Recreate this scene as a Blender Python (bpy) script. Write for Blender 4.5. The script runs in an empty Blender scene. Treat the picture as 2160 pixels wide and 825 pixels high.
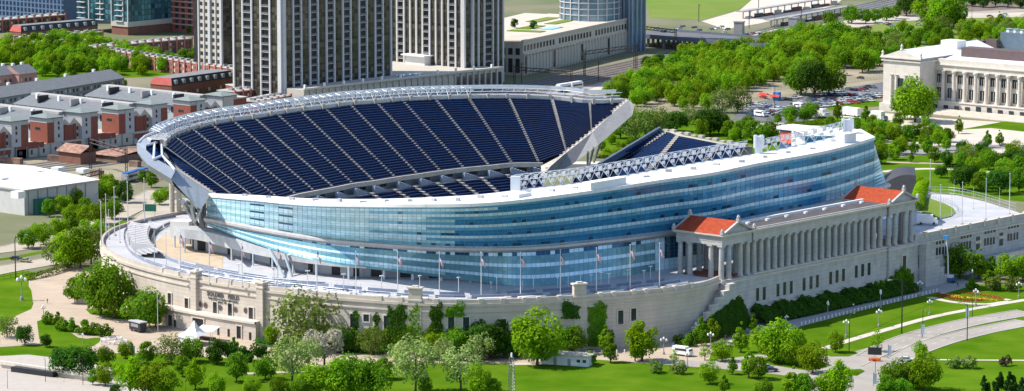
import bpy, bmesh, math, random
from mathutils import Vector, Matrix
R = math.radians
sc = bpy.context.scene
# ---------------- camera ----------------
YAW, PITCH, FPX = .7166, .1408, 7630.0
CAM = Vector((704.2, -911.0, 206.1))
cd = bpy.data.cameras.new('camera'); cam = bpy.data.objects.new('camera', cd); sc.collection.objects.link(cam)
cam.location = CAM; cam.rotation_euler = (math.pi/2-PITCH, 0, YAW)
cd.sensor_width = 36; cd.lens = 36*FPX/2160; cd.clip_start = 10; cd.clip_end = 20000
sc.camera = cam
# ---------------- light ----------------
SUN_EL = R(50); SH = Vector((-.78, -.62)).normalized()      # horizontal direction towards the sun
w = bpy.data.worlds.new('World'); sc.world = w; w.use_nodes = True
nt = w.node_tree; sky = nt.nodes.new('ShaderNodeTexSky'); sky.sky_type = 'NISHITA'; sky.sun_disc = False
sky.sun_elevation = SUN_EL; sky.sun_rotation = math.atan2(SH.x, SH.y); sky.air_density = 1.0; sky.dust_density = .6; sky.ozone_density = 1.2
nt.nodes['Background'].inputs[1].default_value = .15
nt.links.new(sky.outputs[0], nt.nodes['Background'].inputs[0])
sl = bpy.data.lights.new('sun', 'SUN'); sl.energy = 4.4; sl.angle = R(.5); sl.color = (1, .95, .87)
so = bpy.data.objects.new('sun', sl); sc.collection.objects.link(so)
so.rotation_euler = Vector((SH.x*math.cos(SUN_EL), SH.y*math.cos(SUN_EL), math.sin(SUN_EL))).to_track_quat('Z', 'Y').to_euler()
sc.view_settings.view_transform = 'Standard'; sc.view_settings.look = 'None'; sc.view_settings.gamma = 1; sc.view_settings.exposure = .60
try: sc.cycles.max_bounces = 5; sc.cycles.diffuse_bounces = 2; sc.cycles.glossy_bounces = 3; sc.cycles.transparent_max_bounces = 4
except Exception: pass
# ---------------- survey helpers: a sight line to a height or a vertical plane ----------------
FW = Vector((-math.sin(YAW)*math.cos(PITCH), math.cos(YAW)*math.cos(PITCH), -math.sin(PITCH)))
RT = Vector((math.cos(YAW), math.sin(YAW), 0)); UP = RT.cross(FW)
def ray(px, py): return FW + RT*((px-1080)/FPX) - UP*((py-412.5)/FPX)
def at(px, py, z=0.0):
    d = ray(px, py); return CAM + d*((z-CAM.z)/d.z)
def pr(p):
    d = Vector(p)-CAM; return 1080+FPX*d.dot(RT)/d.dot(FW), 412.5-FPX*d.dot(UP)/d.dot(FW)
def scl(p): return FPX/(Vector(p)-CAM).dot(FW)
def zat(x, y, py):
    d0 = ray(1080, py); z = 0
    for _ in range(25): z += (pr((x, y, z))[1]-py)/scl((x, y, z))
    return z
# ---------------- materials ----------------
def lin(c):
    return tuple(((v/12.92) if v <= .04045 else ((v+.055)/1.055)**2.4) for v in c)
_m = {}
def mat(name, col, rough=.7, metal=0., var=.12, scale=.4, spec=.3, col2=None, bump=0., det=4, emis=None, stretch=None, island=0, course=None, streak=0, tilt=0, mott=0):
    if name in _m: return _m[name]
    m = bpy.data.materials.new(name); m.use_nodes = True; n = m.node_tree; b = n.nodes['Principled BSDF']; L = n.links
    b.inputs['Roughness'].default_value = rough; b.inputs['Metallic'].default_value = metal; b.inputs['Specular IOR Level'].default_value = spec
    tc = n.nodes.new('ShaderNodeTexCoord'); src = tc.outputs['Object']
    if stretch:
        mp = n.nodes.new('ShaderNodeMapping'); mp.inputs['Scale'].default_value = stretch; L.new(src, mp.inputs[0]); src = mp.outputs[0]
    nz = n.nodes.new('ShaderNodeTexNoise'); nz.inputs['Scale'].default_value = scale; nz.inputs['Detail'].default_value = det; nz.inputs['Roughness'].default_value = .6
    L.new(src, nz.inputs['Vector'])
    rp = n.nodes.new('ShaderNodeValToRGB'); rp.color_ramp.elements[0].position = .3; rp.color_ramp.elements[1].position = .7
    c2 = col2 or tuple(min(1, v*(1+var)) for v in col)
    c1 = tuple(v*(1-var) for v in col) if not col2 else col
    rp.color_ramp.elements[0].color = (*c1, 1); rp.color_ramp.elements[1].color = (*c2, 1)
    L.new(nz.outputs[0], rp.inputs[0]); out = rp.outputs[0]
    if island:
        g = n.nodes.new('ShaderNodeNewGeometry'); hs = n.nodes.new('ShaderNodeHueSaturation'); mr = n.nodes.new('ShaderNodeMapRange')
        mr.inputs[3].default_value = 1-island; mr.inputs[4].default_value = 1+island
        L.new(g.outputs['Random Per Island'], mr.inputs[0]); L.new(mr.outputs[0], hs.inputs['Value']); L.new(out, hs.inputs['Color']); out = hs.outputs[0]
    def mul(fac_socket, lo, hi):
        nonlocal out
        mr = n.nodes.new('ShaderNodeMapRange'); mr.inputs[3].default_value = lo; mr.inputs[4].default_value = hi; L.new(fac_socket, mr.inputs[0])
        hs = n.nodes.new('ShaderNodeHueSaturation'); L.new(mr.outputs[0], hs.inputs['Value']); L.new(out, hs.inputs['Color']); out = hs.outputs[0]
    if mott:
        n4 = n.nodes.new('ShaderNodeTexNoise'); n4.inputs['Scale'].default_value = .013; n4.inputs['Detail'].default_value = 7; n4.inputs['Roughness'].default_value = .7; L.new(tc.outputs['Object'], n4.inputs['Vector']); mul(n4.outputs[0], 1-mott*1.6, 1+mott)
    if streak:
        mp = n.nodes.new('ShaderNodeMapping'); mp.inputs['Scale'].default_value = (.55, .55, .07); L.new(tc.outputs['Object'], mp.inputs[0]); n2 = n.nodes.new('ShaderNodeTexNoise'); n2.inputs['Scale'].default_value = 1; n2.inputs['Detail'].default_value = 6; L.new(mp.outputs[0], n2.inputs['Vector'])
        mul(n2.outputs[0], 1-streak*1.6, 1+streak*.9)
    if course:                        # joints between courses (axis, spacing, width)
        ax, sp_, wd_ = course; sx = n.nodes.new('ShaderNodeSeparateXYZ'); L.new(tc.outputs['Object'], sx.inputs[0]); md = n.nodes.new('ShaderNodeMath'); md.operation = 'PINGPONG'; md.inputs[1].default_value = sp_/2; L.new(sx.outputs[ax], md.inputs[0])
        lt = n.nodes.new('ShaderNodeMath'); lt.operation = 'GREATER_THAN'; lt.inputs[1].default_value = wd_; L.new(md.outputs[0], lt.inputs[0]); mul(lt.outputs[0], .80, 1.0)
    L.new(out, b.inputs['Base Color'])
    if tilt:
        n3 = n.nodes.new('ShaderNodeTexNoise'); n3.inputs['Scale'].default_value = .22; n3.inputs['Detail'].default_value = 3; L.new(tc.outputs['Object'], n3.inputs['Vector']); bp = n.nodes.new('ShaderNodeBump'); bp.inputs['Strength'].default_value = tilt; bp.inputs['Distance'].default_value = .6; L.new(n3.outputs[0], bp.inputs['Height']); L.new(bp.outputs[0], b.inputs['Normal'])
    if bump:
        bp = n.nodes.new('ShaderNodeBump'); bp.inputs['Strength'].default_value = bump; bp.inputs['Distance'].default_value = .3
        L.new(nz.outputs[0], bp.inputs['Height']); L.new(bp.outputs[0], b.inputs['Normal'])
    if emis: b.inputs['Emission Color'].default_value = (*emis, 1); b.inputs['Emission Strength'].default_value = 1
    _m[name] = m; return m
# ---------------- mesh builder ----------------
class MB:
    def __init__(s): s.v = []; s.f = []; s.m = []
    def face(s, pts, mi=0):
        i = len(s.v); s.v += [tuple(p) for p in pts]; s.f.append(tuple(range(i, i+len(pts)))); s.m.append(mi); return s
    def prism(s, poly, z0, z1, mi=0, top=None, z1s=None):
        n = len(poly); a = [(p[0], p[1], z0) for p in poly]; b = [(p[0], p[1], z1 if z1s is None else z1s[i]) for i, p in enumerate(poly)]
        ar = sum(poly[i][0]*poly[(i+1) % n][1]-poly[(i+1) % n][0]*poly[i][1] for i in range(n))
        if ar < 0: a.reverse(); b.reverse()
        for i in range(n):
            j = (i+1) % n; s.face([a[i], a[j], b[j], b[i]], mi)
        s.face(b, mi if top is None else top); s.face(a[::-1], mi); return s
    def box(s, c, d, rz=0., mi=0, top=None):
        hx, hy = d[0]/2, d[1]/2; ca, sa = math.cos(rz), math.sin(rz)
        return s.prism([(c[0]+x*ca-y*sa, c[1]+x*sa+y*ca) for x, y in ((-hx, -hy), (hx, -hy), (hx, hy), (-hx, hy))], c[2], c[2]+d[2], mi, top)
    def tube(s, pts, r, n=6, mi=0, r2=None, cap=True):
        pts = [Vector(p) for p in pts]; rings = []
        for k, p in enumerate(pts):
            t = (pts[min(k+1, len(pts)-1)]-pts[max(k-1, 0)]).normalized()
            u = t.cross(Vector((0, 0, 1)) if abs(t.z) < .9 else Vector((1, 0, 0))).normalized(); v = t.cross(u)
            rr = r if r2 is None else r+(r2-r)*k/(len(pts)-1)
            i = len(s.v); s.v += [tuple(p+(u*math.cos(2*math.pi*j/n)+v*math.sin(2*math.pi*j/n))*rr) for j in range(n)]; rings.append(i)
        for a, b in zip(rings, rings[1:]):
            for j in range(n): s.f.append((a+j, b+j, b+(j+1) % n, a+(j+1) % n)); s.m.append(mi)
        if cap:
            s.f.append(tuple(rings[0]+j for j in range(n))); s.m.append(mi); s.f.append(tuple(rings[-1]+j for j in range(n))[::-1]); s.m.append(mi)
        return s
    def cone(s, x, y, prof, n=12, mi=0):       # lathe about z, prof = [(r,z)..] from the bottom up
        rings = []
        for r, z in prof:
            i = len(s.v); s.v += [(x+r*math.cos(2*math.pi*j/n), y+r*math.sin(2*math.pi*j/n), z) for j in range(n)]; rings.append(i)
        for a, b in zip(rings, rings[1:]):
            for j in range(n): s.f.append((a+j, a+(j+1) % n, b+(j+1) % n, b+j)); s.m.append(mi)
        s.f.append(tuple(rings[-1]+j for j in range(n))); s.m.append(mi); return s
    def strip(s, A, B, mi=0):                  # ruled sheet between two equally long rails
        for i in range(len(A)-1): s.face([A[i], A[i+1], B[i+1], B[i]], mi if not callable(mi) else mi(i))
        return s
    def build(s, name, mats, parent=None, label=None, smooth=False, loc=None):
        me = bpy.data.meshes.new(name); me.from_pydata(s.v, [], s.f)
        for m in (mats if isinstance(mats, (list, tuple)) else [mats]): me.materials.append(m)
        me.polygons.foreach_set('material_index', s.m)
        if smooth: me.polygons.foreach_set('use_smooth', [True]*len(s.f))
        me.update()
        o = bpy.data.objects.new(name, me); sc.collection.objects.link(o)
        if parent: o.parent = parent
        if loc: o.location = loc
        if label: o['label'] = label
        return o
def tag(o, label=None, cat=None, group=None, kind=None):
    if label: o['label'] = label
    if cat: o['category'] = cat
    if group: o['group'] = group
    if kind: o['kind'] = kind
    return o
def thing(name, label, cat, loc=(0, 0, 0), rz=0, group=None):
    o = bpy.data.objects.new(name, None); sc.collection.objects.link(o); o.location = loc; o.rotation_euler = (0, 0, rz); o.empty_display_size = .5
    return tag(o, label, cat, group)
kids = {}
def dup(root, loc, rz=0., s=1., label=None, group=None, sz=None):
    if root.name not in kids:
        kids[root.name] = [(c, [g for g in c.children]) for c in root.children]
    r = root.copy(); sc.collection.objects.link(r); r.location = loc; r.rotation_euler = (0, 0, rz); r.scale = (s, s, sz or s)
    if label: r['label'] = label
    if group: r['group'] = group
    for c, gs in kids[root.name]:
        k = c.copy(); sc.collection.objects.link(k); k.parent = r
        for g in gs:
            d = g.copy(); sc.collection.objects.link(d); d.parent = k
    return r
class Proto:            # first use moves the built thing itself, later uses copy it
    def __init__(s, root): s.r = root; s.used = False
    def put(s, loc, rz=0., sx=1., label=None, group=None, sz=None):
        if not s.used:
            s.used = True; kids[s.r.name] = [(c, [g for g in c.children]) for c in s.r.children]
            s.r.location = loc; s.r.rotation_euler = (0, 0, rz); s.r.scale = (sx, sx, sz or sx)
            if label: s.r['label'] = label
            if group: s.r['group'] = group
            return s.r
        return dup(s.r, loc, rz, sx, label, group, sz)
def spline(P, n):        # Catmull-Rom through P, n samples per span
    P = [Vector(p) for p in P]; out = []
    Q = [2*P[0]-P[1]]+P+[2*P[-1]-P[-2]]
    for i in range(len(P)-1):
        a, b, c, d = Q[i:i+4]
        for k in range(n):
            t = k/n; out.append(.5*((2*b)+(c-a)*t+(2*a-5*b+4*c-d)*t*t+(3*b-a-3*c+d)*t**3))
    return out+[P[-1]]
def resample(P, n):
    P = [Vector(p) for p in P]; d = [0]
    for a, b in zip(P, P[1:]): d.append(d[-1]+(b-a).length)
    out = []; k = 0
    for i in range(n):
        t = d[-1]*i/(n-1)
        while k < len(P)-2 and d[k+1] < t: k += 1
        out.append(P[k].lerp(P[k+1], (t-d[k])/max(1e-9, d[k+1]-d[k])))
    return out
def interp(x, tab):
    if x <= tab[0][0]: return tab[0][1]
    for (a, u), (b, v) in zip(tab, tab[1:]):
        if x <= b: return u+(v-u)*(x-a)/(b-a)
    return tab[-1][1]
def norm2(P, i):
    a = P[max(0, i-1)]; b = P[min(len(P)-1, i+1)]; t = (b-a).to_2d().normalized(); return Vector((t.y, -t.x, 0))
# ---------------- shared materials ----------------
M = dict(
 stone=mat('limestone', (.55, .475, .40), .85, scale=.25, var=.09, bump=.2, course=(2, 1.35, .07), streak=.10), stone2=mat('pale_limestone', (.60, .53, .45), .85, scale=.5, var=.1, streak=.08),
 stoneg=mat('grey_limestone', (.47, .455, .44), .85, scale=.35, var=.14, course=(2, 1.35, .07), streak=.10), deck=mat('pale_deck', (.44, .435, .45), .75, scale=.15, var=.12, course=(1, 5, .07)),
 white=mat('white_paint', (.78, .77, .75), .5, var=.05), whiteroof=mat('white_roof', (.70, .69, .68), .7, var=.12, scale=.12, det=8, course=(1, 6.2, .09)), steel=mat('silver_steel', (.55, .57, .6), .35, .6, var=.08),
 steelw=mat('white_steel', (.62, .65, .70), .4, .2, var=.05), dark=mat('dark_opening', (.02, .022, .026), .4, var=.3), win=mat('window_glass', (.03, .04, .05), .12, 0, var=.4, scale=1.5, spec=.6),
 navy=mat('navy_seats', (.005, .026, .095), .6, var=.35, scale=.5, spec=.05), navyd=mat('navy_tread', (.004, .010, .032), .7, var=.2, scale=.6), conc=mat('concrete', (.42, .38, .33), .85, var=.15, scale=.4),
 concd=mat('dark_grey_concrete', (.27, .27, .27), .8, var=.15, scale=.3), tile=mat('red_clay_tile', (.36, .065, .028), .8, var=.22, scale=.7, det=8, spec=.1, course=(0, .9, .1), streak=.1), tarroof=mat('tar_roof', (.085, .075, .075), .85, var=.2, scale=.2),  # concd is a plain, darker grey concrete
 zinc=mat('zinc_cladding', (.36, .38, .41), .42, .35, var=.06), asphalt=mat('asphalt', (.16, .155, .15), .9, var=.15, scale=.15), black=mat('black_metal', (.03, .03, .035), .5, var=.1),
 brick=mat('red_brick', (.235, .075, .05), .85, var=.15, scale=1.), rail=mat('rail_steel', (.5, .52, .56), .4, .4, var=.05))
# =====================================================================  STADIUM
T = 16.4
stad = thing('stadium', 'huge football stadium with dark blue stands, curved blue glass side and long classical colonnade', 'stadium', (0, 0, 0))
# ---- old perimeter wall (plan of its outer face) ----
RINGP = [(1.6, -3), (4.5, -14), (4, -24), (0, -40), (-7.5, -57), (-20, -79), (-37, -96), (-66, -107.5), (-96, -112.5), (-127, -112.5), (-148, -109.5), (-168, -104), (-184, -96.5), (-199, -86.5), (-213, -73), (-223.5, -58), (-229.5, -42), (-233, -25), (-234, 0), (-234, 60), (-234, 130)]
ring = resample(spline([(x, y, 0) for x, y in RINGP], 10), 220)
def off(P, d, z=None):
    out = []
    for i, p in enumerate(P):
        n = norm2(P, i); q = p-n*d                 # d > 0 moves to the inside of the ring
        out.append(Vector((q.x, q.y, p.z if z is None else z)))
    return out
if norm2(ring, 60).dot(Vector((-100, 0, 0))-ring[60]) > 0:
    _n = norm2
    def norm2(P, i): return -_n(P, i)
def zr(P, z): return [Vector((p.x, p.y, z)) for p in P]
IMIN = min(range(220), key=lambda i: pr((ring[i].x, ring[i].y, 8))[0])
def ring_px(px, z=8):          # index on the near side of the ring seen at picture column px
    return min(range(0, IMIN+1), key=lambda i: abs(pr((ring[i].x, ring[i].y, z))[0]-px))
m = MB(); m.strip(zr(ring, 0), zr(ring, T-.9)); m.strip(off(ring, -.45, T-.9), off(ring, -.45, T-.1)); m.strip(zr(ring, T-.9), off(ring, -.45, T-.9))
m.strip(off(ring, -.45, T-.1), off(ring, 0, T-.1)); m.strip(zr(ring, T-.1), zr(ring, T+1.1)); m.strip(zr(ring, T+1.1), off(ring, .8, T+1.1)); m.strip(off(ring, .8, T+1.1), off(ring, .8, T))
m.strip(off(ring, -.3, T-2.9), off(ring, -.3, T-2.4)); m.strip(off(ring, -.3, T-2.4), zr(ring, T-2.35)); m.strip(zr(ring, T-2.9), off(ring, -.3, T-2.9))

wall = m.build('perimeter_wall', [M['stone'], M['stone2']], stad, 'curved pale limestone outer wall')
def frame_at(i, d=0.):
    p = ring[i]; n = norm2(ring, i); a = math.atan2(n.y, n.x); return Vector((p.x+n.x*d, p.y+n.y*d, 0)), a+math.pi/2
def zring(px, py):
    i = ring_px(px); p = ring[i]; return i, zat(p.x, p.y, py)
def wbox(name, i, z, wd, h, d0, d1, mt, parent=wall, label=None):   # a block on the wall between offsets d0..d1 outside its face
    p, a = frame_at(i, (d0+d1)/2); return MB().box((p.x, p.y, z), (wd, d1-d0, h), a).build(name, mt, parent, label)
def window(i, z, wd, h, proj=0., frame=True):
    p, a = frame_at(i, proj+.02)
    b = MB()
    if frame:
        for sx in (-1, 1): b.box((p.x+math.cos(a)*sx*(wd/2+.2), p.y+math.sin(a)*sx*(wd/2+.2), z-.3), (.4, .5, h+.6), a)
        b.box((p.x, p.y, z+h), (wd, .5, .3), a); b.box((p.x, p.y, z-.3), (wd, .6, .3), a)
    b.box((p.x, p.y, z), (wd, .12, h), a, 1)
    for k in (-.17, .17): b.box((p.x+math.cos(a)*k*wd, p.y+math.sin(a)*k*wd, z), (.08, .2, h), a, 2)
    b.build('window', [M['stone2'], M['win'], M['black']], wall)
for px, py, hpx in [(600, 667, 31), (670, 672, 31), (739.5, 677, 29), (776.6, 671, 15), (814, 681, 29), (880, 684, 30), (948, 680, 28), (984, 685, 31), (1226, 672, 29), (1310, 669.6, 29), (1339, 663.5, 26), (1060, 688, 29), (1110, 686, 29)]:
    i, z = zring(px, py+hpx/2); window(i, z, 1.9, hpx/6.6)
for px, py in [(600, 705), (622, 706), (715, 712), (750, 714), (811, 716), (857, 716), (905, 716), (1015, 716), (1045, 716), (1150, 712)]:
    i, z = zring(px, py+6); window(i, max(1.4, z), 1.3, 1.9)
# entrance front: two storeys, the lower one steps forward under a broad ledge
i0, i1 = ring_px(548), ring_px(352)
seg = ring[i0:i1+1]
pod = MB(); o2 = off(seg, -3.2)
pod.strip(zr(o2, 0), zr(o2, 5.6)); pod.strip(off(seg, -3.8, 5.6), off(seg, -3.8, 6.3), 1); pod.strip(off(seg, -3.8, 6.3), zr(seg, 6.3), 1); pod.strip(zr(o2, 5.6), off(seg, -3.8, 5.6), 1)
for q in (0, len(seg)-1): pod.face([(seg[q].x, seg[q].y, 0), (o2[q].x, o2[q].y, 0), (o2[q].x, o2[q].y, 6.3), (seg[q].x, seg[q].y, 6.3)])
podium = pod.build('entrance_podium', [M['stone'], M['stone2']], stad, 'pale stone lower storey of the lettered entrance front')
for px, py in [(356, 632), (394, 643), (451, 651), (482, 654), (533, 663)]:
    i, z = zring(px, py+14); window(i, z, 1.9, 4.3)
for px, py in [(422, 642), (437, 644), (467, 649), (499, 653), (514, 655)]:
    i, z = zring(px, py); p, a = frame_at(i, .05)
    n = Vector((math.sin(a), -math.cos(a), 0)); u = Vector((math.cos(a), math.sin(a), 0)); b = MB()
    for r, d, k in ((1.05, .06, 0), (.85, .12, 1)):
        b.face([tuple(p+Vector((0, 0, z))+n*d+u*math.cos(t*math.pi/8)*r+Vector((0, 0, math.sin(t*math.pi/8)*r))) for t in range(16)], k)
    b.build('round_medallion', [M['concd'], mat('bronze_roundel', (.09, .065, .05), .6)], wall)
for px, w_, h_ in [(372, 2.2, 3.6), (437, 5.2, 4.2), (472, .9, 2.4), (501, .9, 2.4), (519, 1.9, 3.9), (540, .9, 2.4), (388, 1, 2.2)]:
    i = ring_px(px); p, a = frame_at(i, 3.22)
    b = MB(); b.box((p.x, p.y, .3), (w_, .14, h_), a, 1)
    if w_ > 1.5:
        for sx in (-1, 1): b.box((p.x+math.cos(a)*sx*(w_/2+.2), p.y+math.sin(a)*sx*(w_/2+.2), 0), (.4, .5, h_+.3), a)
        b.box((p.x, p.y, h_+.3), (w_+1.2, .6, .4), a)
    b.build('doorway' if w_ > 1.5 else 'window', [M['stone2'], M['dark']], podium)
# pilasters that rise through the parapet
for px, w_, up, dd in [(412, 2.6, 1.4, 1.3), (550, 2.6, 1.0, 1.3), (882, 4.4, 3.4, .3), (1222, 4.4, 3.4, .3)]:
    i = ring_px(px, T); p, a = frame_at(i, dd/2-.9); b = MB()
    b.box((p.x, p.y, 0), (w_, dd+1.8, T+.4), a)
    b.box((p.x, p.y, T+.4), (w_+.5, dd+2.2, .5), a, 1); b.box((p.x, p.y, T+.9), (w_-.3, dd+1.4, up), a)
    b.box((p.x, p.y, T+.9+up), (w_+.5, dd+2.2, .45), a, 1); b.box((p.x, p.y, T+1.35+up), (w_*.45, 1.2, .45), a, 1)
    b.build('pier', [M['stone'], M['stone2']], wall)
for px in (345, 378, 450, 490, 620, 665, 710, 797, 840, 925, 972, 1015, 1059, 1100, 1141, 1180, 1262, 1299, 1334, 1367, 1398, 1428, 1456):
    i = ring_px(px, T); wbox('parapet_block', i, T-.4, 1.4, 1.8, -.9, .3, M['stone2'])
for k in range(171, 219, 5): wbox('parapet_block', k, T-.4, 1.5, 2.0, -.9, .3, M['stone2'])
# the carved name
def text(body, size, loc, rz, mt, parent=None, ext=.06, name='lettering', align='CENTER', rx=math.pi/2):
    c = bpy.data.curves.new(name, 'FONT'); c.body = body; c.size = size; c.extrude = ext; c.align_x = align; c.resolution_u = 2; c.offset = size*.03; c.space_character = 1.05
    t = bpy.data.objects.new(name, c); sc.collection.objects.link(t); me = bpy.data.meshes.new_from_object(t.evaluated_get(bpy.context.evaluated_depsgraph_get()))
    bpy.data.objects.remove(t); me.materials.clear(); me.materials.append(mt); o = bpy.data.objects.new(name, me); sc.collection.objects.link(o)
    o.location = loc; o.rotation_euler = (rx, 0, rz); o.parent = parent; return o
LET = mat('bronze_letters', (.09, .085, .08), .6)
for body, size, px_, dz in (('SOLDIER', 1.95, 454, 0), ('FIELD', 1.95, 492, 0), ('DEDICATED TO THE', .74, 455, -1.0), ('MEN AND WOMEN', .74, 486, -1.0), ('OF THE ARMED', .74, 458, -1.85), ('SERVICES', .74, 480, -1.85)):
    i = ring_px(px_); f_ = min(1., max(0., (pr((ring[i].x, ring[i].y, 8))[0]-px_)/6.)); p, a = frame_at(i, .16); off_ = (px_-pr((p.x, p.y, 12))[0])/scl((p.x, p.y, 12))/max(.3, abs(math.cos(a-YAW)))
    text(body, size, (p.x+math.cos(a)*off_, p.y+math.sin(a)*off_, 11.75+dz), a, LET, wall, .05)
# ---- terrace deck ----
dk = MB(); inn = off(ring, .8, T); dk.face([tuple(p) for p in inn[:]]+[(x_, y_, T) for x_, y_ in ((-200, 130), (-196, 20), (-181, -12), (-150, -34), (-110, -46), (-70, -38), (-48, -5), (-42, 60), (-42, 150), (-19, 150), (-19, -2.6), (1.6, -2.6))])
deck_cut = None
# ---- curved glass side ----
TOPP = [(437, 414), (560, 424), (640, 432), (788, 435), (941, 435), (1033, 432), (1140, 421), (1235, 408), (1315, 396), (1406, 381.5), (1500, 369), (1600, 347.5), (1719, 327), (1798, 308), (1844, 293)]
MIDP = [(431, 461), (546, 484), (631, 499), (709, 509), (797, 515.5), (902, 523), (1000, 526), (1085, 525), (1160, 521), (1238, 513), (1330, 503), (1425, 490)]
BOTP = [(433, 474), (505, 502), (581, 529), (665, 550), (732, 562), (797, 569), (902, 582), (979, 591), (1090, 604), (1180, 601), (1300, 585), (1380, 571)]
ZT = [(437, 35.5), (560, 38.5), (700, 41.5), (850, 44), (1085, 46), (1500, 46.5), (1844, 46)]
ZB = [(433, 25.5), (581, 23), (732, 20.5), (797, 19.6), (902, 18), (979, 17), (1090, T)]
def smooth_tab(P):
    S = spline([(a, b, 0) for a, b in P], 8); return [(p.x, p.y) for p in S]
tt, tm, tb = smooth_tab(TOPP), smooth_tab(MIDP), smooth_tab(BOTP)
N = 141; top_r, mid_r, bot_r = [], [], []
for k in range(N):
    px = 437+(1844-437)*k/(N-1); t = at(px, interp(px, tt), interp(px, ZT)); top_r.append(t)
    if px < 1425: mid_r.append(at(px, interp(px, tm), 28))
    else: mid_r.append(None)
    if px < 1385: bot_r.append(at(px, interp(px, tb), interp(px, ZB)))
    else: bot_r.append(None)
kl = max(k for k in range(N) if mid_r[k]); kb = max(k for k in range(N) if bot_r[k])
dm = mid_r[kl]-top_r[kl]
for k in range(kl+1, N): f = max(0, 1-(k-kl)/25); mid_r[k] = Vector((top_r[k].x+dm.x*f, top_r[k].y+dm.y*f, 28))
db = bot_r[kb]-mid_r[kb]
for k in range(kb+1, N): f = max(0, 1-(k-kb)/20); bot_r[k] = Vector((mid_r[k].x+db.x*f, mid_r[k].y+db.y*f, T))
def lowpass(Pl, it):
    for _ in range(it): Pl = [Pl[0]]+[(Pl[i-1]+2*Pl[i]+Pl[i+1])/4 for i in range(1, len(Pl)-1)]+[Pl[-1]]
    return Pl
top_r, mid_r, bot_r = lowpass(top_r, 12), lowpass(mid_r, 12), lowpass(bot_r, 12)
# the north cap turns the corner to the west
e = top_r[-1]
for dx, dy, dz in ((-5, 6, -.3), (-12, 10, -.8), (-21, 12.5, -1.5), (-31, 14, -2.5), (-42, 14.5, -3.5)):
    top_r.append(e+Vector((dx, dy, dz))); f = 1
    mid_r.append(Vector((e.x+dx+3, e.y+dy+5, 28))); bot_r.append(Vector((e.x+dx+4.5, e.y+dy+7, T)))
NN = len(top_r)
def glass(name, col, rough, metal, var, sc_):
    return mat(name, col, rough, metal, var=var, scale=sc_, spec=.6, island=.12, tilt=.25)
G_MD = glass('mid_blue_glass', (.12, .42, .64), .16, .25, .06, .05); G_GLARE = glass('glare_cyan_glass', (.36, .62, .68), .15, .15, .12, .05); G_SP = glass('pale_spandrel_glass', (.55, .78, .92), .22, .1, .08, .05); G_VI = glass('blue_vision_glass', (.025, .24, .48), .14, .3, .15, .05)  # the cyan tone has sun glare and reflection mixed into its colour
G_DK = glass('dark_window_glass', (.015, .09, .19), .08, .45, .2, .05); G_LO = glass('lower_teal_glass', (.13, .30, .36), .15, .15, .2, .06)
rnd = random.Random(4)
def lerp(a, b, t): return a+(b-a)*t
gw = MB(); rows = 16
for k in range(NN-1):
    run = rnd.random()
    for r in range(rows):
        t0, t1 = r/rows, (r+1)/rows; s = 1-.5*(t0+t1)              # from the bottom band (t=0) to the roof (t=1)
        u = r % 4
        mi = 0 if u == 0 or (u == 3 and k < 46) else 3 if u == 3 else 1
        if k < 52 and u in (1, 2): mi = 4 if (k < 34 or u == 2) else 3  # left panes coloured paler to stand in for sun glare and reflection
        if r >= 14: mi = 1 if k > 60 else 0
        if r == 15: mi = 3
        if u == 1 and k > 38 and rnd.random() < .16: mi = 2
        if u == 1 and k in range(9, 18) and (k//3) % 2: mi = 2
        gw.face([lerp(mid_r[k], top_r[k], t0), lerp(mid_r[k+1], top_r[k+1], t0), lerp(mid_r[k+1], top_r[k+1], t1), lerp(mid_r[k], top_r[k], t1)], mi)
upper = gw.build('glass_curtain_wall', [G_SP, G_VI, G_DK, G_MD, G_GLARE], stad, 'upper curved wall of blue glass panes with pale stripes')
gl = MB(); lrows = 10
for k in range(NN-1):
    for r in range(lrows):
        t0, t1 = r/lrows, (r+1)/lrows; mi = (0, 0, 1, 3, 3, 1, 3, 0, 1, 2)[r]
        if r == 8 and rnd.random() < .5: mi = 2
        if k < 50 and mi == 0: mi = 3 if r in (1, 3, 6) else 0  # sun glare on the left lower panes, put in as paler cyan
        elif mi == 3: mi = 0
        if 93 < k: mi = 2 if (r > 2 and k > 95 and k < 104) else 1
        gl.face([lerp(bot_r[k], mid_r[k], t0), lerp(bot_r[k+1], mid_r[k+1], t0), lerp(bot_r[k+1], mid_r[k+1], t1), lerp(bot_r[k], mid_r[k], t1)], mi)
lower = gl.build('lower_glass_wall', [G_LO, G_SP, G_DK, G_GLARE], stad, 'lower curved wall of teal glass panes above the terrace')
mu = MB(); ml = MB()
for k in range(NN):
    n = norm2(top_r, k)
    n = n if n.dot(Vector((1, -1, 0))) > 0 else -n
    if k % 1 == 0:
        for (a, b, mm) in ((mid_r[k], top_r[k], mu), (bot_r[k], mid_r[k], ml)):
            t = Vector((-n.y, n.x, 0))*.045; q = n*.05; mm.face([a+q-t, a+q+t, b+q+t, b+q-t]); mm.face([a+q+t, a+t, b+t, b+q+t]); mm.face([a-t, a+q-t, b+q-t, b-t])
for mm, A, B, nr in ((mu, mid_r, top_r, rows), (ml, bot_r, mid_r, lrows)):
    for r in range(1, nr):
        t = r/nr; P = [lerp(a, b, t) for a, b in zip(A, B)]; O = []
        for k in range(NN):
            n = norm2(P, k); n = n if n.dot(Vector((1, -1, 0))) > 0 else -n; O.append(P[k]+n*.1)
        mm.strip([p-Vector((0, 0, .022)) for p in O], [p+Vector((0, 0, .022)) for p in O])
MUL = mat('mullion_paint', (.14, .26, .33), .4, .3)
mu.build('mullion_grid', MUL, upper); ml.build('mullion_grid', MUL, lower)
def outw(P, k):
    n = norm2(P, k); return n if n.dot(Vector((1, -1, 0))) > 0 else -n
bd = MB(); prof = [(0, -1.1), (.9, -.9), (1.5, -.2), (1.4, .5), (.7, .95), (0, 1)]
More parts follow.
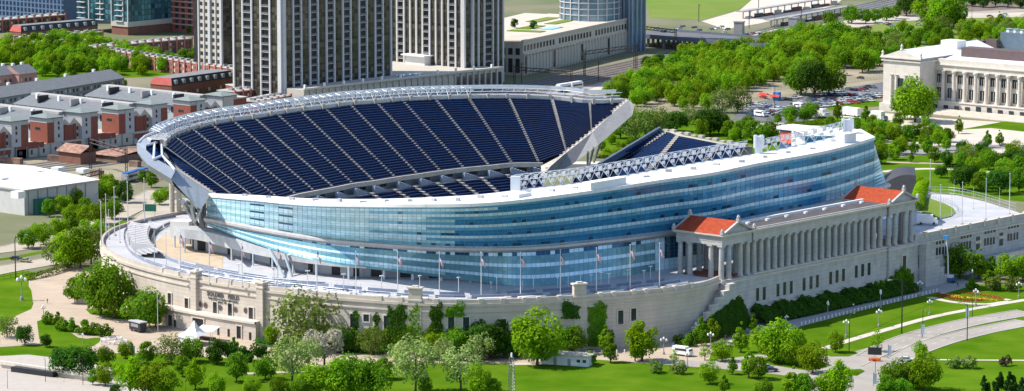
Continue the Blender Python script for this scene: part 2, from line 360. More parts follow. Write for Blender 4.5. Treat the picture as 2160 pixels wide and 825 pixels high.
rails = [[mid_r[k]+outw(mid_r, k)*d+Vector((0, 0, h)) for k in range(NN)] for d, h in prof]
for a, b in zip(rails, rails[1:]): bd.strip(a, b)
bd.build('metal_band', mat('band_metal', (.42, .40, .40), .4, .3), stad, 'rounded grey metal band between the two glass walls', smooth=True)
# ---- white roof over the suites and its edge ----
INNP = [(437, 412), (560, 417), (640, 423), (788, 424.5), (941, 419.5), (1033, 413), (1085, 406), (1233, 389), (1406, 359), (1500, 343), (1600, 328), (1719, 303), (1776, 288), (1817, 277)]
ti = smooth_tab(INNP); inn_r = []
for k in range(N):
    px = 437+(1817-437)*k/(N-1); inn_r.append(at(px, interp(px, ti), interp(437+(1844-437)*k/(N-1), ZT)))
inn_r = lowpass(inn_r, 12)
for j in range(5): inn_r.append(inn_r[-1]+Vector((-7, 1, -.7)))
rf = MB(); up1 = [p+Vector((0, 0, .7)) for p in top_r]; so1 = [up1[k]+outw(top_r, k)*.35 for k in range(NN)]; lo1 = [p-Vector((0, 0, 1.0)) for p in so1]
rf.strip(lo1, so1); rf.strip(so1, [p+Vector((0, 0, .72)) for p in inn_r]); inb = [(mid_r[k]-outw(mid_r, k)*9) if k < N-6 else inn_r[k]-Vector((0, 0, 9)) for k in range(NN)]; rf.strip([p+Vector((0, 0, .72)) for p in inn_r], inb[:len(inn_r)])
rf.strip(lo1, [top_r[k]-Vector((0, 0, .3)) for k in range(NN)])
roof = rf.build('roof', [M['whiteroof']], stad, 'long curved white flat roof over the glass side')
# roof plant: white screens, hatches and long seams
for pxa, pxb, yy, h in ((1237, 1312, 401, 2.6), (1772, 1797, 302, 3.4), (1085, 1112, 416, 1.2)):
    A = at(pxa, yy, 46.8); B = at(pxb, yy-(pxb-pxa)*.17, 46.8); d = (B-A); a = math.atan2(d.y, d.x); c = (A+B)/2
    MB().box((c.x, c.y, 46.6), (d.length, 3.5, h), a).build('plant_screen', M['white'], roof)
vents = 0
for k in range(8, 136, 5):
    c = top_r[k].lerp(inn_r[k], .35+.3*rnd.random()); MB().box((c.x, c.y, c.z+.7), (1.2+rnd.random(), 1.2, .5+.5*rnd.random()), rnd.random()).build('roof_vent', M['deck'], roof); vents += 1
sp = top_r[128].lerp(inn_r[128], .75)
# lighting truss on the inner edge of the roof
k0 = min(range(N), key=lambda k: abs(pr(inn_r[k])[0]-1083)); tr = MB(); ks = list(range(k0, N-2))
def seg_truss(ks, h, d, hub=None, step=2):
    b = MB()
    for a_, b_ in zip(ks[::step], ks[step::step]):
        A = inn_r[a_]+Vector((0, 0, .8)); B = inn_r[b_]+Vector((0, 0, .8)); n = outw(inn_r, a_)
        At, Bt = A-n*d*.3+Vector((0, 0, h)), B-n*d*.3+Vector((0, 0, h)); Am, Bm = A-n*d+Vector((0, 0, h*.55)), B-n*d+Vector((0, 0, h*.55))
        for p, q, r in ((A, B, .1), (At, Bt, .13), (Am, Bm, .11), (A, At, .1), (A, Bt, .08), (B, At, .07), (At, Am, .08), (A, Am, .08), (Am, Bt, .08)): b.tube([p, q], r, 4, cap=False)
        c = (At+Am+Bt+Bm)/4; aa = math.atan2((B-A).y, (B-A).x)
        b.box((c.x, c.y, c.z-h*.25), ((B-A).length*.3, .4, h*.34), aa, 1); b.box((c.x-n.x, c.y-n.y, c.z-h*.6), ((B-A).length*.3, .3, h*.22), aa, 1)
    return b
seg_truss(ks[:52], 4.7, 2.6).build('lighting_truss', [M['steelw'], M['steel']], roof, 'white lattice truss with floodlights along the inner roof edge')
seg_truss(ks[54:], 4.4, 2.6).build('lighting_truss', [M['steelw'], M['steel']], roof)
for k, s, hh in ((ks[0], 3.0, 4.6), (ks[52], 2.6, 6), (ks[-1]-1, 3.2, 5)):
    c = inn_r[k]; b = MB(); b.box((c.x, c.y, c.z+.6), (s, s*.8, hh), .6)
    if k != ks[0]:
        for t in range(4): b.box((c.x+math.cos(t*1.57)*s*.6, c.y+math.sin(t*1.57)*s*.6, c.z+.6+hh*.3), (s*.45, .6, hh*.75), .6+t*.5)
    b.build('truss_hub', M['steelw'], roof)
# ---- west stand ----
Z = lambda z: Vector((0, 0, z))
AIS = [((344, 309), (527, 440)), ((367, 289), (556, 433)), ((406, 274), (589, 422)), ((446, 264), (624, 412)), ((490, 256), (662, 404.6)), ((536, 250), (703, 397)), ((584, 242), (743.6, 389)), ((632, 235), (788, 383)), ((685, 229), (832.6, 375.6)), ((737.5, 222), (880, 369)), ((794.5, 218), (928, 362)), ((848, 213), (978, 356)), ((917, 210), (1031, 351)), ((988, 208), (1079, 346)), ((1072, 207), (1136, 343.5)), ((1164, 210), (1194.5, 320.6, 33.8)), ((1244, 218), (1248, 280, 39.3)), ((1322, 216), (1322.5, 217, 45.9))]
ZRM = [(336, 48.5), (446, 50), (585, 51), (700, 51.3), (850, 51), (988, 50), (1072, 49), (1162, 48), (1244, 47), (1322, 46)]
cols = []
def col0(t):
    x = interp(t, [(0, 336), (.25, 352), (.45, 378), (.75, 450), (1, 505)]); y = interp(t, [(0, 298), (.25, 340), (.45, 362), (.75, 410), (1, 447)]); return at(x, y, interp(t, [(0, 48.5), (.25, 43.4), (.45, 41.1), (.75, 35.4), (1, 31)]))
cols.append(col0)
for a_, b_ in AIS:
    zt = interp(a_[0], ZRM); zb = b_[2] if len(b_) > 2 else 31.
    A = at(a_[0], a_[1], zt); B = at(b_[0], b_[1], zb); cols.append(lambda t, A=A, B=B: A.lerp(B, t))
west = thing('west_stand', None, None); west.parent = stad; west['label'] = 'tall curved stand of dark blue seats'
NR = 30
def seat_section(cl, cr, z0, z1, nr=NR, parent=west):
    b = MB(); dz = (z1-z0)/nr
    for r in range(nr):
        t0, t1 = r/nr, (r+1)/nr; a0, a1, c0, c1 = cl(t0), cl(t1), cr(t0), cr(t1)         # t grows downhill
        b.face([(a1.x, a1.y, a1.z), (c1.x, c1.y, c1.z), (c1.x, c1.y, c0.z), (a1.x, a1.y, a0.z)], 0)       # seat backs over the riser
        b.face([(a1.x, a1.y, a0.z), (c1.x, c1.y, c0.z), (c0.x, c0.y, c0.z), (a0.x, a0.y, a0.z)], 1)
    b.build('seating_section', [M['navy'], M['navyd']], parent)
def aisle(c, cn, parent, n=60, w_=1.25):
    b = MB()
    for r in range(n):
        p, q = c(r/n), c((r+1)/n); t = (cn(r/n)-p).normalized()*w_/2; t.z = 0; u = Vector((0, 0, .3))
        b.face([q-t+Vector((0, 0, .1)), q+t+Vector((0, 0, .1)), Vector((q.x+t.x, q.y+t.y, p.z+.3)), Vector((q.x-t.x, q.y-t.y, p.z+.3))], 1)
        b.face([Vector((q.x-t.x, q.y-t.y, p.z+.3)), Vector((q.x+t.x, q.y+t.y, p.z+.3)), p+t+u, p-t+u], 0)
    b.build('aisle', [M['conc'], mat('aisle_riser', (.33, .30, .27), .85)], parent)
for k in range(len(cols)-1):
    seat_section(cols[k], cols[k+1], 0, 1)
for k in range(1, len(cols)-1): aisle(cols[k], cols[k+1], west)
# back parapet, rim truss and outer cladding
topc = [c(0) for c in cols]; rim = resample(spline(topc, 8), 61)
cen = Vector((-100, 55, 0))
def outc(P, k):
    n = norm2(P, k); return n if n.dot(P[k]-cen) > 0 else -n
pa = MB(); r0 = [p+Vector((0, 0, 0)) for p in rim]; r1 = [p+Vector((0, 0, 1.3)) for p in rim]; r2 = [rim[k]+outc(rim, k)*5.2+Vector((0, 0, 1.5)) for k in range(61)]; r3 = [rim[k]+outc(rim, k)*6.2+Vector((0, 0, -1.8)) for k in range(61)]; r4 = [Vector((rim[k].x-outc(rim, k).x*1, rim[k].y-outc(rim, k).y*1, rim[k].z-4)) for k in range(61)]
r0, r1, r2, r3, r4 = [q_[5:] for q_ in (r0, r1, r2, r3, r4)]; pa.strip(r0, r1); pa.strip(r1, r2); pa.strip(r2, r3); pa.strip(r3, r4)
pa.build('rim_parapet', mat('rim_panel', (.46, .45, .44), .5, .3), west, 'grey panelled rim behind the top row')
for k in range(2, 60, 2):
    p = rim[k]; n = outc(rim, k); a = math.atan2(n.y, n.x); MB().box((p.x-n.x*.3, p.y-n.y*.3, p.z-.8), (.9, 1.2, 2.6), a).build('rim_post', M['conc'], west)
b = MB(); cat = []
for k in range(6, 60):
    n, n2 = outc(rim, k), outc(rim, k+1); A, B = rim[k], rim[k+1]; z = Vector((0, 0, 1))
    pA = [A+n*.6+z*1.4, A+n*2.6+z*3.6, A+n*6.5+z*4.2, A+n*5+z*1.4]; pB = [B+n2*.6+z*1.4, B+n2*2.6+z*3.6, B+n2*6.5+z*4.2, B+n2*5+z*1.4]
    thin = k > 44
    for j in ((0, 1, 2, 3) if not thin else (1, 2)): b.tube([pA[j], pB[j]], .15 if j else .10, 4, cap=False)
    for i_, j_ in ((0, 1), (1, 2), (2, 3)) if not thin else ((1, 3),): b.tube([pA[i_], pA[j_]], .11, 4, cap=False)
    if not thin: b.tube([pA[0], pB[1]], .12, 4, cap=False); b.tube([pA[1], pB[2]], .12, 4, cap=False); b.tube([pA[2], pB[1]], .1, 4, cap=False)
    if 7 < k <= 44:
        for f in (.25, .75):
            c = pA[1].lerp(pB[1], f); aa = math.atan2((B-A).y, (B-A).x); b.box((c.x, c.y, c.z-1.1), (1.2, .5, 1.3), aa, 1)
            c = pA[2].lerp(pB[2], f); b.box((c.x, c.y, c.z-1.3), (1.0, .5, 1.1), aa, 1)
b.strip([rim[k]+outc(rim, k)*3.2+Vector((0, 0, 2.2)) for k in range(9, 61)], [rim[k]+outc(rim, k)*5.2+Vector((0, 0, 2.3)) for k in range(9, 61)], 1)
b.strip([rim[k]+outc(rim, k)*5.8+Vector((0, 0, 3.0)) for k in range(9, 61)], [rim[k]+outc(rim, k)*5.9+Vector((0, 0, 4.6)) for k in range(9, 61)], 1)
b.build('rim_truss', [M['steelw'], M['steel']], west, 'silver lattice truss of lights running along the rim')
# south prow: silver folded cladding with open white tubes
Tp = [at(356, 273, 50.5), at(305, 292, 49.8), at(288, 303, 49), at(290, 322, 47.5), at(311, 347, 46), at(361, 377, 43.3)]
Ip = [at(362, 281, 50), at(326, 295, 49.6), at(308, 306, 49), at(308, 316, 48), at(327, 334, 46.6), at(371, 358, 44.6)]
Lp = [p-Vector((0, 0, 3.0)) for p in Tp]; Lp = [Lp[k].lerp(Vector((-190, -40, Lp[k].z)), .06) for k in range(6)]
MB().strip([p-Z(.8) for p in Ip], [at(366, 296, 47.5), at(350, 300, 47.5), at(340, 306, 47.3), at(342, 322, 46.2), at(350, 340, 44.5), at(372, 358, 43.6)]).build('prow_floor', M['navy'], west)
b = MB(); b.strip(Tp, Ip); b.strip(Lp, Tp); b.strip([at(360, 285, 46), at(345, 300, 46), at(340, 315, 45), at(352, 345, 42), at(372, 372, 40), at(412, 434, 33)], Lp[:5]+[Lp[5]])
b.build('prow_cladding', [M['zinc']], west, 'folded silver cladding at the pointed south end')
b = MB()
for pl in ([(400, 257, 52), (345, 270, 51), (305, 288, 50), (292, 300, 49.4)], [(385, 261, 51.2), (352, 280, 50), (326, 302, 49), (324, 336, 46.8)], [(420, 252, 51.6), (375, 272, 50.4), (341, 300, 48.8), (342, 328, 47), (369, 358, 44.8)], [(306, 307, 49.2), (345, 297, 49)], [(324, 336, 46.8), (342, 328, 47)], [(312, 292, 50), (330, 300, 49.2)], [(352, 280, 50), (362, 280, 49.8)]):
    b.tube([at(*q) for q in pl], .42, 6)
b.build('prow_tubes', M['steelw'], west)
# end walls under the raking edges
col_e = [col0(t/8) for t in range(9)]
b = MB(); up_ = [p+Vector((0, 0, .8)) for p in col_e]; n_ = Vector((.3, -1, 0)).normalized()
up_o = [p+n_*1.2 for p in up_]; lo_ = [at(x, y, z) for x, y, z in ((352, 372, 43), (356, 376, 42.8), (361, 379, 42.5), (378, 397, 40.5), (397, 418, 38.5), (412, 434, 36.6), (424, 442, 35.5), (436, 452, 34.5), (446, 460, 33.5))]
b.strip(up_, up_o, 1); b.strip(up_o[1:7], lo_[1:7]); b.build('raker_wall', [mat('raker_panel', (.30, .32, .34), .55, .25), M['conc']], west, 'grey end wall below the south edge of the stand')
for k in range(26):
    p = col0(.3+.7*k/26); MB().box((p.x, p.y, p.z+.2), (1.1, 1.0, .7), .5).build('raker_step', M['conc'], west)
ra = [at(x, y, z) for x, y, z in ((1326, 213, 47), (1290, 243, 43), (1250, 281, 39.3), (1196, 324, 33.8), (1152, 364, 30))]
rb = [at(x, y, z) for x, y, z in ((1338, 222, 46.2), (1334, 243, 43.2), (1262, 306, 36.8), (1215, 341, 31), (1166, 371, 27.5))]
up_ = [p+Vector((0, 0, .5)) for p in ra]; inr = [p+Vector((-1.2, .2, 0)) for p in up_]
b = MB(); b.strip(inr, up_, 1); b.strip(up_, rb); b.strip(rb, [p+Vector((-5, 3, -2)) for p in rb]); b.build('raker_wall', [mat('raker_concrete', (.19, .19, .195), .85, var=.12), M['conc']], west, 'slanting concrete end wall below the north edge of the stand')
b = MB()
for k in range(24):
    p = ra[0].lerp(ra[-1], k/24); j = k/24*4; i_ = min(3, int(j)); p = ra[i_].lerp(ra[i_+1], j-i_); MB().box((p.x-1.1, p.y, p.z+.1), (1.0, 1.3, .6), .2).build('raker_step', M['conc'], west)
q = at(1152, 364, 27)
b = MB(); b.face([at(1141, 350, 31), at(1193, 323, 34.2), at(1160, 352, 31.6), at(1142, 372, 28)]); b.build('gangway_wall', M['conc'], west)
# underside of the stand
b = MB()
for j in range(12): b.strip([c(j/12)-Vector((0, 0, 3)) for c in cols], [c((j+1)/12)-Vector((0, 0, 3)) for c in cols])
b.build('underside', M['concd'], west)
st = MB()
for p0, p1, r in (((386, 425, 36), (424, 486, 17), .9), ((404, 435, 34), (418, 490, 17), .8), ((420, 440, 32), (428, 490, 17), .8), ((428, 430, 32), (432, 488, 17), 1), ((395, 425, 35), (432, 462, 25), .5), ((425, 440, 33), (410, 470, 24), .5), ((380, 420, 35), (398, 450, 30), .6)):
    a_ = at(*p0); e_ = at(p1[0], p1[1], p1[2]); st.tube([a_, e_], r, 5)
st.build('raking_strut', mat('strut_paint', (.34, .38, .41), .45, .3), west)
for x0, w_ in ((363, 2.4), (378, 2.2)):
    p = at(x0, 452, 16.4); MB().tube([p, (p.x, p.y, 33)], w_*.4, 10).build('round_pier', M['stone'], west)
for p0, p1 in (((1252, 312, 36), (1243, 348, 18)), ((1267, 300, 37), (1253, 342, 19)), ((1240, 320, 35), (1239, 352, 17))):
    st = MB(); a_ = at(*p0); st.tube([a_, at(*p1)], .45, 6); st.build('raking_strut', _m['strut_paint'], west)
# mezzanine under the west stand and the lower seats
botc = [c(1) for c in cols[1:16]]; botc[-1] = at(1145, 345.5, 31); mz = resample(spline(botc, 6), 85)
def inw(k): return -outc(mz, k)
mezz = thing('mezzanine', None, None); mezz.parent = stad; mezz['label'] = 'concrete concourse between the upper and lower blue seats'
Z = lambda z: Vector((0, 0, z))
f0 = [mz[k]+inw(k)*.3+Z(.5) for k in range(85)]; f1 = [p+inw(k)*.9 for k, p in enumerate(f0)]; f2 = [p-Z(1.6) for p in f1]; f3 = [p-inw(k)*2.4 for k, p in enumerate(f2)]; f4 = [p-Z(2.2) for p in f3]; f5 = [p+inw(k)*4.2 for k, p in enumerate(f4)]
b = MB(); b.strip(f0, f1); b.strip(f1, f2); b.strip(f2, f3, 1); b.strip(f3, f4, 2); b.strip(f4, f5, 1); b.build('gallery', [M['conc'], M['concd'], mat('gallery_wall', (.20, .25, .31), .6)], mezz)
def near(P, x): return min(range(len(P)), key=lambda k: abs(pr(P[k])[0]-x))
for j in range(3, 15):
    x = AIS[j][1][0]; k = near(mz, x); p = f4[k]; n = inw(k); a = math.atan2(n.y, n.x)
    t = Vector((-n.y, n.x, 0)); b = MB(); c = f1[k]-Z(1.6)
    for s in range(6):      # short flight from the aisle to the concourse with its pale side wall
        b.box((c.x+t.x*(-1+s*1.1)+n.x*1.2, c.y+t.y*(-1+s*1.1)+n.y*1.2, f4[k].z), (1.3, 1.1, 2.2-s*.36), a)
    b.build('stair', mat('stair_wall', (.26, .30, .37), .8), mezz)
    k2 = near(mz, x+22) if j < 14 else near(mz, x+6); p = f3[k2]; n = inw(k2); a = math.atan2(n.y, n.x)
    MB().box((p.x+n.x*.1, p.y+n.y*.1, f4[k2].z+.05), (.3, 3.4, 2.0), a).build('portal', M['dark'], mezz)
LB = [Vector((p.x, p.y, 27.2)) for p in f5]
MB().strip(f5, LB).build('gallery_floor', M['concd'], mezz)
low = thing('lower_stand', None, None); low.parent = stad; low['label'] = 'lower ring of dark blue seats'
kk = []
for j in range(3, 15):
    x = AIS[j][1][0]; kk.append(min(84, near(mz, x)))
xs = [(797, 424), (848, 424), (898, 423), (948, 419), (998, 417), (1046, 411), (1079, 390)]
lc = []
for k in range(0, 85, 7):
    p = LB[k]; q = p+inw(k)*34; q.z = 13.5; lc.append(lambda t, A=p, B=q: A.lerp(B, t))
for a_, b_ in zip(lc, lc[1:]): seat_section(a_, b_, 0, 1, 18, low)
for x0 in (780, 825, 870, 918, 966, 1016, 1064):
    k = near(LB, x0); p = LB[k]+Z(.3); q = p+inw(k)*34; q.z = 13.8; t_ = inw(k).cross(Z(1))
    c = lambda t, A=p, B=q: A.lerp(B, t); aisle(c, lambda t, c=c, t_=t_: c(t)+t_, low, 18, 1.6)
b = MB(); P0 = at(743, 418, 20); MB().box((P0.x+6, P0.y, 19), (14, 7, .6), 1.0).build('platform', M['deck'], low)
b.tube([at(745, 420, 19), at(745, 388, 26)], .25, 6).build('pole', M['steelw'], low)
MB().prism([(-150, -55), (-78, -55), (-78, 150), (-150, 150)], 6.8, 7.0).build('playing_field', mat('field_grass', (.05, .11, .025), .9), stad)
b = MB(); b.prism([(-190, 140), (-150, 175), (-60, 150), (-50, 60), (-60, -30), (-110, -70), (-180, -50), (-200, 40)], 6.0, 6.5); b.build('bowl_floor', M['concd'], stad)
# ---- north end stand ----
ns = thing('end_stand', None, None); ns.parent = stad; ns['label'] = 'sloping blue stand beyond the far end of the field'
BL, BR = at(1395, 276, 30), at(1570, 309, 27.5); FL = at(1215, 384, 14.5); FRp = at(1440, 400, 12.5)
def ncol(x0, y0, f): 
    A = BL.lerp(BR, f); A = at(x0, y0, A.z); B = FL.lerp(FRp, f); return lambda t, A=A, B=B: A.lerp(B, t)
nc = [ncol(1395, 276, 0), ncol(1404, 279, .055), ncol(1430, 288, .22), ncol(1518, 304, .72), ncol(1575, 312, 1.0)]
nc[1] = (lambda A, B: (lambda t: A.lerp(B, t)))(at(1408, 279, 29.8), at(1262, 372, 14.5)); nc[2] = (lambda A, B: (lambda t: A.lerp(B, t)))(at(1430, 288, 29.4), at(1340, 396, 14))
nc[3] = (lambda A, B: (lambda t: A.lerp(B, t)))(at(1518, 305, 28.2), at(1445, 392, 13.5))
for a_, b_ in zip(nc, nc[1:]): seat_section(a_, b_, 0, 1, 26, ns)
for k in (1, 2, 3): aisle(nc[k], nc[min(4, k+1)], ns, 26, 2.0)
b = MB(); A, B = nc[0](0), nc[0](1); b.face([A-Z(1), B-Z(1), B+Z(1.6), A+Z(1.6)]); b.face([A+Z(1.6), B+Z(1.6), B+Z(1.6)+Vector((-1, -.5, 0)), A+Z(1.6)+Vector((-1, -.5, 0))]); b.face([A+Z(1.6)+Vector((-1, -.5, 0)), B+Z(1.6)+Vector((-1, -.5, 0)), B-Z(14)+Vector((-1, -.5, 0)), A-Z(30)+Vector((-1, -.5, 0))]); b.build('side_wall', mat('stand_side', (.09, .12, .18), .6), ns)
tops = [nc[k](0) for k in range(5)]; b = MB(); bk = [p+Vector((.5, 3.2, .3)) for p in tops]; b.strip([p+Z(.3) for p in tops], bk); b.strip(bk, [p-Z(24) for p in bk])
for k in range(12): p = tops[0].lerp(tops[4], (k+.5)/12); b.box((p.x, p.y+1, p.z+.3), (2.4, 1.6, 1.0 if k % 2 else .5), -.1)
b.build('back_walk', M['conc'], ns)
b = MB(); A = at(1215, 343, 12); b.box((A.x+8, A.y+6, 8), (50, 8, 4), .72); b.build('concourse_ledge', M['stone2'], ns)
# scoreboard
sb = thing('scoreboard', None, None); sb.parent = stad; sb['label'] = 'scoreboard with an orange and blue screen under a long white top'
c = at(1645, 296, 31.); SB = [(c.x, c.y), (c.x+22, c.y-1), (c.x+22, c.y+7), (c.x, c.y+7)]
MB().prism(SB, 20, 35.4, 0).build('housing', mat('board_blue', (.08, .15, .27), .5), sb)
MB().prism([(c.x-.8, c.y-1.2), (c.x+30, c.y-2.4), (c.x+30, c.y+9), (c.x-.8, c.y+9)], 35.4, 36.5).build('top_slab', M['white'], sb)
MB().prism([(c.x+.6, c.y-.35), (c.x+12, c.y-.9), (c.x+12, c.y-.2), (c.x+.6, c.y-.02)], 30.2, 34.6, 0).build('screen', mat('orange_screen', (.75, .12, .05), .5, var=.3, scale=.5), sb)
MB().prism([(c.x+12.2, c.y-.9), (c.x+21, c.y-1.3), (c.x+21, c.y-.5), (c.x+12.2, c.y-.2)], 30.2, 34.6, 0).build('screen', mat('blue_screen', (.04, .13, .42), .5, var=.3, scale=.5), sb)
# ---- colonnade with its two temple pavilions ----
col = thing('colonnade', None, None); col.parent = stad; col['label'] = 'long row of tall stone columns on a high windowed base between two pavilions'
def column_mb(x, y):
    b = MB(); b.box((x, y, T-.65), (2.0, 2.0, .3)); b.cone(x, y, [(.95, T-.35), (.92, T+.5), (.88, T+4), (.78, T+9.5), (.80, T+9.6), (1.0, T+10.05)], 14); b.box((x, y, T+10.05), (2.05, 2.05, .45)); return b
src = column_mb(0, 0).build('column', M['stoneg'], col); src_used = False
pts = []
ysS = [0, 3.9, 9.9, 13.7]; xsP = [0, -4.2, -12.8, -16.8]
L_ = 106.2; ysN = [L_-v for v in (13.4, 9.6, 3.7, 0)]
for ys in (ysS, ysN):
    for y in ys: pts += [(0, y), (-16.8, y)]
    for x in xsP[1:3]: pts += [(x, ys[0]), (x, ys[-1])]
for k in range(20):
    y = 17.5+k*3.72; pts += [(-.2, y), (-7.6, y)]
for x, y in pts:
    if not src_used: src.location = (x, y, 0); src_used = True; continue
    c = src.copy(); sc.collection.objects.link(c); c.parent = col; c.location = (x, y, 0)
def entab(x0, x1, y0, y1, name, inner=True):
    b = MB(); t = T+10.5
    for d, z0, z1, mi in ((0, t, t+1.3, 0), (.12, t+1.3, t+1.5, 1), (-.05, t+1.5, t+2.7, 0), (.75, t+2.9, t+3.25, 1), (.4, t+2.7, t+2.9, 0), (1.0, t+3.25, t+3.7, 1)):
        b.prism([(x0-d, y0-d), (x1+d, y0-d), (x1+d, y1+d), (x0-d, y1+d)], z0, z1, mi)
    return b.build(name, [M['stoneg'], M['stone2']], col)
H = T+14.2
for y0, y1 in ((-1.0, 14.7), (L_-14.4, L_+1.0)):
    x0, x1 = -17.8, 1.0; entab(x0, x1, y0, y1, 'entablature'); ym = (y0+y1)/2; rz = H+3.7; e = .9
    b = MB(); A = [(x0-e, y0-e, H), (x1+e, y0-e, H), (x1+e, ym, rz), (x0-e, ym, rz)]; B = [(x1+e, y1+e, H), (x0-e, y1+e, H), (x0-e, ym, rz), (x1+e, ym, rz)]
    for q in (A, B): b.face(q); b.face([(p[0], p[1], p[2]-.35) for p in q][::-1], 1)
    b.build('tiled_roof', [M['tile'], M['stone2']], col, 'low pitched roof of red clay tiles over the pavilion')
    b = MB()
    for xx in (x0, x1): b.face([(xx, y0, H-.25), (xx, y1, H-.25), (xx, ym, rz-.4)])
    for xx in (x0-e, x1+e):
        for ya in (y0-e, y1+e):
            s = 1 if xx > 0 else -1
            P1, P2 = Vector((xx-s*.35, ya, H+.1)), Vector((xx-s*.35, ym, rz+.1)); d = Vector((.4, 0, 0)); b.face([P1-d, P1+d, P2+d, P2-d]); b.face([P1+d, P1+d-Z(.7), P2+d-Z(.7), P2+d]); b.face([P1-d, P1-d-Z(.7), P2-d-Z(.7), P2-d])
    b.build('pediment', [M['stoneg']], col)
    for xx in (x0-e+.4, x1+e-.4):
        for yy, zz in ((y0-e+.3, H), (y1+e-.3, H), (ym, rz)): b = MB(); b.box((xx, yy, zz+.1), (1.1, 1.1, .8)); b.cone(xx, yy, [(.5, zz+.9), (.65, zz+1.3), (.2, zz+2)], 6); b.build('roof_ornament', M['stoneg'], col)
    MB().prism([(x0+.6, y0+.6), (x1-.6, y0+.6), (x1-.6, y1-.6), (x0+.6, y1-.6)], T-.68, T-.6).build('pavilion_floor', mat('red_floor', (.33, .11, .06), .8), col)
entab(-8.6, .8, 15.9, L_-15.6, 'entablature')
b = MB(); b.prism([(-7.9, 16), (.2, 16), (.2, L_-16), (-7.9, L_-16)], T+14.2, T+14.4); b.prism([(-9.4, 16), (-8.4, 16), (-8.4, L_-16), (-9.4, L_-16)], T+14.2, T+15.2, 1); b.prism([(.5, 16), (1.2, 16), (1.2, L_-16), (.5, L_-16)], T+14.2, T+14.6, 2)
b.build('flat_roof', [M['tarroof'], M['whiteroof'], M['stoneg']], col, 'dark flat roof over the long colonnade')
for k in range(7): MB().box((-6.2, 22+k*10.6, T+14.4), (.9, 1.5, .7)).build('roof_vent', M['white'], col)
# high base under the columns
b = MB()
def base(x0, x1, y0, y1):
    b.prism([(x0, y0), (x1, y0), (x1, y1), (x0, y1)], 0, T-1.8); b.prism([(x0-.5, y0-.5), (x1+.5, y0-.5), (x1+.5, y1+.5), (x0-.5, y1+.5)], T-1.8, T-1.3, 1); b.prism([(x0, y0), (x1, y0), (x1, y1), (x0, y1)], T-1.3, T-.7)
base(-18.5, 1.7, -1.8, 15.4); base(-18.5, 1.7, L_-15.1, L_+2.2); base(-18.3, .9, 15.6, L_-15.3)
b.prism([(.9, 15.6), (1.8, 15.6), (1.8, L_-15.3), (.9, L_-15.3)], 0, 4.4); b.prism([(.9, 15.6), (2.1, 15.6), (2.1, L_-15.3), (.9, L_-15.3)], 4.4, 4.8, 1)
b.prism([(-1.2, 15.6), (1.25, 15.6), (1.25, L_-15.3), (-1.2, L_-15.3)], T-.69, T-.4, 1)
bs = b.build('podium', [M['stoneg'], M['stone2']], stad, 'high stone base of the colonnade with tall narrow windows')
def east_win(px, py, X, h, w_=1.5, frame=False):
    Y = 0.
    for _ in range(30): Y += (px-pr((X, Y, 8))[0])/3.7
    z = zat(X, Y, py)-h/2; q = MB(); q.box((X, Y, z), (.14, w_, h), 0, 0); q.box((X+.02, Y, z), (.24, .1, h), 0, 1)
    if frame:
        for s in (-1, 1): q.box((X+.05, Y+s*(w_/2+.3), z-.2), (.5, .6, h+.4), 0, 2)
        q.box((X+.1, Y, z+h), (.7, w_+1.8, .7), 0, 2)
    q.build('window', [M['win'], M['black'], M['stone2']], bs); return Y
for px, py in [(1584, 624), (1598, 621), (1612, 619), (1641, 612), (1655, 608.5), (1669, 606), (1696, 599.5), (1710.6, 596), (1724, 593), (1752, 586.5), (1765.5, 583), (1779, 580), (1806, 573), (1819.5, 570), (1833, 567.5)]: east_win(px, py, .92, 4.2)
east_win(1554.5, 640, 1.72, 4.6, 1.9, True); east_win(1906.5, 555, 1.72, 5.2, 2.2, True); east_win(1905, 589, 1.72, 2.4, 1.4); east_win(1914, 590, 1.72, 2.4, 1.4)
for px, py in ((1939.6, 550), (1946, 549), (1953, 547)): east_win(px, py, 1.72, 4.)
# flights of steps beside both pavilions
def stairs(y0, y1, n, x0=-3.5, x1=1.7, zt=T-1):
    q = MB(); lo = min(y0, y1)
    for k in range(n):
        a_, b_ = y0+(y1-y0)*k/n, y0+(y1-y0)*(k+1)/n; z = zt*(1-(k+1)/n); q.prism([(x0, a_), (x1-1.2, a_), (x1-1.2, b_), (x0, b_)], 0, max(.2, z), 0)
    m_ = max(4, n//3)
    for k in range(m_):
        a_, b_ = y0+(y1-y0)*k/m_, y0+(y1-y0)*(k+1)/m_; z = zt*(1-(k+.6)/m_)+1.3; q.prism([(x1-1.2, a_), (x1+.1, a_), (x1+.1, b_), (x1-1.2, b_)], 0, z, 0); q.prism([(x1-1.3, a_), (x1+.3, a_), (x1+.3, b_), (x1-1.3, b_)], z, z+.25, 1)
    q.build('stairway', [M['stoneg'], M['stone2']], stad, 'stepped stone stair wall climbing to the terrace beside the pavilion')
stairs(-2.2, -26, 24, 2.0, 7.2); stairs(L_+2.6, L_+16.5, 17, .7, 4.6)
# ---- north wing: raised drive behind a windowed wall ----
nw = MB(); PN = [(0, L_+2.5), (0, 190), (-16, 250)]
outer = [at(x, y, T) for x, y in ((2160, 452), (2143, 445), (2078.6, 424.5), (2017.5, 411), (1958, 407.5), (1925, 410), (1900, 420), (1870, 430))]
ply = [(0, L_+2.5), (0, 186)]+[(p.x, p.y) for p in outer]+[(-40, 150), (-17, L_+3)]
nw.prism(ply, 0, T-.2, 0, 2); nw.prism([(0, L_+2.5), (.5, L_+2.5), (.5, 215), (0, 215)], T-2.2, T-1.7, 1); nw.prism([(-.6, L_+2.5), (.2, L_+2.5), (.2, 215), (-.6, 215)], T-.2, T+1.2, 0); nw.prism([(-.8, L_+2.5), (.4, L_+2.5), (.4, 215), (-.8, 215)], T+1.2, T+1.5, 1)
nw.prism([(0, L_+42), (7, L_+42), (7, 215), (0, 215)], 0, 5.2, 0); nw.prism([(6.2, L_+42), (7.3, L_+42), (7.3, 215), (6.2, 215)], 5.2, 6.4, 1)
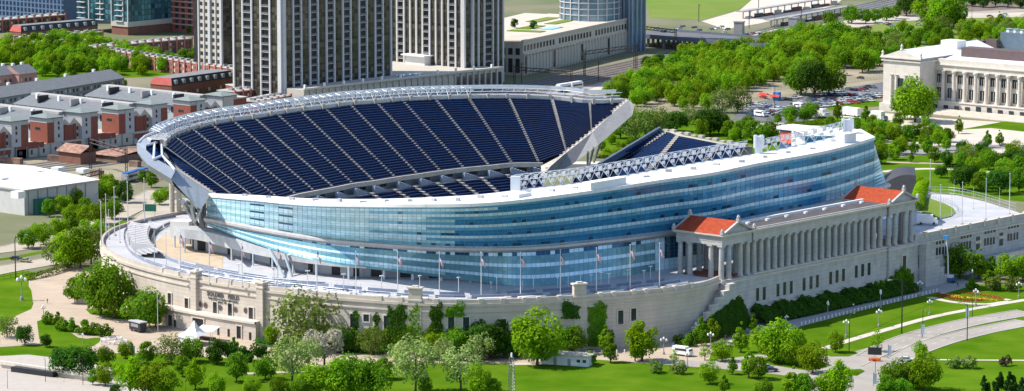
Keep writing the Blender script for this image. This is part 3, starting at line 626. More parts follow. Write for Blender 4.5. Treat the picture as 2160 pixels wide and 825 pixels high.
for k in range(9): nw.prism([(-.9, L_+8+k*9), (.6, L_+8+k*9), (.6, L_+9.2+k*9), (-.9, L_+9.2+k*9)], T-.2, T+1.9, 1)
north = nw.build('north_wing', [M['stoneg'], M['stone2'], M['deck']], stad, 'long windowed stone wall carrying a pale raised drive')
def nwin(px, py, h, w_=1.1):
    X = .02; Y = 120.
    for _ in range(40): Y += (px-pr((X, Y, 10))[0])/3.3
    z = zat(X, Y, py)-h/2; MB().box((X, Y, z), (.2, w_, h)).build('window', M['win'], north); return Y
S3 = lambda x, y: (1780+x/2.947, 360+y/2.947)
for x, y in [(578, 450), (597, 446), (617, 442), (731, 415), (749, 411), (768, 408), (786, 404), (880, 385), (898, 381), (916, 377), (935, 373), (1026, 352), (1044, 349), (1062, 345), (1080, 342)]: nwin(*S3(x, y), 1.1)
for x, y in [(578, 502), (596, 499), (616, 496), (635, 492), (731, 468), (749, 465), (766, 462), (784, 459), (878, 443), (895, 440), (914, 438), (932, 434), (1023, 415), (1040, 412), (1060, 408), (1078, 405)]: nwin(*S3(x, y), 2.6)
for x, y in ((833, 450), (978, 425)):
    Y = nwin(*S3(x, y), 4.6, 2.2); MB().box((.1, Y, T-6), (.7, 4.2, 1)).build('door_hood', M['stone2'], north)
# dark vaulted roof behind the north pavilion
b = MB(); c0 = at(1862, 392, T); c1 = at(1932, 398, T); d = c1-c0; P = []
for k in range(11): f = k/10; P.append(c0+d*f+Z(.5+4.6*math.sin(math.pi*min(1, f*1.15)*.55)))
bk = [p+Vector((-9, 12, 1.2)) for p in P]; b.strip([Vector((p.x, p.y, 0)) for p in P], P); b.strip(P, bk); b.strip(bk, [Vector((p.x, p.y, 0)) for p in bk]); b.face([(P[-1].x, P[-1].y, 0), P[-1], bk[-1], (bk[-1].x, bk[-1].y, 0)])
b.build('vaulted_roof', mat('dark_vault', (.05, .052, .06), .7), stad, 'dark curved roof behind the far pavilion')
# ---- terrace, concourse band and rear rings ----
dk.build('terrace', M['deck'], stad, 'pale open terrace around the bowl')
def rail_px(tab, z): return [at(x, y, z) for x, y in tab]
R5 = lambda x, y: (360+x/3.436, 400+y/3.436)
bu = [R5(*q) for q in ((20, 262), (65, 282), (240, 303), (400, 342), (560, 390), (700, 430), (850, 470), (1000, 505), (1240, 548), (1420, 560))]
bl = [R5(*q) for q in ((20, 330), (60, 345), (150, 375), (300, 420), (480, 458), (650, 488), (800, 512), (1000, 535), (1240, 562), (1420, 572))]
ZU = [23.5, 24.3, 24.3, 23.9, 23.4, 23, 22.4, 21.8, 21, 20.6]
U = [at(x, y, z) for (x, y), z in zip(bu, ZU)]; Lw = []
for u, (x, y) in zip(U, bl): Lw.append(Vector((u.x+(at(x, y, 21).x-at(x, y, 21).x), u.y, zat(u.x, u.y, y))))
U = spline(U, 4); Lw = spline(Lw, 4)
def ou(P, k):
    n = norm2(P, k); return n if n.y < 0 else -n
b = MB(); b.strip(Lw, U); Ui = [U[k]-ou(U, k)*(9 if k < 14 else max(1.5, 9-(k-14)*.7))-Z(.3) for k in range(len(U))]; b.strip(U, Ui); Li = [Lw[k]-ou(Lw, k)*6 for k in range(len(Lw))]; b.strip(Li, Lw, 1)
b.build('soffit_band', [mat('pale_soffit', (.44, .45, .46), .6, .1), M['concd']], stad, 'sloping pale grey band below the glass wall')
wb = MB(); fl = [Vector((p.x, p.y, T+.05)) for p in Li]; wb.strip(fl, Li); wallb = wb.build('concourse_wall', mat('concourse_white', (.50, .51, .53), .7), stad, 'white concourse wall with dark doorways under the band')
for k in range(2, len(Li)-1, 4):
    p = Li[k]; n = ou(Li, k); a = math.atan2(n.y, n.x); MB().box((p.x+n.x*.1, p.y+n.y*.1, T+.1), (.3, 1.9 if k % 3 else 3.2, 3.6), a).build('doorway', M['dark'], wallb)
for k in range(1, len(Lw)-1, 4):
    p = Lw[k]; MB().tube([(p.x, p.y, T), (p.x, p.y, p.z+.2)], .3, 8).build('post', M['steelw'], wallb)
for (a_, c_) in ((R5(715, 432), R5(825, 640)), (R5(825, 465), R5(880, 630)), (R5(855, 470), R5(905, 600))):
    MB().tube([at(a_[0], a_[1], 23), at(c_[0], c_[1], T)], .5, 6).build('raking_strut', _m['strut_paint'], stad)
cw = [Vector((p.x, p.y, T+.05)) for p in bot_r[32:92]]; cin = [cw[k]-outw(cw, k)*5 for k in range(len(cw))]
b = MB(); b.strip(cin, [p+Z(6.5) for p in cin]); ub = b.build('ground_floor_wall', mat('concourse_white2', (.36, .38, .41), .7), stad)
for k in range(3, 58, 6):
    p = cin[k]; n = outw(cin, k); a = math.atan2(n.y, n.x); MB().box((p.x+n.x*.1, p.y+n.y*.1, T+.1), (.3, 3.4, 3.4), a).build('doorway', M['dark'], ub)
    q = cw[k+2]-outw(cw, k)*1.2; MB().tube([(q.x, q.y, T), (q.x, q.y, bot_r[34+k].z+.3)], .45, 8).build('round_pier', M['steelw'], ub)
# raised rings at the open south end
q1 = [(371, 459), (320, 468), (286, 477), (267, 487), (261, 500), (263, 515), (271, 530), (290, 545), (325, 560), (376, 574), (450, 590), (560, 604), (700, 611)]
q2 = [(371, 470), (350, 478), (331, 490), (322, 503), (321, 515), (326, 529), (340, 541), (362, 552), (392, 561), (450, 575), (560, 594), (700, 603), (760, 606)]
r_out = resample(spline(rail_px(q1, T), 6), 90); r_in = resample(spline(rail_px(q2, T), 6), 90)
def fence_on(P, h, name, parent, mt=M['rail'], step=1, panel=True, rr=.05):
    b = MB()
    for hh in (h, h*.5, .12): b.tube([p+Z(hh) for p in P], rr, 4, cap=False)
    for k in range(0, len(P), step): b.tube([P[k], P[k]+Z(h)], rr*1.2, 4, cap=False)
    if not panel:
        return b.build(name, mt, parent)
    for a_, c_ in zip(P, P[1:]):
        n_ = max(1, int((c_-a_).length/.5))
        for j in range(n_): q_ = a_.lerp(c_, j/n_); b.tube([q_+Z(.1), q_+Z(h)], .025, 3, cap=False)
    return b.build(name, mt, parent)
fence_on([p+Z(.05) for p in r_out], 1.3, 'railing', stad); fence_on([p+Z(.05) for p in r_in], 1.3, 'railing', stad)
b = MB()
for j in range(5):      # banked old bleachers between the two railings
    A = [r_out[k].lerp(r_in[k], (j+.3)/6)+Z(.1+.5*j) for k in range(10, 44)]; B = [p+Z(.5) for p in A]; C_ = [r_out[k].lerp(r_in[k], (j+1.3)/6)+Z(.6+.5*j) for k in range(10, 44)]; b.strip(A, B, 1); b.strip(B, C_, 0)
b.build('bleacher_ring', [M['deck'], M['concd']], stad, 'curved pale bleachers at the open south end')
for k in range(16, 40, 2):
    a_, c_ = r_out[k].lerp(r_in[k], .15), r_out[k].lerp(r_in[k], .85); d = c_-a_; MB().box(((a_.x+c_.x)/2, (a_.y+c_.y)/2, T+.2), (d.length, .45, 3.2), math.atan2(d.y, d.x), 0, 1).build('bleacher_aisle_wall', [M['deck'], M['white']], stad)
fl_ = rail_px(((378, 490), (345, 497), (326, 512), (335, 530), (365, 545), (400, 552), (470, 568), (470, 540), (420, 505)), T+.03); MB().face([tuple(p+Z(.04)) for p in fl_]).build('paved_court', mat('tan_paving', (.48, .38, .27), .85), stad)
b = MB(); sr = [Vector((p.x, p.y, T+.06)) for p in off(ring, 9.5)][3:96]
b2 = off(ring, 8.2, T)[4:96]
fence_on(b2[::2], 1.25, 'railing', stad, panel=True)
for dd in (8.3, 14.5):
    pp = off(ring, dd, T)[6:98]
    for j in range(0, 88, 6): b = MB(); q_ = pp[j:j+6]; b.strip([p+Z(.1) for p in q_], [p+Z(1.15) for p in q_]); b.build('railing_panel', mat('railing_blue', (.20, .24, .33), .5, .2), stad)
for P_ in (r_out, r_in):
    for j in range(0, 84, 7): b = MB(); q_ = P_[j:j+7]; b.strip([p+Z(.1) for p in q_], [p+Z(1.1) for p in q_]); b.build('railing_panel', _m['railing_blue'], stad)
for k in range(8, 96, 6):      # long pale benches of the terrace
    p = off(ring, 6.8, T)[k]; n = norm2(ring, k); a = math.atan2(n.y, n.x)+math.pi/2; MB().box((p.x, p.y, T+.02), (9, 1.1, .55), a).build('terrace_bench', M['white'], stad)
# narrow ramps inside the court
b = MB(); A = at(372, 484, 19); b.box((A.x+3, A.y, T), (7, 5, 6), .4); b.build('ticket_block', M['white'], stad)
MB().box((at(398, 512, T).x, at(398, 512, T).y, T), (4, 7, 4.6), .4).build('vent_housing', M['deck'], stad)
# =====================================================================  GROUND, ROADS, LAWNS
G_GR = mat('lawn_grass', (.050, .130, .004), 1, scale=.06, col2=(.115, .195, .012), det=10, spec=.0, mott=.22)
G_GR2 = mat('field_turf', (.12, .19, .02), 1, scale=.03, col2=(.17, .22, .05), det=6, spec=.1)
TAN = mat('tan_pavement', (.44, .35, .26), .9, scale=.12, var=.1, course=(0, 4, .08), mott=.1); PALE = mat('pale_pavement', (.52, .46, .38), .9, scale=.1, var=.1)
ROAD = mat('light_road', (.34, .305, .265), .9, scale=.08, var=.12, mott=.15); ASPH = mat('lot_asphalt', (.13, .13, .14), .9, scale=.1, var=.2)
BAL = mat('track_ballast', (.17, .13, .10), .95, scale=.2, var=.4, det=8); BARE = mat('scrubby_ground', (.16, .15, .09), .95, scale=.03, col2=(.36, .30, .21), det=8)
GND = mat('city_ground', (.10, .13, .05), .95, scale=.012, col2=(.24, .21, .15), det=8, spec=.1)
def sheet(name, pts, z, mt, kind='structure', label=None, smooth=0, world=False):
    P = [Vector((p[0], p[1], z)) if world else at(p[0], p[1], z) for p in pts]
    if smooth: P = spline(P+[P[0]], smooth)[:-1]
    bm = bmesh.new(); vs = [bm.verts.new(p) for p in P]; f = bm.faces.new(vs); bmesh.ops.triangulate(bm, faces=[f]); bm.normal_update()
    if sum(f.normal.z for f in bm.faces) < 0: bmesh.ops.reverse_faces(bm, faces=bm.faces[:])
    me = bpy.data.meshes.new(name); bm.to_mesh(me); bm.free(); me.materials.append(mt); o = bpy.data.objects.new(name, me); sc.collection.objects.link(o)
    return tag(o, label=label, kind=kind)
def ribbon(name, cl, w_, z, mt, kind='structure', world=False, kerb=False, n=8, label=None):
    C = [Vector((p[0], p[1], z)) if world else at(p[0], p[1], z) for p in cl]; C = spline(C, n) if len(C) > 2 else C
    A, B = [], []
    for k in range(len(C)): q = norm2(C, k)*w_/2; A.append(C[k]+q); B.append(C[k]-q)
    b = MB(); b.strip(B, A)
    if kerb:
        for S, sg in ((A, 1), (B, -1)):
            O = [S[k]+norm2(C, k)*sg*.35 for k in range(len(C))]; hi = Vector((0, 0, .14))
            b.strip([p+hi for p in S], [p+hi for p in O], 1); b.strip(S, [p+hi for p in S], 1); b.strip([p+hi for p in O], [p-Vector((0, 0, z)) for p in O], 1)
    o = b.build(name, [mt, PALE]); return tag(o, label=label, kind=kind), C
sheet('ground', [(-7000, -1600), (250, -1600), (250, 1200), (3000, 1200), (3000, 9000), (-7000, 9000)], 0, GND, world=True)
sheet('lake_water', [(250, -6000), (6000, -6000), (6000, 1200), (250, 1200)], -.6, mat('lake_water', (.01, .06, .12), .12, var=.1, scale=.02, spec=.5), world=True)
sheet('park_lawn', [(-20, 905), (2220, 905), (2220, 600), (2000, 600), (1800, 640), (1500, 680), (1200, 690), (600, 700), (300, 660), (200, 600), (0, 560), (-20, 560)], .02, G_GR)
sheet('north_park', [(1560, 262), (2200, 340), (2200, 430), (1960, 405), (1850, 420), (1700, 330), (1300, 340), (1250, 300), (1330, 230)], .02, G_GR)
# plaza and promenades
sheet('plaza', [(61, 591), (100, 575), (148, 561), (215, 565), (290, 620), (356, 660), (356, 680), (470, 695), (560, 712), (700, 735), (900, 742), (1080, 742), (1250, 728), (1400, 705), (1500, 690), (1560, 690), (1560, 712), (1500, 745), (1490, 776), (1385, 768), (1250, 758), (1080, 768), (900, 766), (760, 770), (690, 776), (560, 760), (420, 752), (330, 745), (203, 745), (168, 724), (122, 724), (30, 730), (0, 732), (0, 700), (30, 668), (66, 652), (71, 640), (60, 615)], .04, TAN)
sheet('promenade', [(1560, 712), (1545, 690), (1600, 672), (1700, 645), (1800, 622), (1905, 600), (1976, 583), (2030, 588), (2060, 600), (2000, 617), (1976, 617), (1830, 651), (1691, 688), (1640, 703)], .05, mat('grey_promenade', (.33, .32, .31), .85, var=.08))
sheet('driveway', [(1385, 756), (1490, 762), (1600, 748), (1742, 752), (1800, 742), (1874, 722), (1890, 735), (1880, 752), (1870, 760), (1862, 790), (1850, 830), (1700, 830), (1705, 800), (1640, 790), (1500, 776), (1385, 768)], .06, ROAD)
for nm, pts in (('lawn_bank', [(1696, 691), (1830, 656), (1971, 621), (1990, 632), (1930, 655), (1788, 715), (1745, 735), (1720, 715)]), ('lawn_island', [(1745, 740), (1790, 735), (1810, 745), (1790, 752), (1750, 752)]), ('lawn_island', [(1790, 780), (1815, 778), (1825, 783), (1808, 793), (1788, 792)]), ('lawn_island', [(1700, 742), (1735, 760), (1745, 775), (1705, 782), (1640, 772), (1640, 748)]), ('lawn_island', [(1600, 756), (1640, 750), (1650, 772), (1600, 770)])):
    sheet(nm, pts, .08, G_GR)
pth, _ = ribbon('path', [(1740, 735), (1788, 719), (1860, 698), (1960, 670), (2060, 650), (2165, 632)], 3.2, .09, PALE)
ribbon('path', [(1960, 627), (2010, 637), (2068, 641), (2130, 636)], 3, .10, PALE)
ribbon('path', [(1985, 618), (2060, 622), (2130, 633)], 2.6, .09, PALE)
rdA, CA = ribbon('road', [(1840, 752), (1882, 729), (1950, 704), (2040, 681), (2110, 668), (2170, 658)], 9.5, .10, ROAD, kerb=True)
rdB, CB = ribbon('road', [(1850, 775), (1905, 749), (1980, 721), (2060, 700), (2120, 688), (2170, 678)], 9.5, .10, ROAD, kerb=True)
ribbon('road', [(1775, 850), (1800, 800), (1845, 757)], 14, .08, ROAD)
ribbon('path', [(1925, 757), (2000, 759), (2165, 760)], 1.7, .09, PALE)
ribbon('path', [(520, 788), (590, 785), (680, 780), (760, 772)], 3, .09, TAN)
ribbon('path', [(1075, 768), (1160, 766), (1250, 760)], 3.5, .07, PALE)
for C_ in (CA, CB):      # painted lane dashes
    for k in range(3, len(C_)-2, 2):
        d = (C_[k+1]-C_[k]); a = math.atan2(d.y, d.x); b = MB(); b.box((C_[k].x, C_[k].y, .104), (2.6, .14, .006), a); tag(b.build('lane_marking', M['white']), kind='structure')
# south-west drive, its verge and the highway carriageways
rl, CL1 = ribbon('highway', [(-40, 578), (20, 566), (100, 552), (180, 534), (262, 498), (330, 452), (372, 418)], 13, .06, mat('warm_road', (.40, .345, .27), .9, scale=.1, var=.1), kerb=True)
rl, CL2 = ribbon('highway', [(-40, 532), (40, 521), (110, 503), (190, 478), (270, 440), (345, 402)], 13, .06, _m['warm_road'], kerb=True)
ribbon('verge', [(-40, 552), (30, 543), (105, 527), (190, 503), (268, 466)], 4, .05, G_GR)
sheet('verge', [(-10, 600), (52, 592), (66, 612), (70, 640), (40, 655), (-10, 672)], .05, G_GR)
sheet('verge', [(78, 678), (110, 672), (165, 712), (210, 712), (200, 728), (150, 738), (90, 728)], .07, G_GR, smooth=3)
sheet('verge', [(180, 652), (240, 652), (300, 668), (310, 678), (240, 672), (190, 662)], .07, G_GR)
sheet('planting_bed', [(528, 688), (620, 722), (880, 735), (1250, 722), (1480, 688), (1500, 700), (1380, 712), (1250, 738), (1080, 745), (880, 747), (620, 742), (540, 728)], .06, mat('bed_groundcover', (.03, .06, .015), .95, col2=(.05, .10, .02), scale=.6))
# bottom-left approach road with a low underpass bridge
sheet('approach_road', [(-20, 752), (60, 748), (160, 760), (300, 790), (330, 850), (-20, 850)], .05, mat('bleached_road', (.42, .37, .32), .9, var=.06))
# rail corridor, yards and the city blocks behind
sheet('rail_bed', [(-640, -300), (-390, -300), (-390, 100), (-395, 300), (-400, 700), (-470, 1200), (-600, 1700), (-760, 1700), (-640, 1000), (-560, 700), (-500, 400), (-480, 100)], .03, BAL, world=True)
sheet('park_lawn', [(1270, 205), (1345, 165), (1400, 143), (1480, 120), (1570, 108), (1650, 88), (1720, 76), (1800, 82), (1870, 100), (1870, 172), (1780, 186), (1700, 202), (1600, 214), (1530, 226), (1440, 236), (1340, 236)], .08, BARE)
sheet('block_lawn', [(-10, 100), (190, 94), (225, 104), (330, 126), (460, 140), (330, 162), (262, 164), (180, 170), (80, 180), (-10, 180)], .05, G_GR)
sheet('service_yard', [(60, 395), (230, 408), (300, 385), (300, 345), (200, 335), (100, 330), (-20, 345), (-20, 420)], .05, BARE)
sheet('service_road', [(1225, 195), (1300, 168), (1360, 158), (1340, 185), (1325, 197), (1245, 200)], .07, PALE)
ribbon('service_road', [(1150, 205), (1330, 168), (1480, 118), (1620, 88), (1760, 60), (1900, 38), (2180, 20)], 16, .06, ROAD)
sheet('far_meadow', [(1360, -4), (1590, -4), (1560, 20), (1480, 42), (1372, 38)], .05, G_GR2)
sheet('far_meadow', [(1660, 60), (2180, 30), (2180, 130), (1900, 120), (1700, 100)], .04, G_GR2)
sheet('far_lot', [(1590, -4), (1780, -4), (1760, 12), (1600, 50), (1530, 62), (1480, 45), (1560, 22)], .06, PALE)
sheet('parking_lot', [(1545, 252), (1570, 222), (1640, 196), (1750, 182), (1875, 168), (1880, 205), (1760, 214), (1735, 230), (1715, 250), (1690, 262)], .06, ASPH)
sheet('lot_verge', [(1740, 225), (1850, 212), (1880, 222), (1800, 228), (1750, 232)], .09, G_GR)
sheet('forecourt', [(1560, 264), (1700, 252), (1860, 238), (1990, 250), (2180, 262), (2180, 330), (2060, 318), (1900, 300), (1800, 310), (1700, 285), (1600, 275)], .05, PALE)
for pts in ([(1680, 262), (1740, 246), (1850, 250), (1900, 262), (1860, 275), (1760, 268)], [(1880, 280), (2000, 290), (1990, 300), (1860, 296)], [(2020, 274), (2090, 270), (2180, 280), (2180, 262), (2120, 256)]): sheet('lawn_panel', pts, .08, G_GR)
ribbon('road', [(1840, 330), (1930, 322), (2010, 316), (2090, 310), (2180, 312)], 16, .09, mat('grey_road', (.25, .24, .23), .9))
ribbon('road', [(1560, 85), (1640, 70), (1740, 58), (1840, 44), (1960, 36), (2180, 30)], 30, .09, mat('bleached_road2', (.45, .39, .32), .9, var=.12, scale=.05))
ribbon('road', [(1600, 40), (1700, 26), (1800, 16), (1900, 6), (2000, -4)], 22, .09, ASPH)
ribbon('path', [(1860, 362), (1950, 356), (2050, 360), (2180, 372)], 5, .08, PALE)
ribbon('path', [(1870, 342), (1980, 345), (2100, 348), (2180, 352)], 4, .08, TAN)
# flower bed, bright stripes of red and yellow
sheet('flower_bed_edge', [(1978, 622), (2010, 617), (2080, 622), (2120, 630), (2080, 640), (2010, 634)], .11, G_GR, smooth=4)
def bed(cl, col, nm):
    b = MB(); C_ = spline([at(x, y, .12) for x, y in cl], 8); r = random.Random(nm)
    for k in range(len(C_)-1):
        for j in range(26):
            p = C_[k].lerp(C_[k+1], r.random())+Vector((r.uniform(-1.5, 1.5), r.uniform(-1.5, 1.5), r.uniform(0, .25))); s = r.uniform(.1, .22); a = r.random()*6
            b.face([p+Vector((math.cos(a+t)*s, math.sin(a+t)*s, .1*math.sin(t))) for t in (0, 1.57, 3.14, 4.71)])
    return b.build('flower_bed', mat(nm, col, .8, var=.3))
tag(bed([(1984, 622), (2000, 628), (2030, 633), (2060, 634), (2084, 631)], (.30, .02, .015), 'red_flowers'), 'curving bed of red flowers in the lawn by the far promenade', 'flower bed')
tag(bed([(2000, 621), (2026, 627), (2058, 629), (2096, 634)], (.65, .38, .02), 'yellow_flowers'), 'thin curving stripe of yellow flowers inside the red bed', 'flower bed')
tag(bed([(2030, 619), (2060, 620), (2092, 625), (2112, 631)], (.35, .08, .02), 'rust_flowers'), 'rust coloured flower strip at the outer edge of the planted oval', 'flower bed')
# =====================================================================  CITY AND MUSEUM BEHIND
def ext_x(p, px):        # metres west of p at which picture column px is reached
    d = 0.
    for _ in range(20): d += (pr((p[0]-d, p[1], p[2]))[0]-px)/(.75*4.2)
    return d
def ext_y(p, px):
    d = 0.
    for _ in range(20): d -= (pr((p[0], p[1]+d, p[2]))[0]-px)/(.65*4.2)
    return d
GB = mat('tower_glass', (.075, .068, .052), .15, .2, var=.35, scale=.08, spec=.6, island=.7); GB2 = mat('tower_blue_glass', (.15, .23, .30), .14, .25, var=.3, scale=.08, spec=.6, island=.5)
PIER = mat('tower_pier', (.54, .53, .53), .7, var=.05); SLAB = mat('balcony_slab', (.40, .38, .36), .8, var=.1); BEIGE = mat('beige_concrete', (.52, .45, .37), .8, var=.06)
CREAM = mat('cream_render', (.47, .43, .37), .85, var=.06); SLATE = mat('slate_roof', (.16, .17, .18), .85, var=.12, scale=.5); GREENROOF = mat('copper_roof', (.19, .225, .21), .7, var=.1); PINK = mat('pink_brick', (.46, .26, .22), .85, var=.1); BRD = mat('brown_brick', (.20, .09, .065), .85, var=.15)
def bays(root, o, d, n, spec, z0, z1, st=3.75):
    """one face of a tower: o start point, d along, n outward, spec = [(kind, width)]"""
    x = 0.; d = Vector(d); n = Vector(n); a = math.atan2(d.y, d.x)
    for kind, w_ in spec:
        c = Vector((o[0], o[1], 0))+d*(x+w_/2)
        if kind in 'pP':
            dep = .9 if kind == 'p' else 1.3; q = c+n*dep/2; MB().box((q.x, q.y, z0), (w_, dep, z1-z0), a).build('pier', PIER, root)
        elif kind == 'g':
            b = MB(); nc = max(2, round(w_/2.2))
            for s in range(int((z1-z0)/st)):
                for k in range(nc):
                    u0, u1 = -w_/2+w_*k/nc+.06, -w_/2+w_*(k+1)/nc-.06; zz = z0+s*st; p = c+n*.12
                    for v0, v1 in ((.15, 1.25), (1.35, st-.15)): b.face([p+d*u0+Z(zz+v0), p+d*u1+Z(zz+v0), p+d*u1+Z(zz+v1), p+d*u0+Z(zz+v1)])
            b.build('window_bay', GB, root)
        elif kind == 'b':
            b = MB()
            for s in range(int((z1-z0)/st)):
                zz = z0+s*st; q = c+n*.45; b.box((q.x, q.y, zz), (w_, 1.1, .28), a, 0); q = c+n*.95; b.box((q.x, q.y, zz+.28), (w_*.96, .06, .95), a, 1)
                p = c-n*.0+n*.03; b.face([p-d*w_*.45+Z(zz+.35), p+d*w_*.45+Z(zz+.35), p+d*w_*.45+Z(zz+st-.1), p-d*w_*.45+Z(zz+st-.1)], 2)
            b.build('balcony_stack', [SLAB, mat('balcony_rail', (.13, .13, .14), .5), M['dark']], root)
        elif kind == 'w':
            b = MB(); q = c+n*.2; b.box((q.x, q.y, z0), (w_, .4, z1-z0), a, 0)
            for s in range(int((z1-z0)/st)):
                q = c+n*.42; b.box((q.x, q.y, z0+s*st+.9), (w_*.62, .08, 2.0), a, 1)
            b.build('window_column', [BEIGE, M['win']], root)
        x += w_
    return x
def tower(label, x, y, wx, wy, h, south, east, core=None):
    t = thing('apartment_tower', label, 'tower', (x, y, 0)); t['category'] = 'tower'
    MB().prism([(-wx, 0), (0, 0), (0, wy), (-wx, wy)], 0, h).build('core', core or mat('tower_core', (.07, .065, .06), .5, var=.2), t)
    f = wx/sum(w for _, w in south); bays(t, (-wx, 0), (1, 0, 0), (0, -1, 0), [(k, w*f) for k, w in south], 0, h)
    f = wy/sum(w for _, w in east); bays(t, (0, 0), (0, 1, 0), (1, 0, 0), [(k, w*f) for k, w in east], 0, h)
    b = MB(); b.box((-wx/2, wy/2, h), (wx+1.5, wy+1.5, 1.2)); b.build('roof', SLAB, t); return t
P = at(597, 186, 9.4); wx = ext_x(P, 494); wy = ext_y(P, 825)
S_ = [('p', .95), ('g', 5), ('p', .9), ('b', 5), ('p', .85), ('g', 5), ('p', .85), ('b', 5), ('p', .85), ('g', 5), ('P', 2.2)]
E_ = [('P', 1.2)]+sum([[('g', 5.2), ('p', .95), ('b', 4.6), ('p', .95)] for _ in range(6)], [])+[('g', 5), ('p', 1.05)]
tower('tall residential tower with white ribs and stacked balconies, the widest and nearest one', P.x, P.y, wx, wy, 96, S_, E_)
P2 = at(471, 113, 14); wx = ext_x(P2, 420); t = tower('beige concrete tower of small square windows beside the widest ribbed tower', P2.x, P2.y, wx, 30, 92, [('p', .8), ('w', 3), ('p', .7), ('w', 3), ('P', 1.6), ('w', 3), ('p', .7), ('w', 3), ('P', 1.4)], [('g', 12), ('g', 14)])
MB().prism([(-wx-7, 3), (-wx-.5, 3), (-wx-.5, 25), (-wx-7, 25)], 0, 92).build('dark_wing', mat('wing_glass', (.045, .045, .05), .2, .2, var=.3, scale=.3), t)
P3 = at(983, 137, 11); wx = ext_x(P3, 825); wy = ext_y(P3, 1061)
S3_ = sum([[('p', 1.05), ('g', 3.4), ('p', 1.05), ('b', 4.0)] if k % 2 == 0 else [('p', 1.05), ('g', 3.4), ('p', 1.0), ('g', 3.4)] for k in range(5)], [])+[('p', 1.05), ('g', 3.6), ('P', 2.6)]
tower('white ribbed residential tower rising from the arched podium right of the widest tower', P3.x, P3.y, wx, wy, 96, S3_, [('g', 3.5), ('P', 1.4), ('g', 3.4), ('p', .95), ('g', 3.4), ('p', .95), ('b', 5.5), ('p', .9), ('g', 3), ('p', .9), ('g', 3), ('p', .9)])
# podium with a pool deck below the ribbed towers
pd = thing('podium_building', 'long low stone podium with a pool deck at the foot of the ribbed towers', 'building')
A = at(640, 205, 6); B = at(1061, 137, 11); d = (B-A); d.z = 0; a = math.atan2(d.y, d.x); L = d.length; u = d.normalized(); nrm = Vector((u.y, -u.x, 0))
W = [A, B, B-nrm*75, A-nrm*34]; MB().prism([(p.x, p.y) for p in W], 0, 9.4, 0).build('deck', [CREAM], pd)
b = MB()
for k in range(int(L/4.4)):
    p = A+u*(2+k*4.4)+nrm*.3; b.box((p.x, p.y, .5), (2.6, .5, 7.2), a, 1 if k < L/4.4-9 else 2); p = A+u*(k*4.4)+nrm*.4; b.box((p.x, p.y, 0), (1, .9, 9), a, 0)
    p = A+u*(k*4.4+1); MB().box((p.x, p.y, 9.4), (.9, .9, 2.6), a).build('deck_post', M['white'], pd) if k % 3 == 0 else None
b.build('blind_arcade', [CREAM, BEIGE, M['win']], pd); b = MB(); b.prism([((p.x+nrm.x*.8), (p.y+nrm.y*.8)) for p in W[:2]]+[(p.x, p.y) for p in (B-nrm*1, A-nrm*1)], 9.4, 10.3); b.build('parapet', M['stone2'], pd)
p = at(862, 156, 10); MB().box((p.x, p.y, 9.5), (5, 16, .3), a-math.pi/2).build('pool', mat('pool_water', (.02, .42, .62), .1), pd)
c = at(893, 132, 10); MB().box((c.x, c.y+5, 9.4), (22, 14, 4.5), a, 0).build('pool_house', M['white'], pd); MB().box((c.x, c.y+5, 13.9), (26, 17, .6), a).build('pool_house_roof', M['whiteroof'], pd)
# parking and garden block beside the tracks
g = thing('garage_building', 'long beige building with blind arches and a planted roof beside the railway', 'building')
A = at(1103, 160, 0); B = at(1343, 104, 0); u = (B-A).normalized(); L = (B-A).length; nrm = Vector((u.y, -u.x, 0)); a = math.atan2(u.y, u.x); H = 18
wl = [A, B, B-nrm*70, A-nrm*60]; MB().prism([(p.x, p.y) for p in wl], 0, H).build('wall', BEIGE, g)
b = MB()
for k in range(int(L/4.1)):
    f = A+u*(2.5+k*4.1)
    if k % 12 != 10: q = f+nrm*.06; b.box((q.x, q.y, H-5), (2, .2, 2.9), a, 1)
    q = f+nrm*.2; b.box((q.x, q.y, 1), (2.9, .5, 9), a, 2 if k % 9 else 1); q = f-u*2+nrm*.35; b.box((q.x, q.y, 0), (.7, .7, H-6.5), a, 0)
q = A+u*L*.22+nrm*.5; b.box((q.x, q.y, 11.1), (L*.44, 1.2, .6), a, 3)
for k in range(14): q = A-nrm*(3+k*4.2)+u*-.1; b.box((q.x, q.y, 1.5), (.3, 2.4, 7.5), a, 1); b.box((q.x, q.y, 11), (.3, 2.4, 3.5), a, 1)
b.build('openings', [BEIGE, M['win'], CREAM, M['stone2']], g)
MB().prism([(p.x, p.y) for p in (A+nrm*.5-u*.5, B+nrm*.5, B-nrm*.6, A-nrm*.6-u*.5)], H, H+1.0).build('parapet', BEIGE, g)
MB().prism([(p.x, p.y) for p in (A-nrm*2+u*4, B-nrm*2, B-nrm*55, A-nrm*55+u*4)], H, H+.25).build('roof_deck', PALE, g)
for (x0, y0, w_, l_, mt_) in ((1120, 58, 22, 8, 'gr'), (1110, 66, 8, 20, 'gr'), (1180, 47, 26, 7, 'gr'), (1165, 60, 16, 6, 'pool'), (1145, 42, 30, 8, 'gr')):
    c = at(x0, y0, H+.3); MB().box((c.x, c.y, H+.25), (w_, l_, .35), a).build('roof_planting' if mt_ == 'gr' else 'roof_pool', G_GR2 if mt_ == 'gr' else _m['pool_water'], g)
cv = thing('glass_tower', 'round blue glass tower standing on the planted roof of the beige building', 'tower'); c = at(1262, 44, H); c2 = c-nrm*4
b = MB(); b.cone(c2.x-6, c2.y+6, [(17, 0), (17, 60)], 28); b.build('core', GB2, cv)
b = MB()
for k in range(15):
    for r_, z0, z1 in ((17.5, H+k*3.4, H+k*3.4+.45),): b.cone(c2.x-6, c2.y+6, [(17, z0), (r_, z0), (r_, z1), (17, z1)], 28)
for k in range(20): b.box((c2.x-6+17.3*math.cos(k*.314), c2.y+6+17.3*math.sin(k*.314), H), (.5, .5, 44), k*.314)
b.build('white_ribs', PIER, cv)
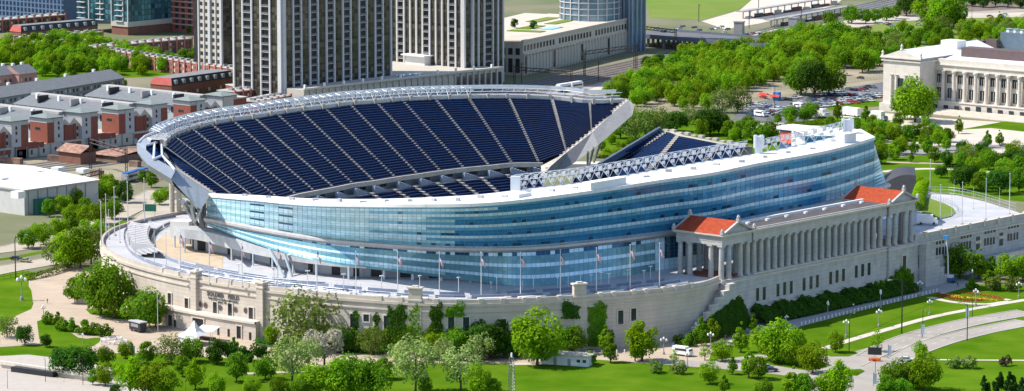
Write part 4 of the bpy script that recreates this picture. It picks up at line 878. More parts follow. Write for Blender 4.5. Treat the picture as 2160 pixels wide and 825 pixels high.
c = at(1346, 108, 0); w_ = 14; sl_ = thing('glass_tower', 'slim blue glass tower slab at the far end of the beige building', 'tower')
MB().prism([(c.x-11, c.y-6), (c.x, c.y-6), (c.x, c.y+6), (c.x-11, c.y+6)], 0, 70).build('core', GB2, sl_)
for k in range(4): MB().box((c.x+.3, c.y-5.6+k*3.8, 0), (.8, .6, 70)).build('pier', mat('blue_pier', (.33, .38, .45), .5), sl_)
for k in range(3): MB().box((c.x-1.5-k*3.8, c.y-6.2, 0), (.6, .8, 70)).build('pier', _m['blue_pier'], sl_)
# blue glass tower at the upper left and its neighbours
P = at(270, 75, 0); t = thing('glass_tower', 'blue green glass apartment tower on a brick base at the upper left', 'tower'); wx = 44; wy = ext_y(P, 392)
MB().prism([(P.x-wx, P.y), (P.x, P.y), (P.x, P.y+wy), (P.x-wx, P.y+wy)], 7.5, 90).build('core', mat('teal_core', (.05, .10, .12), .15, .2), t)
MB().prism([(P.x-14, P.y), (P.x, P.y), (P.x, P.y+wy), (P.x-14, P.y+wy)], 0, 5).build('base', BRD, t); MB().prism([(P.x-14, P.y-.6), (P.x+.6, P.y-.6), (P.x+.6, P.y+wy), (P.x-14, P.y+wy)], 5, 8).build('band', CREAM, t)
for face in (0, 1):
    b = MB(); n_ = 13 if face == 0 else int(wy/2.7)
    for s in range(14):
        for k in range(n_):
            z0 = 8.4+s*3.2; ba = k % 5 in (1, 2)
            if face == 0: x1 = P.x-k*3.3-.3; y0 = P.y-.15-(0 if ba else .0); b.face([(x1-2.8, y0, z0), (x1, y0, z0), (x1, y0, z0+2.5), (x1-2.8, y0, z0+2.5)], 0)
            else: y1 = P.y+k*2.7+.3; b.face([(P.x+.15, y1, z0), (P.x+.15, y1+2.2, z0), (P.x+.15, y1+2.2, z0+2.5), (P.x+.15, y1, z0+2.5)], 0)
            if ba and face == 0: b.box((x1-1.4, P.y-.8, z0-.5), (3.3, 1.6, .35), 0, 1)
    b.build('window_grid', [mat('teal_panes', (.05, .16, .20), .1, .3, var=.3, scale=.2, island=.7), PIER], t)
for k in range(1, 13, 3): MB().box((P.x-k*3.3-.1, P.y-.5, 8), (.5, .9, 60)).build('pier', PIER, t)
for k in range(2): MB().box((P.x+.1, P.y+k*wy, 8), (.5, .5, 60)).build('pier', PIER, t)
P = at(135, 50, 0); t = thing('apartment_block', 'dark blue glass apartment block at the far upper left corner', 'building'); b = MB(); b.prism([(P.x-90, P.y), (P.x, P.y), (P.x, P.y+30), (P.x-90, P.y+30)], 0, 60, 0)
t2 = mat('slate_blue_wall', (.10, .15, .24), .6); b.build('wall', t2, t)
for k in range(26):
    b = MB()
    for s in range(12): b.face([(P.x-2-k*3.4, P.y-.1, 2+s*3.3), (P.x-k*3.4, P.y-.1, 2+s*3.3), (P.x-k*3.4, P.y-.1, 4.4+s*3.3), (P.x-2-k*3.4, P.y-.1, 4.4+s*3.3)])
    b.build('window_column', mat('navy_panes', (.02, .05, .10), .1, .3, island=.5), t)
P = at(408, 70, 0); t = thing('apartment_block', 'narrow red brick and cream block between the teal tower and the beige tower', 'building'); MB().prism([(P.x-20, P.y), (P.x, P.y), (P.x, P.y+14), (P.x-20, P.y+14)], 0, 70).build('wall', mat('bright_brick', (.36, .10, .08), .8), t)
b = MB()
for s in range(14):
    for k in range(3): b.box((P.x-3-k*5.5, P.y-.1, 2+s*3.4), (2.6, .2, 1.9), 0, 0)
    b.box((P.x-10, P.y-.3, 4.4+s*3.4), (20, .6, .5), 0, 1)
b.build('window_grid', [M['win'], BEIGE], t)
# ---- row houses ----
def row(label, p0, p1, z, dep, kind, col_=None, name='row_house', along='y', group='brick row houses'):
    A = at(p0[0], p0[1], z); B = at(p1[0], p1[1], z); d = B-A; d.z = 0; L = d.length; u = d.normalized(); n = Vector((u.y, -u.x, 0))
    if n.dot(CAM-A) < 0: n = -n
    a = math.atan2(u.y, u.x); t = thing(name, label, 'row house', (0, 0, 0), 0, group)
    bx = lambda q0, q1, d0, d1: [(p.x, p.y) for p in (A+u*q0+n*d0, A+u*q1+n*d0, A+u*q1+n*d1, A+u*q0+n*d1)]
    br = col_ or BRD; MB().prism(bx(0, L, 0, -dep), 0, z).build('wall', br, t); ns_ = max(2, round(L/6))
    if kind == 'mansard':
        b = MB(); hi = 3.6; c0, c1 = [Vector((x, y, z)) for x, y in bx(0, L, .4, -dep-.4)[0:4:1]][:2], None
        q = [Vector((x, y, z)) for x, y in bx(-.3, L+.3, .4, -dep-.4)]; r_ = [Vector((x, y, z+hi)) for x, y in bx(1.2, L-1.2, -1.3, -dep+1.3)]
        b.face([q[0], q[1], r_[1], r_[0]], 0); b.face([q[1], q[2], r_[2], r_[1]], 1); b.face([q[2], q[3], r_[3], r_[2]], 0); b.face([q[3], q[0], r_[0], r_[3]], 1); b.face(r_, 2)
        b.build('mansard_roof', [mat('dark_mansard', (.035, .045, .06), .7), mat('red_end', (.40, .09, .07), .8), mat('flat_roof_grey', (.2, .2, .2), .9)], t)
        for k in range(ns_): c = A+u*((k+.5)*L/ns_)-n*.2; b = MB(); b.box((c.x, c.y, z+.6), (1.8, 1.8, 2.0), a); b.build('dormer', mat('dormer_grey', (.3,.32,.3), .8), t)
    elif kind == 'flat':
        b = MB(); b.prism(bx(-.2, L+.2, .3, -dep-.3), z, z+.35, 0); b.prism(bx(.4, L-.4, -.3, -dep+.3), z+.35, z+.5, 1)
        b.build('flat_roof', [CREAM, SLAB], t)
        for k in range(ns_): c = A+u*((k+.5)*L/ns_)-n*dep*.4; MB().box((c.x, c.y, z+.4), (2.2, 2.4, 1.2), a).build('roof_hutch', M['concd'], t)
        for k in range(ns_+1): c = A+u*(k*L/ns_)+n*.2; MB().box((c.x, c.y, 0), (1.0, .9, z+1.1), a).build('brick_pier', mat('rose_brick', (.42, .16, .13), .8), t)
    elif kind == 'gable':
        b = MB(); q = [Vector((x, y, z)) for x, y in bx(-.3, L+.3, .6, -dep-.6)]; m0, m1 = A+u*-.3-n*dep/2, A+u*(L+.3)-n*dep/2; m0 = Vector((m0.x, m0.y, z+4)); m1 = Vector((m1.x, m1.y, z+4))
        b.face([q[0], q[1], m1, m0]); b.face([q[2], q[3], m0, m1]); b.face([q[0], m0, q[3]], 1); b.face([q[1], q[2], m1], 1); b.build('gable_roof', [SLATE, br], t)
        for k in range(max(2, ns_//3)): c = A+u*((k+.5)*L/max(2, ns_//3))-n*dep*.6; MB().box((c.x, c.y, z+2), (1.6, 1.2, 3), a).build('chimney', M['white'], t)
    b = MB()
    for k in range(ns_*2):
        c = A+u*((k+.5)*L/ns_/2)+n*.05
        for s in range(max(1, int(z/3.2))): b.box((c.x, c.y, 1+s*3.1), (1.2, .2, 1.6), a, k % 3 == 0)
    b.build('window_row', [M['win'], M['stone2']], t)
    return t
row('distant brick row with a white cornice, topmost at the left edge', (-30, 46), (137, 32), 7, 10, 'flat')
row('row with a near black mansard roof and cream dormers at the upper left', (44, 68), (206, 54), 7, 10, 'mansard')
row('brown brick row with a long pale cornice below the black mansard row', (30, 82), (216, 68), 6, 8, 'flat')
row('low dark row under the pale cornice at the edge of the tree belt', (30, 97), (222, 84), 5, 8, 'flat', BRD)
row('brick row with white roof hutches behind the rose piers', (205, 101), (404, 82), 7, 11, 'flat')
row('rose brick row with many square piers ending beside the widest tower', (218, 105), (494, 147), 7, 9, 'flat', mat('rose_wall', (.33, .13, .11), .8))
row('row with a slate mansard roof and a bright red end', (362, 181), (494, 163), 6, 14, 'mansard')
row('long slate roofed row at the far left behind the brick townhouses', (-40, 212), (142, 184), 7, 17, 'gable', mat('grey_siding', (.24, .26, .28), .8), group='slate roofed rows')
row('slate roofed row continuing toward the tree belt', (144, 184), (262, 164), 7, 17, 'gable', _m['grey_siding'], group='slate roofed rows')
row('pink brick house with pointed gables at the left edge', (-5, 160), (38, 155), 8, 12, 'gable', PINK, 'brick_house', group='pink gabled houses')
row('pink brick house with a chimney and pointed gable before the trees', (40, 157), (78, 152), 8, 12, 'gable', PINK, 'brick_house', group='pink gabled houses')
for lb, p0, p1 in (('small brown brick house with a flat pale roof nearest the big tower', (545, 216), (613, 202)), ('small brick house with a pale cornice left of the big tower base', (495, 195), (560, 187)), ('brick house behind the flat roofed pair at the tower foot', (500, 184), (590, 178))):
    row(lb, p0, p1, 7, 12, 'flat', M['brick'], 'brick_house', group='flat roofed brick houses')
# ---- townhouse terraces on a stone base: brick and white corner blocks with low grey wings ----
XF = -488.
def Yat(px, X=XF, z=8):
    Y = 0.
    for _ in range(30): Y += (px-pr((X, Y, z))[0])/3.1
    return Y
WSH = mat('white_cladding', (.44, .43, .42), .8, var=.06)
def blk(t, x0, x1, y0, y1, z0, z1, e_mats, smat, roofh=1.6):
    b = MB(); b.prism([(x0, y0), (x1, y0), (x1, y1), (x0, y1)], z0, z1-2.2, 0); b.prism([(x0-.1, y0-.1), (x1+.1, y0-.1), (x1+.1, y1+.1), (x0-.1, y1+.1)], z1-2.2, z1, 1); b.build('corner_block', [smat, WSH], t)
    b = MB(); ym = 0
    for w0, w1, mi in e_mats: b.prism([(x1, y0+w0), (x1+.35, y0+w0), (x1+.35, y0+w1), (x1, y0+w1)], z0, z1-2.2*mi*0-(0 if mi else 2.2), mi); 
    for w0, w1, mi in e_mats:
        if mi:
            for zz in (z0+2, z0+5.4, z0+7.6): b.prism([(x1+.35, y0+(w0+w1)/2-.5), (x1+.42, y0+(w0+w1)/2-.5), (x1+.42, y0+(w0+w1)/2+.5), (x1+.35, y0+(w0+w1)/2+.5)], zz, zz+1.5, 2)
    b.build('facade_panel', [M['brick'], WSH, M['win']], t)
    e = .9; q = [Vector(p) for p in ((x0-e, y0-e, z1), (x1+e, y0-e, z1), (x1+e, y1+e, z1), (x0-e, y1+e, z1))]; c = Vector(((x0+x1)/2, (y0+y1)/2, z1+roofh)); b = MB()
    for k in range(4): b.face([q[k], q[(k+1) % 4], c])
    b.face([p-Z(.3) for p in q][::-1]); b.build('hipped_roof', GREENROOF, t)
    b = MB(); b.box(((x0+x1)/2-.5, y0-.06, z1-5.5), (3.2, .12, 1.0), 0); b.build('window', M['win'], t)
for pxc, lb in ((-52, 'brick and white townhouse terrace cut by the left edge of the view'), (99, 'brick and white townhouse terrace second from the left above the white warehouse'), (250, 'brick and white townhouse terrace third from the left near the pointed stand end'), (401, 'brick and white townhouse terrace nearest the big towers')):
    y = Yat(pxc); t = thing('townhouse_terrace', lb, 'townhouse', group='brick and white townhouse terraces')
    b = MB(); b.prism([(-560, y-19), (XF, y-19), (XF, y+30.2), (-560, y+30.2)], 0, 5.4, 0); b.prism([(XF, y+9), (XF+.3, y+9), (XF+.3, y+20), (XF, y+20)], 2.6, 4.6, 1); b.prism([(XF-3, y-18), (XF+.3, y-18), (XF+.3, y-2), (XF-3, y-2)], 4, 6.4, 1)
    for k in range(7): b.box((XF, y-16+k*7, 1.4), (.3, 1, 1.9), 0, 2); b.box((XF+.2, y-19+k*7, 0), (.3, .5, 5), 0, 3)
    b.build('base', [CREAM, M['brick'], M['win'], M['concd']], t)
    blk(t, XF-11, XF, y, y+9.4, 5.4, 16.5, [(0, 4.0, 0), (4.0, 9.4, 1)], M['brick']); blk(t, XF-11, XF, y+20.4, y+30, 5.4, 17, [(0, 5.4, 1), (5.4, 9.6, 0)], WSH)
    b = MB(); x0, x1, ya, yb = XF-10, XF-1.6, y+9.4, y+20.4; b.prism([(x0, ya), (x1, ya), (x1, yb), (x0, yb)], 5.4, 12.5, 0); b.prism([(x1, ya+3.6), (x1+.25, ya+3.6), (x1+.25, yb-3.6), (x1, yb-3.6)], 5.4, 12, 3)
    for g0, g1 in ((ya, (ya+yb)/2), ((ya+yb)/2, yb)):
        gm = (g0+g1)/2; b.face([(x1, g0, 12.5), (x1, g1, 12.5), (x1, gm, 15)], 0); b.face([(x1, g0, 12.5), (x1, gm, 15), (x0, gm, 15), (x0, g0, 12.5)], 1); b.face([(x1, g1, 12.5), (x0, g1, 12.5), (x0, gm, 15), (x1, gm, 15)], 1)
        b.box((x1+.2, gm, 5.4), (.4, 1.6, 7), 0, 3)
        for s in (0, 1): b.box((x1+.1, gm-1.7, 6.5+s*3), (.2, .8, 1.6), 0, 2); b.box((x1+.1, gm+1.7, 6.5+s*3), (.2, .8, 1.6), 0, 2)
    b.build('gabled_link', [CREAM, SLATE, M['win'], M['brick']], t)
    b = MB(); xw = XF-78; b.prism([(xw, y+7), (XF-11, y+7), (XF-11, y+26), (xw, y+26)], 0, 12.5, 0)
    b.face([(xw, y+5.5, 12.7), (XF-11, y+5.5, 12.7), (XF-11, y+17, 16), (xw, y+17, 16)], 1); b.prism([(xw, y+17), (XF-11, y+17), (XF-11, y+22), (xw, y+22)], 15.4, 16.8, 2)
    b.face([(XF-11, y+5.5, 12.7), (XF-11, y+17, 12.7), (XF-11, y+17, 16)], 2)
    for k in range(22): b.box((xw+2+k*3, y+6.9, 9.3), (1.5, .25, 2.4), 0, 3 if k % 3 else 4)
    for k in range(3): b.box((xw+14+k*22, y+12, 14), (1.2, 6, 3.2), 0, 5 if k != 1 else 2)
    b.build('west_wing', [mat('wing_siding', (.30, .36, .38), .8), SLATE, mat('parapet_cap', (.38, .36, .34), .8), M['win'], M['deck'], M['dark']], t)
    for k in range(4): MB().box((xw+8+k*15, y+14, 15), (1.3, 1.3, 2.4)).build('chimney', M['white'], t)
P = (XF, Yat(478), 0); t = thing('brick_house', 'brick house with a pale stair shaft at the end of the townhouse terraces', 'house'); MB().prism([(P[0]-12, P[1]-2), (P[0], P[1]-2), (P[0], P[1]+13), (P[0]-12, P[1]+13)], 0, 15).build('wall', M['brick'], t); MB().prism([(P[0]-6, P[1]-2), (P[0]+.6, P[1]-2), (P[0]+.6, P[1]+4), (P[0]-6, P[1]+4)], 0, 16.5).build('stair_shaft', CREAM, t); MB().prism([(P[0]-12.5, P[1]+4), (P[0]+.5, P[1]+4), (P[0]+.5, P[1]+13.5), (P[0]-12.5, P[1]+13.5)], 15, 15.5).build('roof', CREAM, t)
# ---- white warehouse at the left edge ----
P = at(52, 455, 0); t = thing('warehouse', 'low warehouse with a glaring white roof at the left edge', 'warehouse'); wy = ext_y((P.x, P.y, 10), 207); H = 10.2
MB().prism([(P.x-85, P.y), (P.x, P.y), (P.x, P.y+wy), (P.x-85, P.y+wy)], 0, H).build('wall', mat('warehouse_wall', (.50, .49, .47), .8, var=.06), t)
b = MB(); xm = P.x-40; q = [(P.x-86, P.y-.6), (P.x+.6, P.y-.6), (P.x+.6, P.y+wy+.6), (P.x-86, P.y+wy+.6)]; b.face([(xm, q[1][1], H+2), (q[1][0], q[1][1], H), (q[2][0], q[2][1], H), (xm, q[2][1], H+2)]); b.face([(q[0][0], q[0][1], H), (xm, q[0][1], H+2), (xm, q[2][1], H+2), (q[3][0], q[3][1], H)]); b.face([(q[0][0], q[0][1], H), (q[1][0], q[1][1], H), (xm, q[1][1], H+2)]); b.face([(q[1][0], q[1][1], H-.6), (q[2][0], q[2][1], H-.6), (q[2][0], q[2][1], H), (q[1][0], q[1][1], H)], 1); b.face([(q[0][0], q[0][1], H-.6), (q[1][0], q[1][1], H-.6), (q[1][0], q[1][1], H), (q[0][0], q[0][1], H)], 1)
b.build('roof', [M['whiteroof'], SLAB], t)
for px, py in ((38, 411), (78, 361), (122, 354), (3, 376), (175, 357)):
    c = at(px, py, H+1.5); MB().box((c.x, c.y, H+.3), (4, 4, 2.6 if px == 38 else 1.5), .1).build('roof_unit', M['white'], t)
for k in range(int(wy/5)): MB().box((P.x+.1, P.y+2+k*5, 0), (.3, .25, H-.8)).build('wall_rib', M['concd'], t)
b = MB(); b.box((P.x+1.2, P.y+9, 0), (2.4, 9, 6)); b.build('green_container', mat('green_paint', (.02, .14, .09), .6), t)
# rusty yard gantries, heaps and a low shed between warehouse and terraces
t = thing('yard_shed', 'low rust roofed shed among brown yard heaps by the railway', 'shed'); c = at(236, 345, 0); b = MB(); b.prism([(c.x-14, c.y+2), (c.x+1, c.y+2), (c.x+1, c.y+24), (c.x-14, c.y+24)], 0, 3, 0); b.build('wall', mat('rust_wall', (.20, .13, .10), .9, var=.4), t); b = MB(); b.face([(c.x-15, c.y+1, 3), (c.x+2, c.y+1, 3), (c.x+2, c.y+13, 4.2), (c.x-15, c.y+13, 4.2)]); b.face([(c.x+2, c.y+25, 3), (c.x-15, c.y+25, 3), (c.x-15, c.y+13, 4.2), (c.x+2, c.y+13, 4.2)]); b.build('roof', mat('rust_roof', (.30, .17, .125), .85, var=.5, scale=.5, det=8), t)
t = thing('yard_shed', 'small brick ruin with a patchy rusty roof left of the gantry', 'shed'); c = at(170, 348, 0); b = MB(); b.prism([(c.x-14, c.y), (c.x, c.y), (c.x, c.y+9), (c.x-14, c.y+9)], 0, 5); b.build('wall', BRD, t); b = MB(); b.face([(c.x-15, c.y-1, 5), (c.x+1, c.y-1, 5), (c.x+1, c.y+5, 8), (c.x-15, c.y+5, 8)]); b.face([(c.x+1, c.y+10, 5), (c.x-15, c.y+10, 5), (c.x-15, c.y+5, 8), (c.x+1, c.y+5, 8)]); b.build('roof', _m['rust_roof'], t)
def gantry(p0, p1, h, label):
    A, B = at(*p0), at(*p1); t = thing('rail_gantry', label, 'gantry', group='dark railway gantries')
    for p in (A, B):
        b = MB(); 
        for s in (-.6, .6): b.tube([(p.x+s, p.y, 0), (p.x+s, p.y, h+1)], .22, 4)
        for k in range(int(h/1.6)): b.tube([(p.x-.6, p.y, k*1.6), (p.x+.6, p.y, k*1.6+1.6)], .12, 4)
        b.build('mast', mat('dark_rust_steel', (.06, .045, .04), .7), t)
    b = MB(); b.tube([(A.x, A.y, h), (B.x, B.y, h)], .25, 4); b.tube([(A.x, A.y, h-1.6), (B.x, B.y, h-1.6)], .25, 4)
    for k in range(8): b.tube([lerp(A, B, k/8)+Z(h-1.6), lerp(A, B, (k+1)/8)+Z(h)], .15, 4)
    b.build('beam', _m['dark_rust_steel'], t)
gantry((191, 357), (267, 381), 13, 'dark railway gantry beside the white warehouse'); gantry((155, 420), (212, 405), 9, 'low gantry in front of the warehouse side wall')
gantry((1085, 178), (1205, 186), 9, 'railway gantry just above the stadium rim'); gantry((1233, 160), (1342, 145), 13, 'railway gantry below the beige building'); gantry((1360, 104), (1425, 112), 13, 'railway gantry in the shade of the road bridge')
for k, (px, py) in enumerate(((1232, 160), (1100, 176), (1262, 172), (1337, 146), (1480, 118), (1474, 46), (1690, 60), (1790, 50), (1580, 60), (1600, 30))):
    p = at(px, py); t = thing('rail_mast', None, 'mast', (p.x, p.y, 0), 0, 'single railway masts'); t['label'] = 'single dark mast standing beside the tracks or the far road'; MB().tube([(0, 0, 0), (0, 0, 11)], .22, 6).build('pole', _m['dark_rust_steel'], t); MB().tube([(0, 0, 10), (2.4, -.6, 10.4)], .12, 4).build('arm', _m['dark_rust_steel'], t)
# tracks
TL = [Vector(p) for p in ((-455, -200, 0), (-457, 138, 0), (-478, 330, 0), (-512, 530, 0), (-560, 720, 0), (-640, 980, 0), (-760, 1400, 0))]; TS = spline(TL, 8)
for j in range(6):
    o_ = [p+norm2(TS, k)*(j-2.5)*5.2 for k, p in enumerate(TS)]; b = MB()
    A_ = [o_[k]+norm2(TS, k)*1.4 for k in range(len(TS))]; B_ = [o_[k]-norm2(TS, k)*1.4 for k in range(len(TS))]
    b.strip([p+Z(.12) for p in B_], [p+Z(.12) for p in A_], 0)
    for s in (-.75, .75):
        c_ = [o_[k]+norm2(TS, k)*s for k in range(len(TS))]; b.strip([c_[k]-norm2(TS, k)*.12+Z(.3) for k in range(len(TS))], [c_[k]+norm2(TS, k)*.12+Z(.3) for k in range(len(TS))], 1)
    tag(b.build('rail_track', [mat('sleeper_bed', (.09, .075, .065), .95, var=.3), M['rail']]), kind='structure')
# trains
def train(pa, pb, z, label, c1, c2, n):
    A, B = at(pa[0], pa[1], z), at(pb[0], pb[1], z); d = B-A; d.z = 0; L = d.length/n; u = d.normalized(); a = math.atan2(u.y, u.x); t = thing('passenger_train', label, 'train')
    for k in range(n):
        c = A+u*(L*(k+.5)); b = MB(); b.box((c.x, c.y, 1.0), (L-.8, 3, 2.9), a, 0); b.box((c.x, c.y, 3.9), (L-1.2, 2.4, .5), a, 1); b.box((c.x, c.y, .3), (L-3, 2.2, .7), a, 2)
        q = c+Vector((u.y, -u.x, 0))*1.5; b.box((q.x, q.y, 2.3), (L-2.4, .12, .9), a, 3); b.build('rail_car', [c1, c2, M['black'], M['win']], t)
train((1176, 188), (1226, 180), 2, 'white passenger train just beyond the stadium rim', M['white'], M['white'], 2)
train((262, 377), (310, 364), 2, 'silver and blue passenger train behind the pointed stand end', M['steel'], mat('train_blue', (.03, .14, .42), .5), 2)
# road bridge in the tower shade
t = thing('road_bridge', 'dark road bridge over the tracks in the shade beside the round glass tower', 'bridge'); A, B = at(1350, 68, 6.5), at(1655, 92, 6.5); d = B-A; d.z = 0; u = d.normalized(); n = Vector((u.y, -u.x, 0)); a = math.atan2(u.y, u.x); c = (A+B)/2; L = d.length
MB().box((c.x, c.y, 5.3), (L, 34, 1.2), a, 0, 1).build('deck', [M['concd'], ASPH], t)
for s in (-1, 1): q = c+n*17.2*s; MB().box((q.x, q.y, 5.3), (L, .5, 2.4), a).build('parapet', mat('bridge_rail', (.12, .14, .17), .7), t)
for k in range(9):
    for s in (-14, -5, 5, 14): q = A+u*(L*(k+.5)/9)+n*s; MB().box((q.x, q.y, 0), (1.2, 1.2, 5.3), a).build('bridge_pier', M['concd'], t)
for lb, px, py, hh in (('grey blue concrete pylon at the near end of the bridge', 1559, 83, 10), ('pale concrete pylon further along beyond the bridge', 1674, 70, 9)):
    q = at(px, py, 0); t = thing('concrete_pylon', lb, 'pylon', (q.x, q.y, 0)); b = MB(); b.box((0, 0, 0), (5.2, 4, hh), .3); b.box((0, 0, hh), (5.8, 4.6, .6), .3); b.build('shaft', M['concd'], t)
for lb, pa, pb in (('long dark station canopy at the top edge beside the far tracks', (1560, 40), (1760, 8)), ('second station canopy nearer the bridge', (1620, 58), (1790, 28))):
    A, B = at(*pa), at(*pb); d = B-A; c = (A+B)/2; u = d.normalized(); a = math.atan2(u.y, u.x); t = thing('station_canopy', lb, 'canopy', (0, 0, 0), 0, 'station canopies'); MB().box((c.x, c.y, 4.2), (d.length, 5, .5), a, 0, 1).build('roof', [M['concd'], mat('canopy_top', (.3, .29, .28), .7)], t)
    for k in range(14): q = A+d*((k+.5)/14); MB().box((q.x, q.y, 0), (.5, .5, 4.2), a).build('post', M['concd'], t)
    for k in range(10): q = A+d*((k+.5)/10)+Vector((u.y, -u.x, 0))*3; MB().box((q.x, q.y, 0), (6+k % 3*2, 2, 1.4+k % 2), a).build('platform_shelter', [BEIGE, M['win'], BRD][k % 3], t)
# ---- museum ----
t = thing('museum', 'grand white stone museum with columns and a white roof', 'museum'); P = at(1862, 233, 0); X0, Y0 = P.x, P.y; H = 28
pw = -ext_x(P, 1939); X1 = X0+pw; Y1 = Y0+15; XE = X1+130; ST = mat('museum_stone', (.62, .56, .49), .8, scale=.3, var=.1)
b = MB(); b.prism([(X0, Y0), (X1, Y0), (X1, Y1+60), (X0, Y1+60)], 0, H-3.5); b.prism([(X0-.8, Y0-.8), (X1+.8, Y0-.8), (X1+.8, Y1+60), (X0-.8, Y1+60)], H-3.5, H-2.7); b.prism([(X0-.6, Y0-2.2), (X1+.6, Y0-2.2), (X1+.6, Y0), (X0-.6, Y0)], 0, 4); b.prism([(X0+.3, Y0+.3), (X1-.3, Y0+.3), (X1-.3, Y1+50), (X0+.3, Y1+50)], H-2.7, H-1.4); b.build('end_pavilion', ST, t)
b = MB(); xm = (X0+X1)/2; b.face([(X0-.5, Y0-.6, H-1.4), (X1+.5, Y0-.6, H-1.4), (xm, Y0-.6, H+2.4)], 0); b.face([(X0-.5, Y0-.6, H-1.4), (xm, Y0-.6, H+2.4), (xm, Y1+50, H+2.4), (X0-.5, Y1+50, H-1.4)], 1); b.face([(X1+.5, Y0-.6, H-1.4), (X1+.5, Y1+50, H-1.4), (xm, Y1+50, H+2.4), (xm, Y0-.6, H+2.4)], 1)
b.prism([(X0-1.2, Y0-1.3), (X1+1.2, Y0-1.3), (X1+1.2, Y0-.5), (X0-1.2, Y0-.5)], H-2.0, H-1.3, 0); b.build('pediment', [ST, M['whiteroof']], t)
for xx, zz in ((X0-.4, H-1.3), (xm, H+2.3), (X1+.4, H-1.3)): b = MB(); b.cone(xx, Y0, [(.9, zz), (.5, zz+1.2), (.7, zz+1.8), (.1, zz+3)], 7); b.build('roof_statue', ST, t)
for dx in (.24, .38, .62, .76): b = MB(); b.cone(X0+pw*dx, Y0-.5, [(.85, 4), (.8, 5), (.65, 17.6), (.95, 18.2)], 10); b.build('column', ST, t)
MB().box((xm, Y0-.05, 12), (4.2, .3, 4.5)).build('window', M['win'], t); MB().box((xm, Y0-.05, 5), (4, .3, 5)).build('window', M['win'], t)
HM = 25; b = MB(); b.prism([(X1, Y1), (XE, Y1), (XE, Y1+58), (X1, Y1+58)], 0, HM-4.6); b.prism([(X1, Y1-1.4), (XE, Y1-1.4), (XE, Y1+.01), (X1, Y1+.01)], HM-4.6, HM-.8); b.prism([(X1, Y1-2.1), (XE, Y1-2.1), (XE, Y1+1), (X1, Y1+1)], HM-2.1, HM-1.6); b.prism([(X1, Y1-1.3), (XE, Y1-1.3), (XE, Y1+2), (X1, Y1+2)], HM-.8, HM+.8)
b.prism([(X1, Y1-3.5), (XE, Y1-3.5), (XE, Y1), (X1, Y1)], 0, 5.2); b.prism([(X1, Y1-3.9), (XE, Y1-3.9), (XE, Y1), (X1, Y1)], 5.2, 5.7); b.build('south_front', ST, t)
b = MB(); b.prism([(X1-2, Y1+1.5), (XE, Y1+1.5), (XE, Y1+58), (X1-2, Y1+58)], HM-.6, HM); b.face([(X1-4, Y1+2, HM+.1), (XE, Y1+2, HM+.1), (XE, Y1+28, HM+3.4), (X1-4, Y1+28, HM+3.4)]); b.build('roof', M['whiteroof'], t)
bw = -ext_x((X1, Y1, 10), 1995)*0+6.25; k = 0; x = X1+ext_x((X1, Y1, 10), 1975)*-1
while x < XE-4 and k < 18:
    b = MB(); b.cone(x+5.0, Y1-1.6, [(1.15, 5.7), (1.1, 6.4), (.95, 12), (.85, HM-6), (1.25, HM-5.3), (1.25, HM-4.6)], 12); b.build('column', ST, t)
    b = MB(); b.box((x+1.9, Y1-.05, 7), (2.9, .3, 4.8), 0, 0); b.box((x+1.9, Y1-.05, 14.2), (3.6, .3, 4.2), 0, 0); b.box((x+1.9, Y1-.2, 7.2), (.2, .3, 4.3), 0, 1)
    for s in (-.6, .6): b.box((x+1.9+s, Y1-.2, 13.7), (.22, .3, 3.7), 0, 1)
    b.build('window', [M['win'], ST], t); b = MB(); b.box((x+1.9, Y1-3.6, 2.2 if k not in (4, 5) else .2), (2.6, .3, 1.6 if k not in (4, 5) else 4.2)); b.build('window', M['win'], t); x += 6.25; k += 1
for lb, px0, py0, px1, py1, h, mt_ in (('white rooftop box', 1984, 108, 2014, 108, 4.6, M['white']), ('dark brick clerestory', 2036, 118, 2180, 128, 3.2, mat('plum_clerestory', (.12, .085, .085), .8)), ('brown vent house', 2072, 99, 2092, 99, 3, _m['plum_clerestory']), ('low brown duct', 2040, 94, 2064, 92, 1.2, _m['plum_clerestory'])):
    c = at((px0+px1)/2, (py0+py1)/2, HM+2); w_ = (px1-px0)/(.754*4.2); MB().box((c.x, c.y+5, HM), (w_, 8 if h > 3 else 3, h+2.5)).build('roof_house', mt_, t, lb)
c = at(2136, 96, HM+3); b = MB(); b.box((c.x, c.y+6, HM+1), (16, 10, 8.0), 0, 0)
for k in range(4): b.cone(c.x-6+k*4, c.y+6, [(1.7, HM+9), (1.3, HM+10), (1.7, HM+10.6)], 10, 1)
b.build('cooling_tower', [mat('louvre_blue', (.10, .14, .18), .6), M['steel']], t)
b = MB(); c = at(2060, 240, 0)
for k in range(5): b.box((X1+60, Y1-6-k*1.6, 0), (120, 1.6, 2.2-k*.44))
b.build('front_steps', M['stone2'], t)
# ---- cars ----
def car_mesh(nm, col_, kind='car'):
    b = MB()
    if kind == 'car':
        pf = [(-2.2, .45), (-2.25, .85), (-1.6, .95), (-1.1, 1.42), (.5, 1.45), (1.15, .98), (2.1, .85), (2.25, .5)]; w_ = .88
        for (x0, z0), (x1, z1) in zip(pf, pf[1:]):
            mi = 1 if (max(z0, z1) > 1.3 and min(z0, z1) < 1.1) else 0; b.face([(x0, -w_, z0), (x0, w_, z0), (x1, w_, z1), (x1, -w_, z1)], mi)
        for s in (-1, 1):
            b.face([(x, s*w_, z) for x, z in pf], 0); b.face([(-1.35, s*(w_+.01), .98), (-1.02, s*(w_+.01), 1.34), (.42, s*(w_+.01), 1.36), (.95, s*(w_+.01), .98)], 1)
            for x in (-1.4, 1.4): b.tube([(x, s*(w_-.15), .34), (x, s*(w_+.03), .34)], .34, 10, 2)
        b.face([(-2.2, -w_, .45), (2.25, -w_, .5), (2.25, w_, .5), (-2.2, w_, .45)], 2)
    me = b
    return me, [mat(nm, col_, .25, .2, var=.03, spec=.6), M['win'], M['black']]
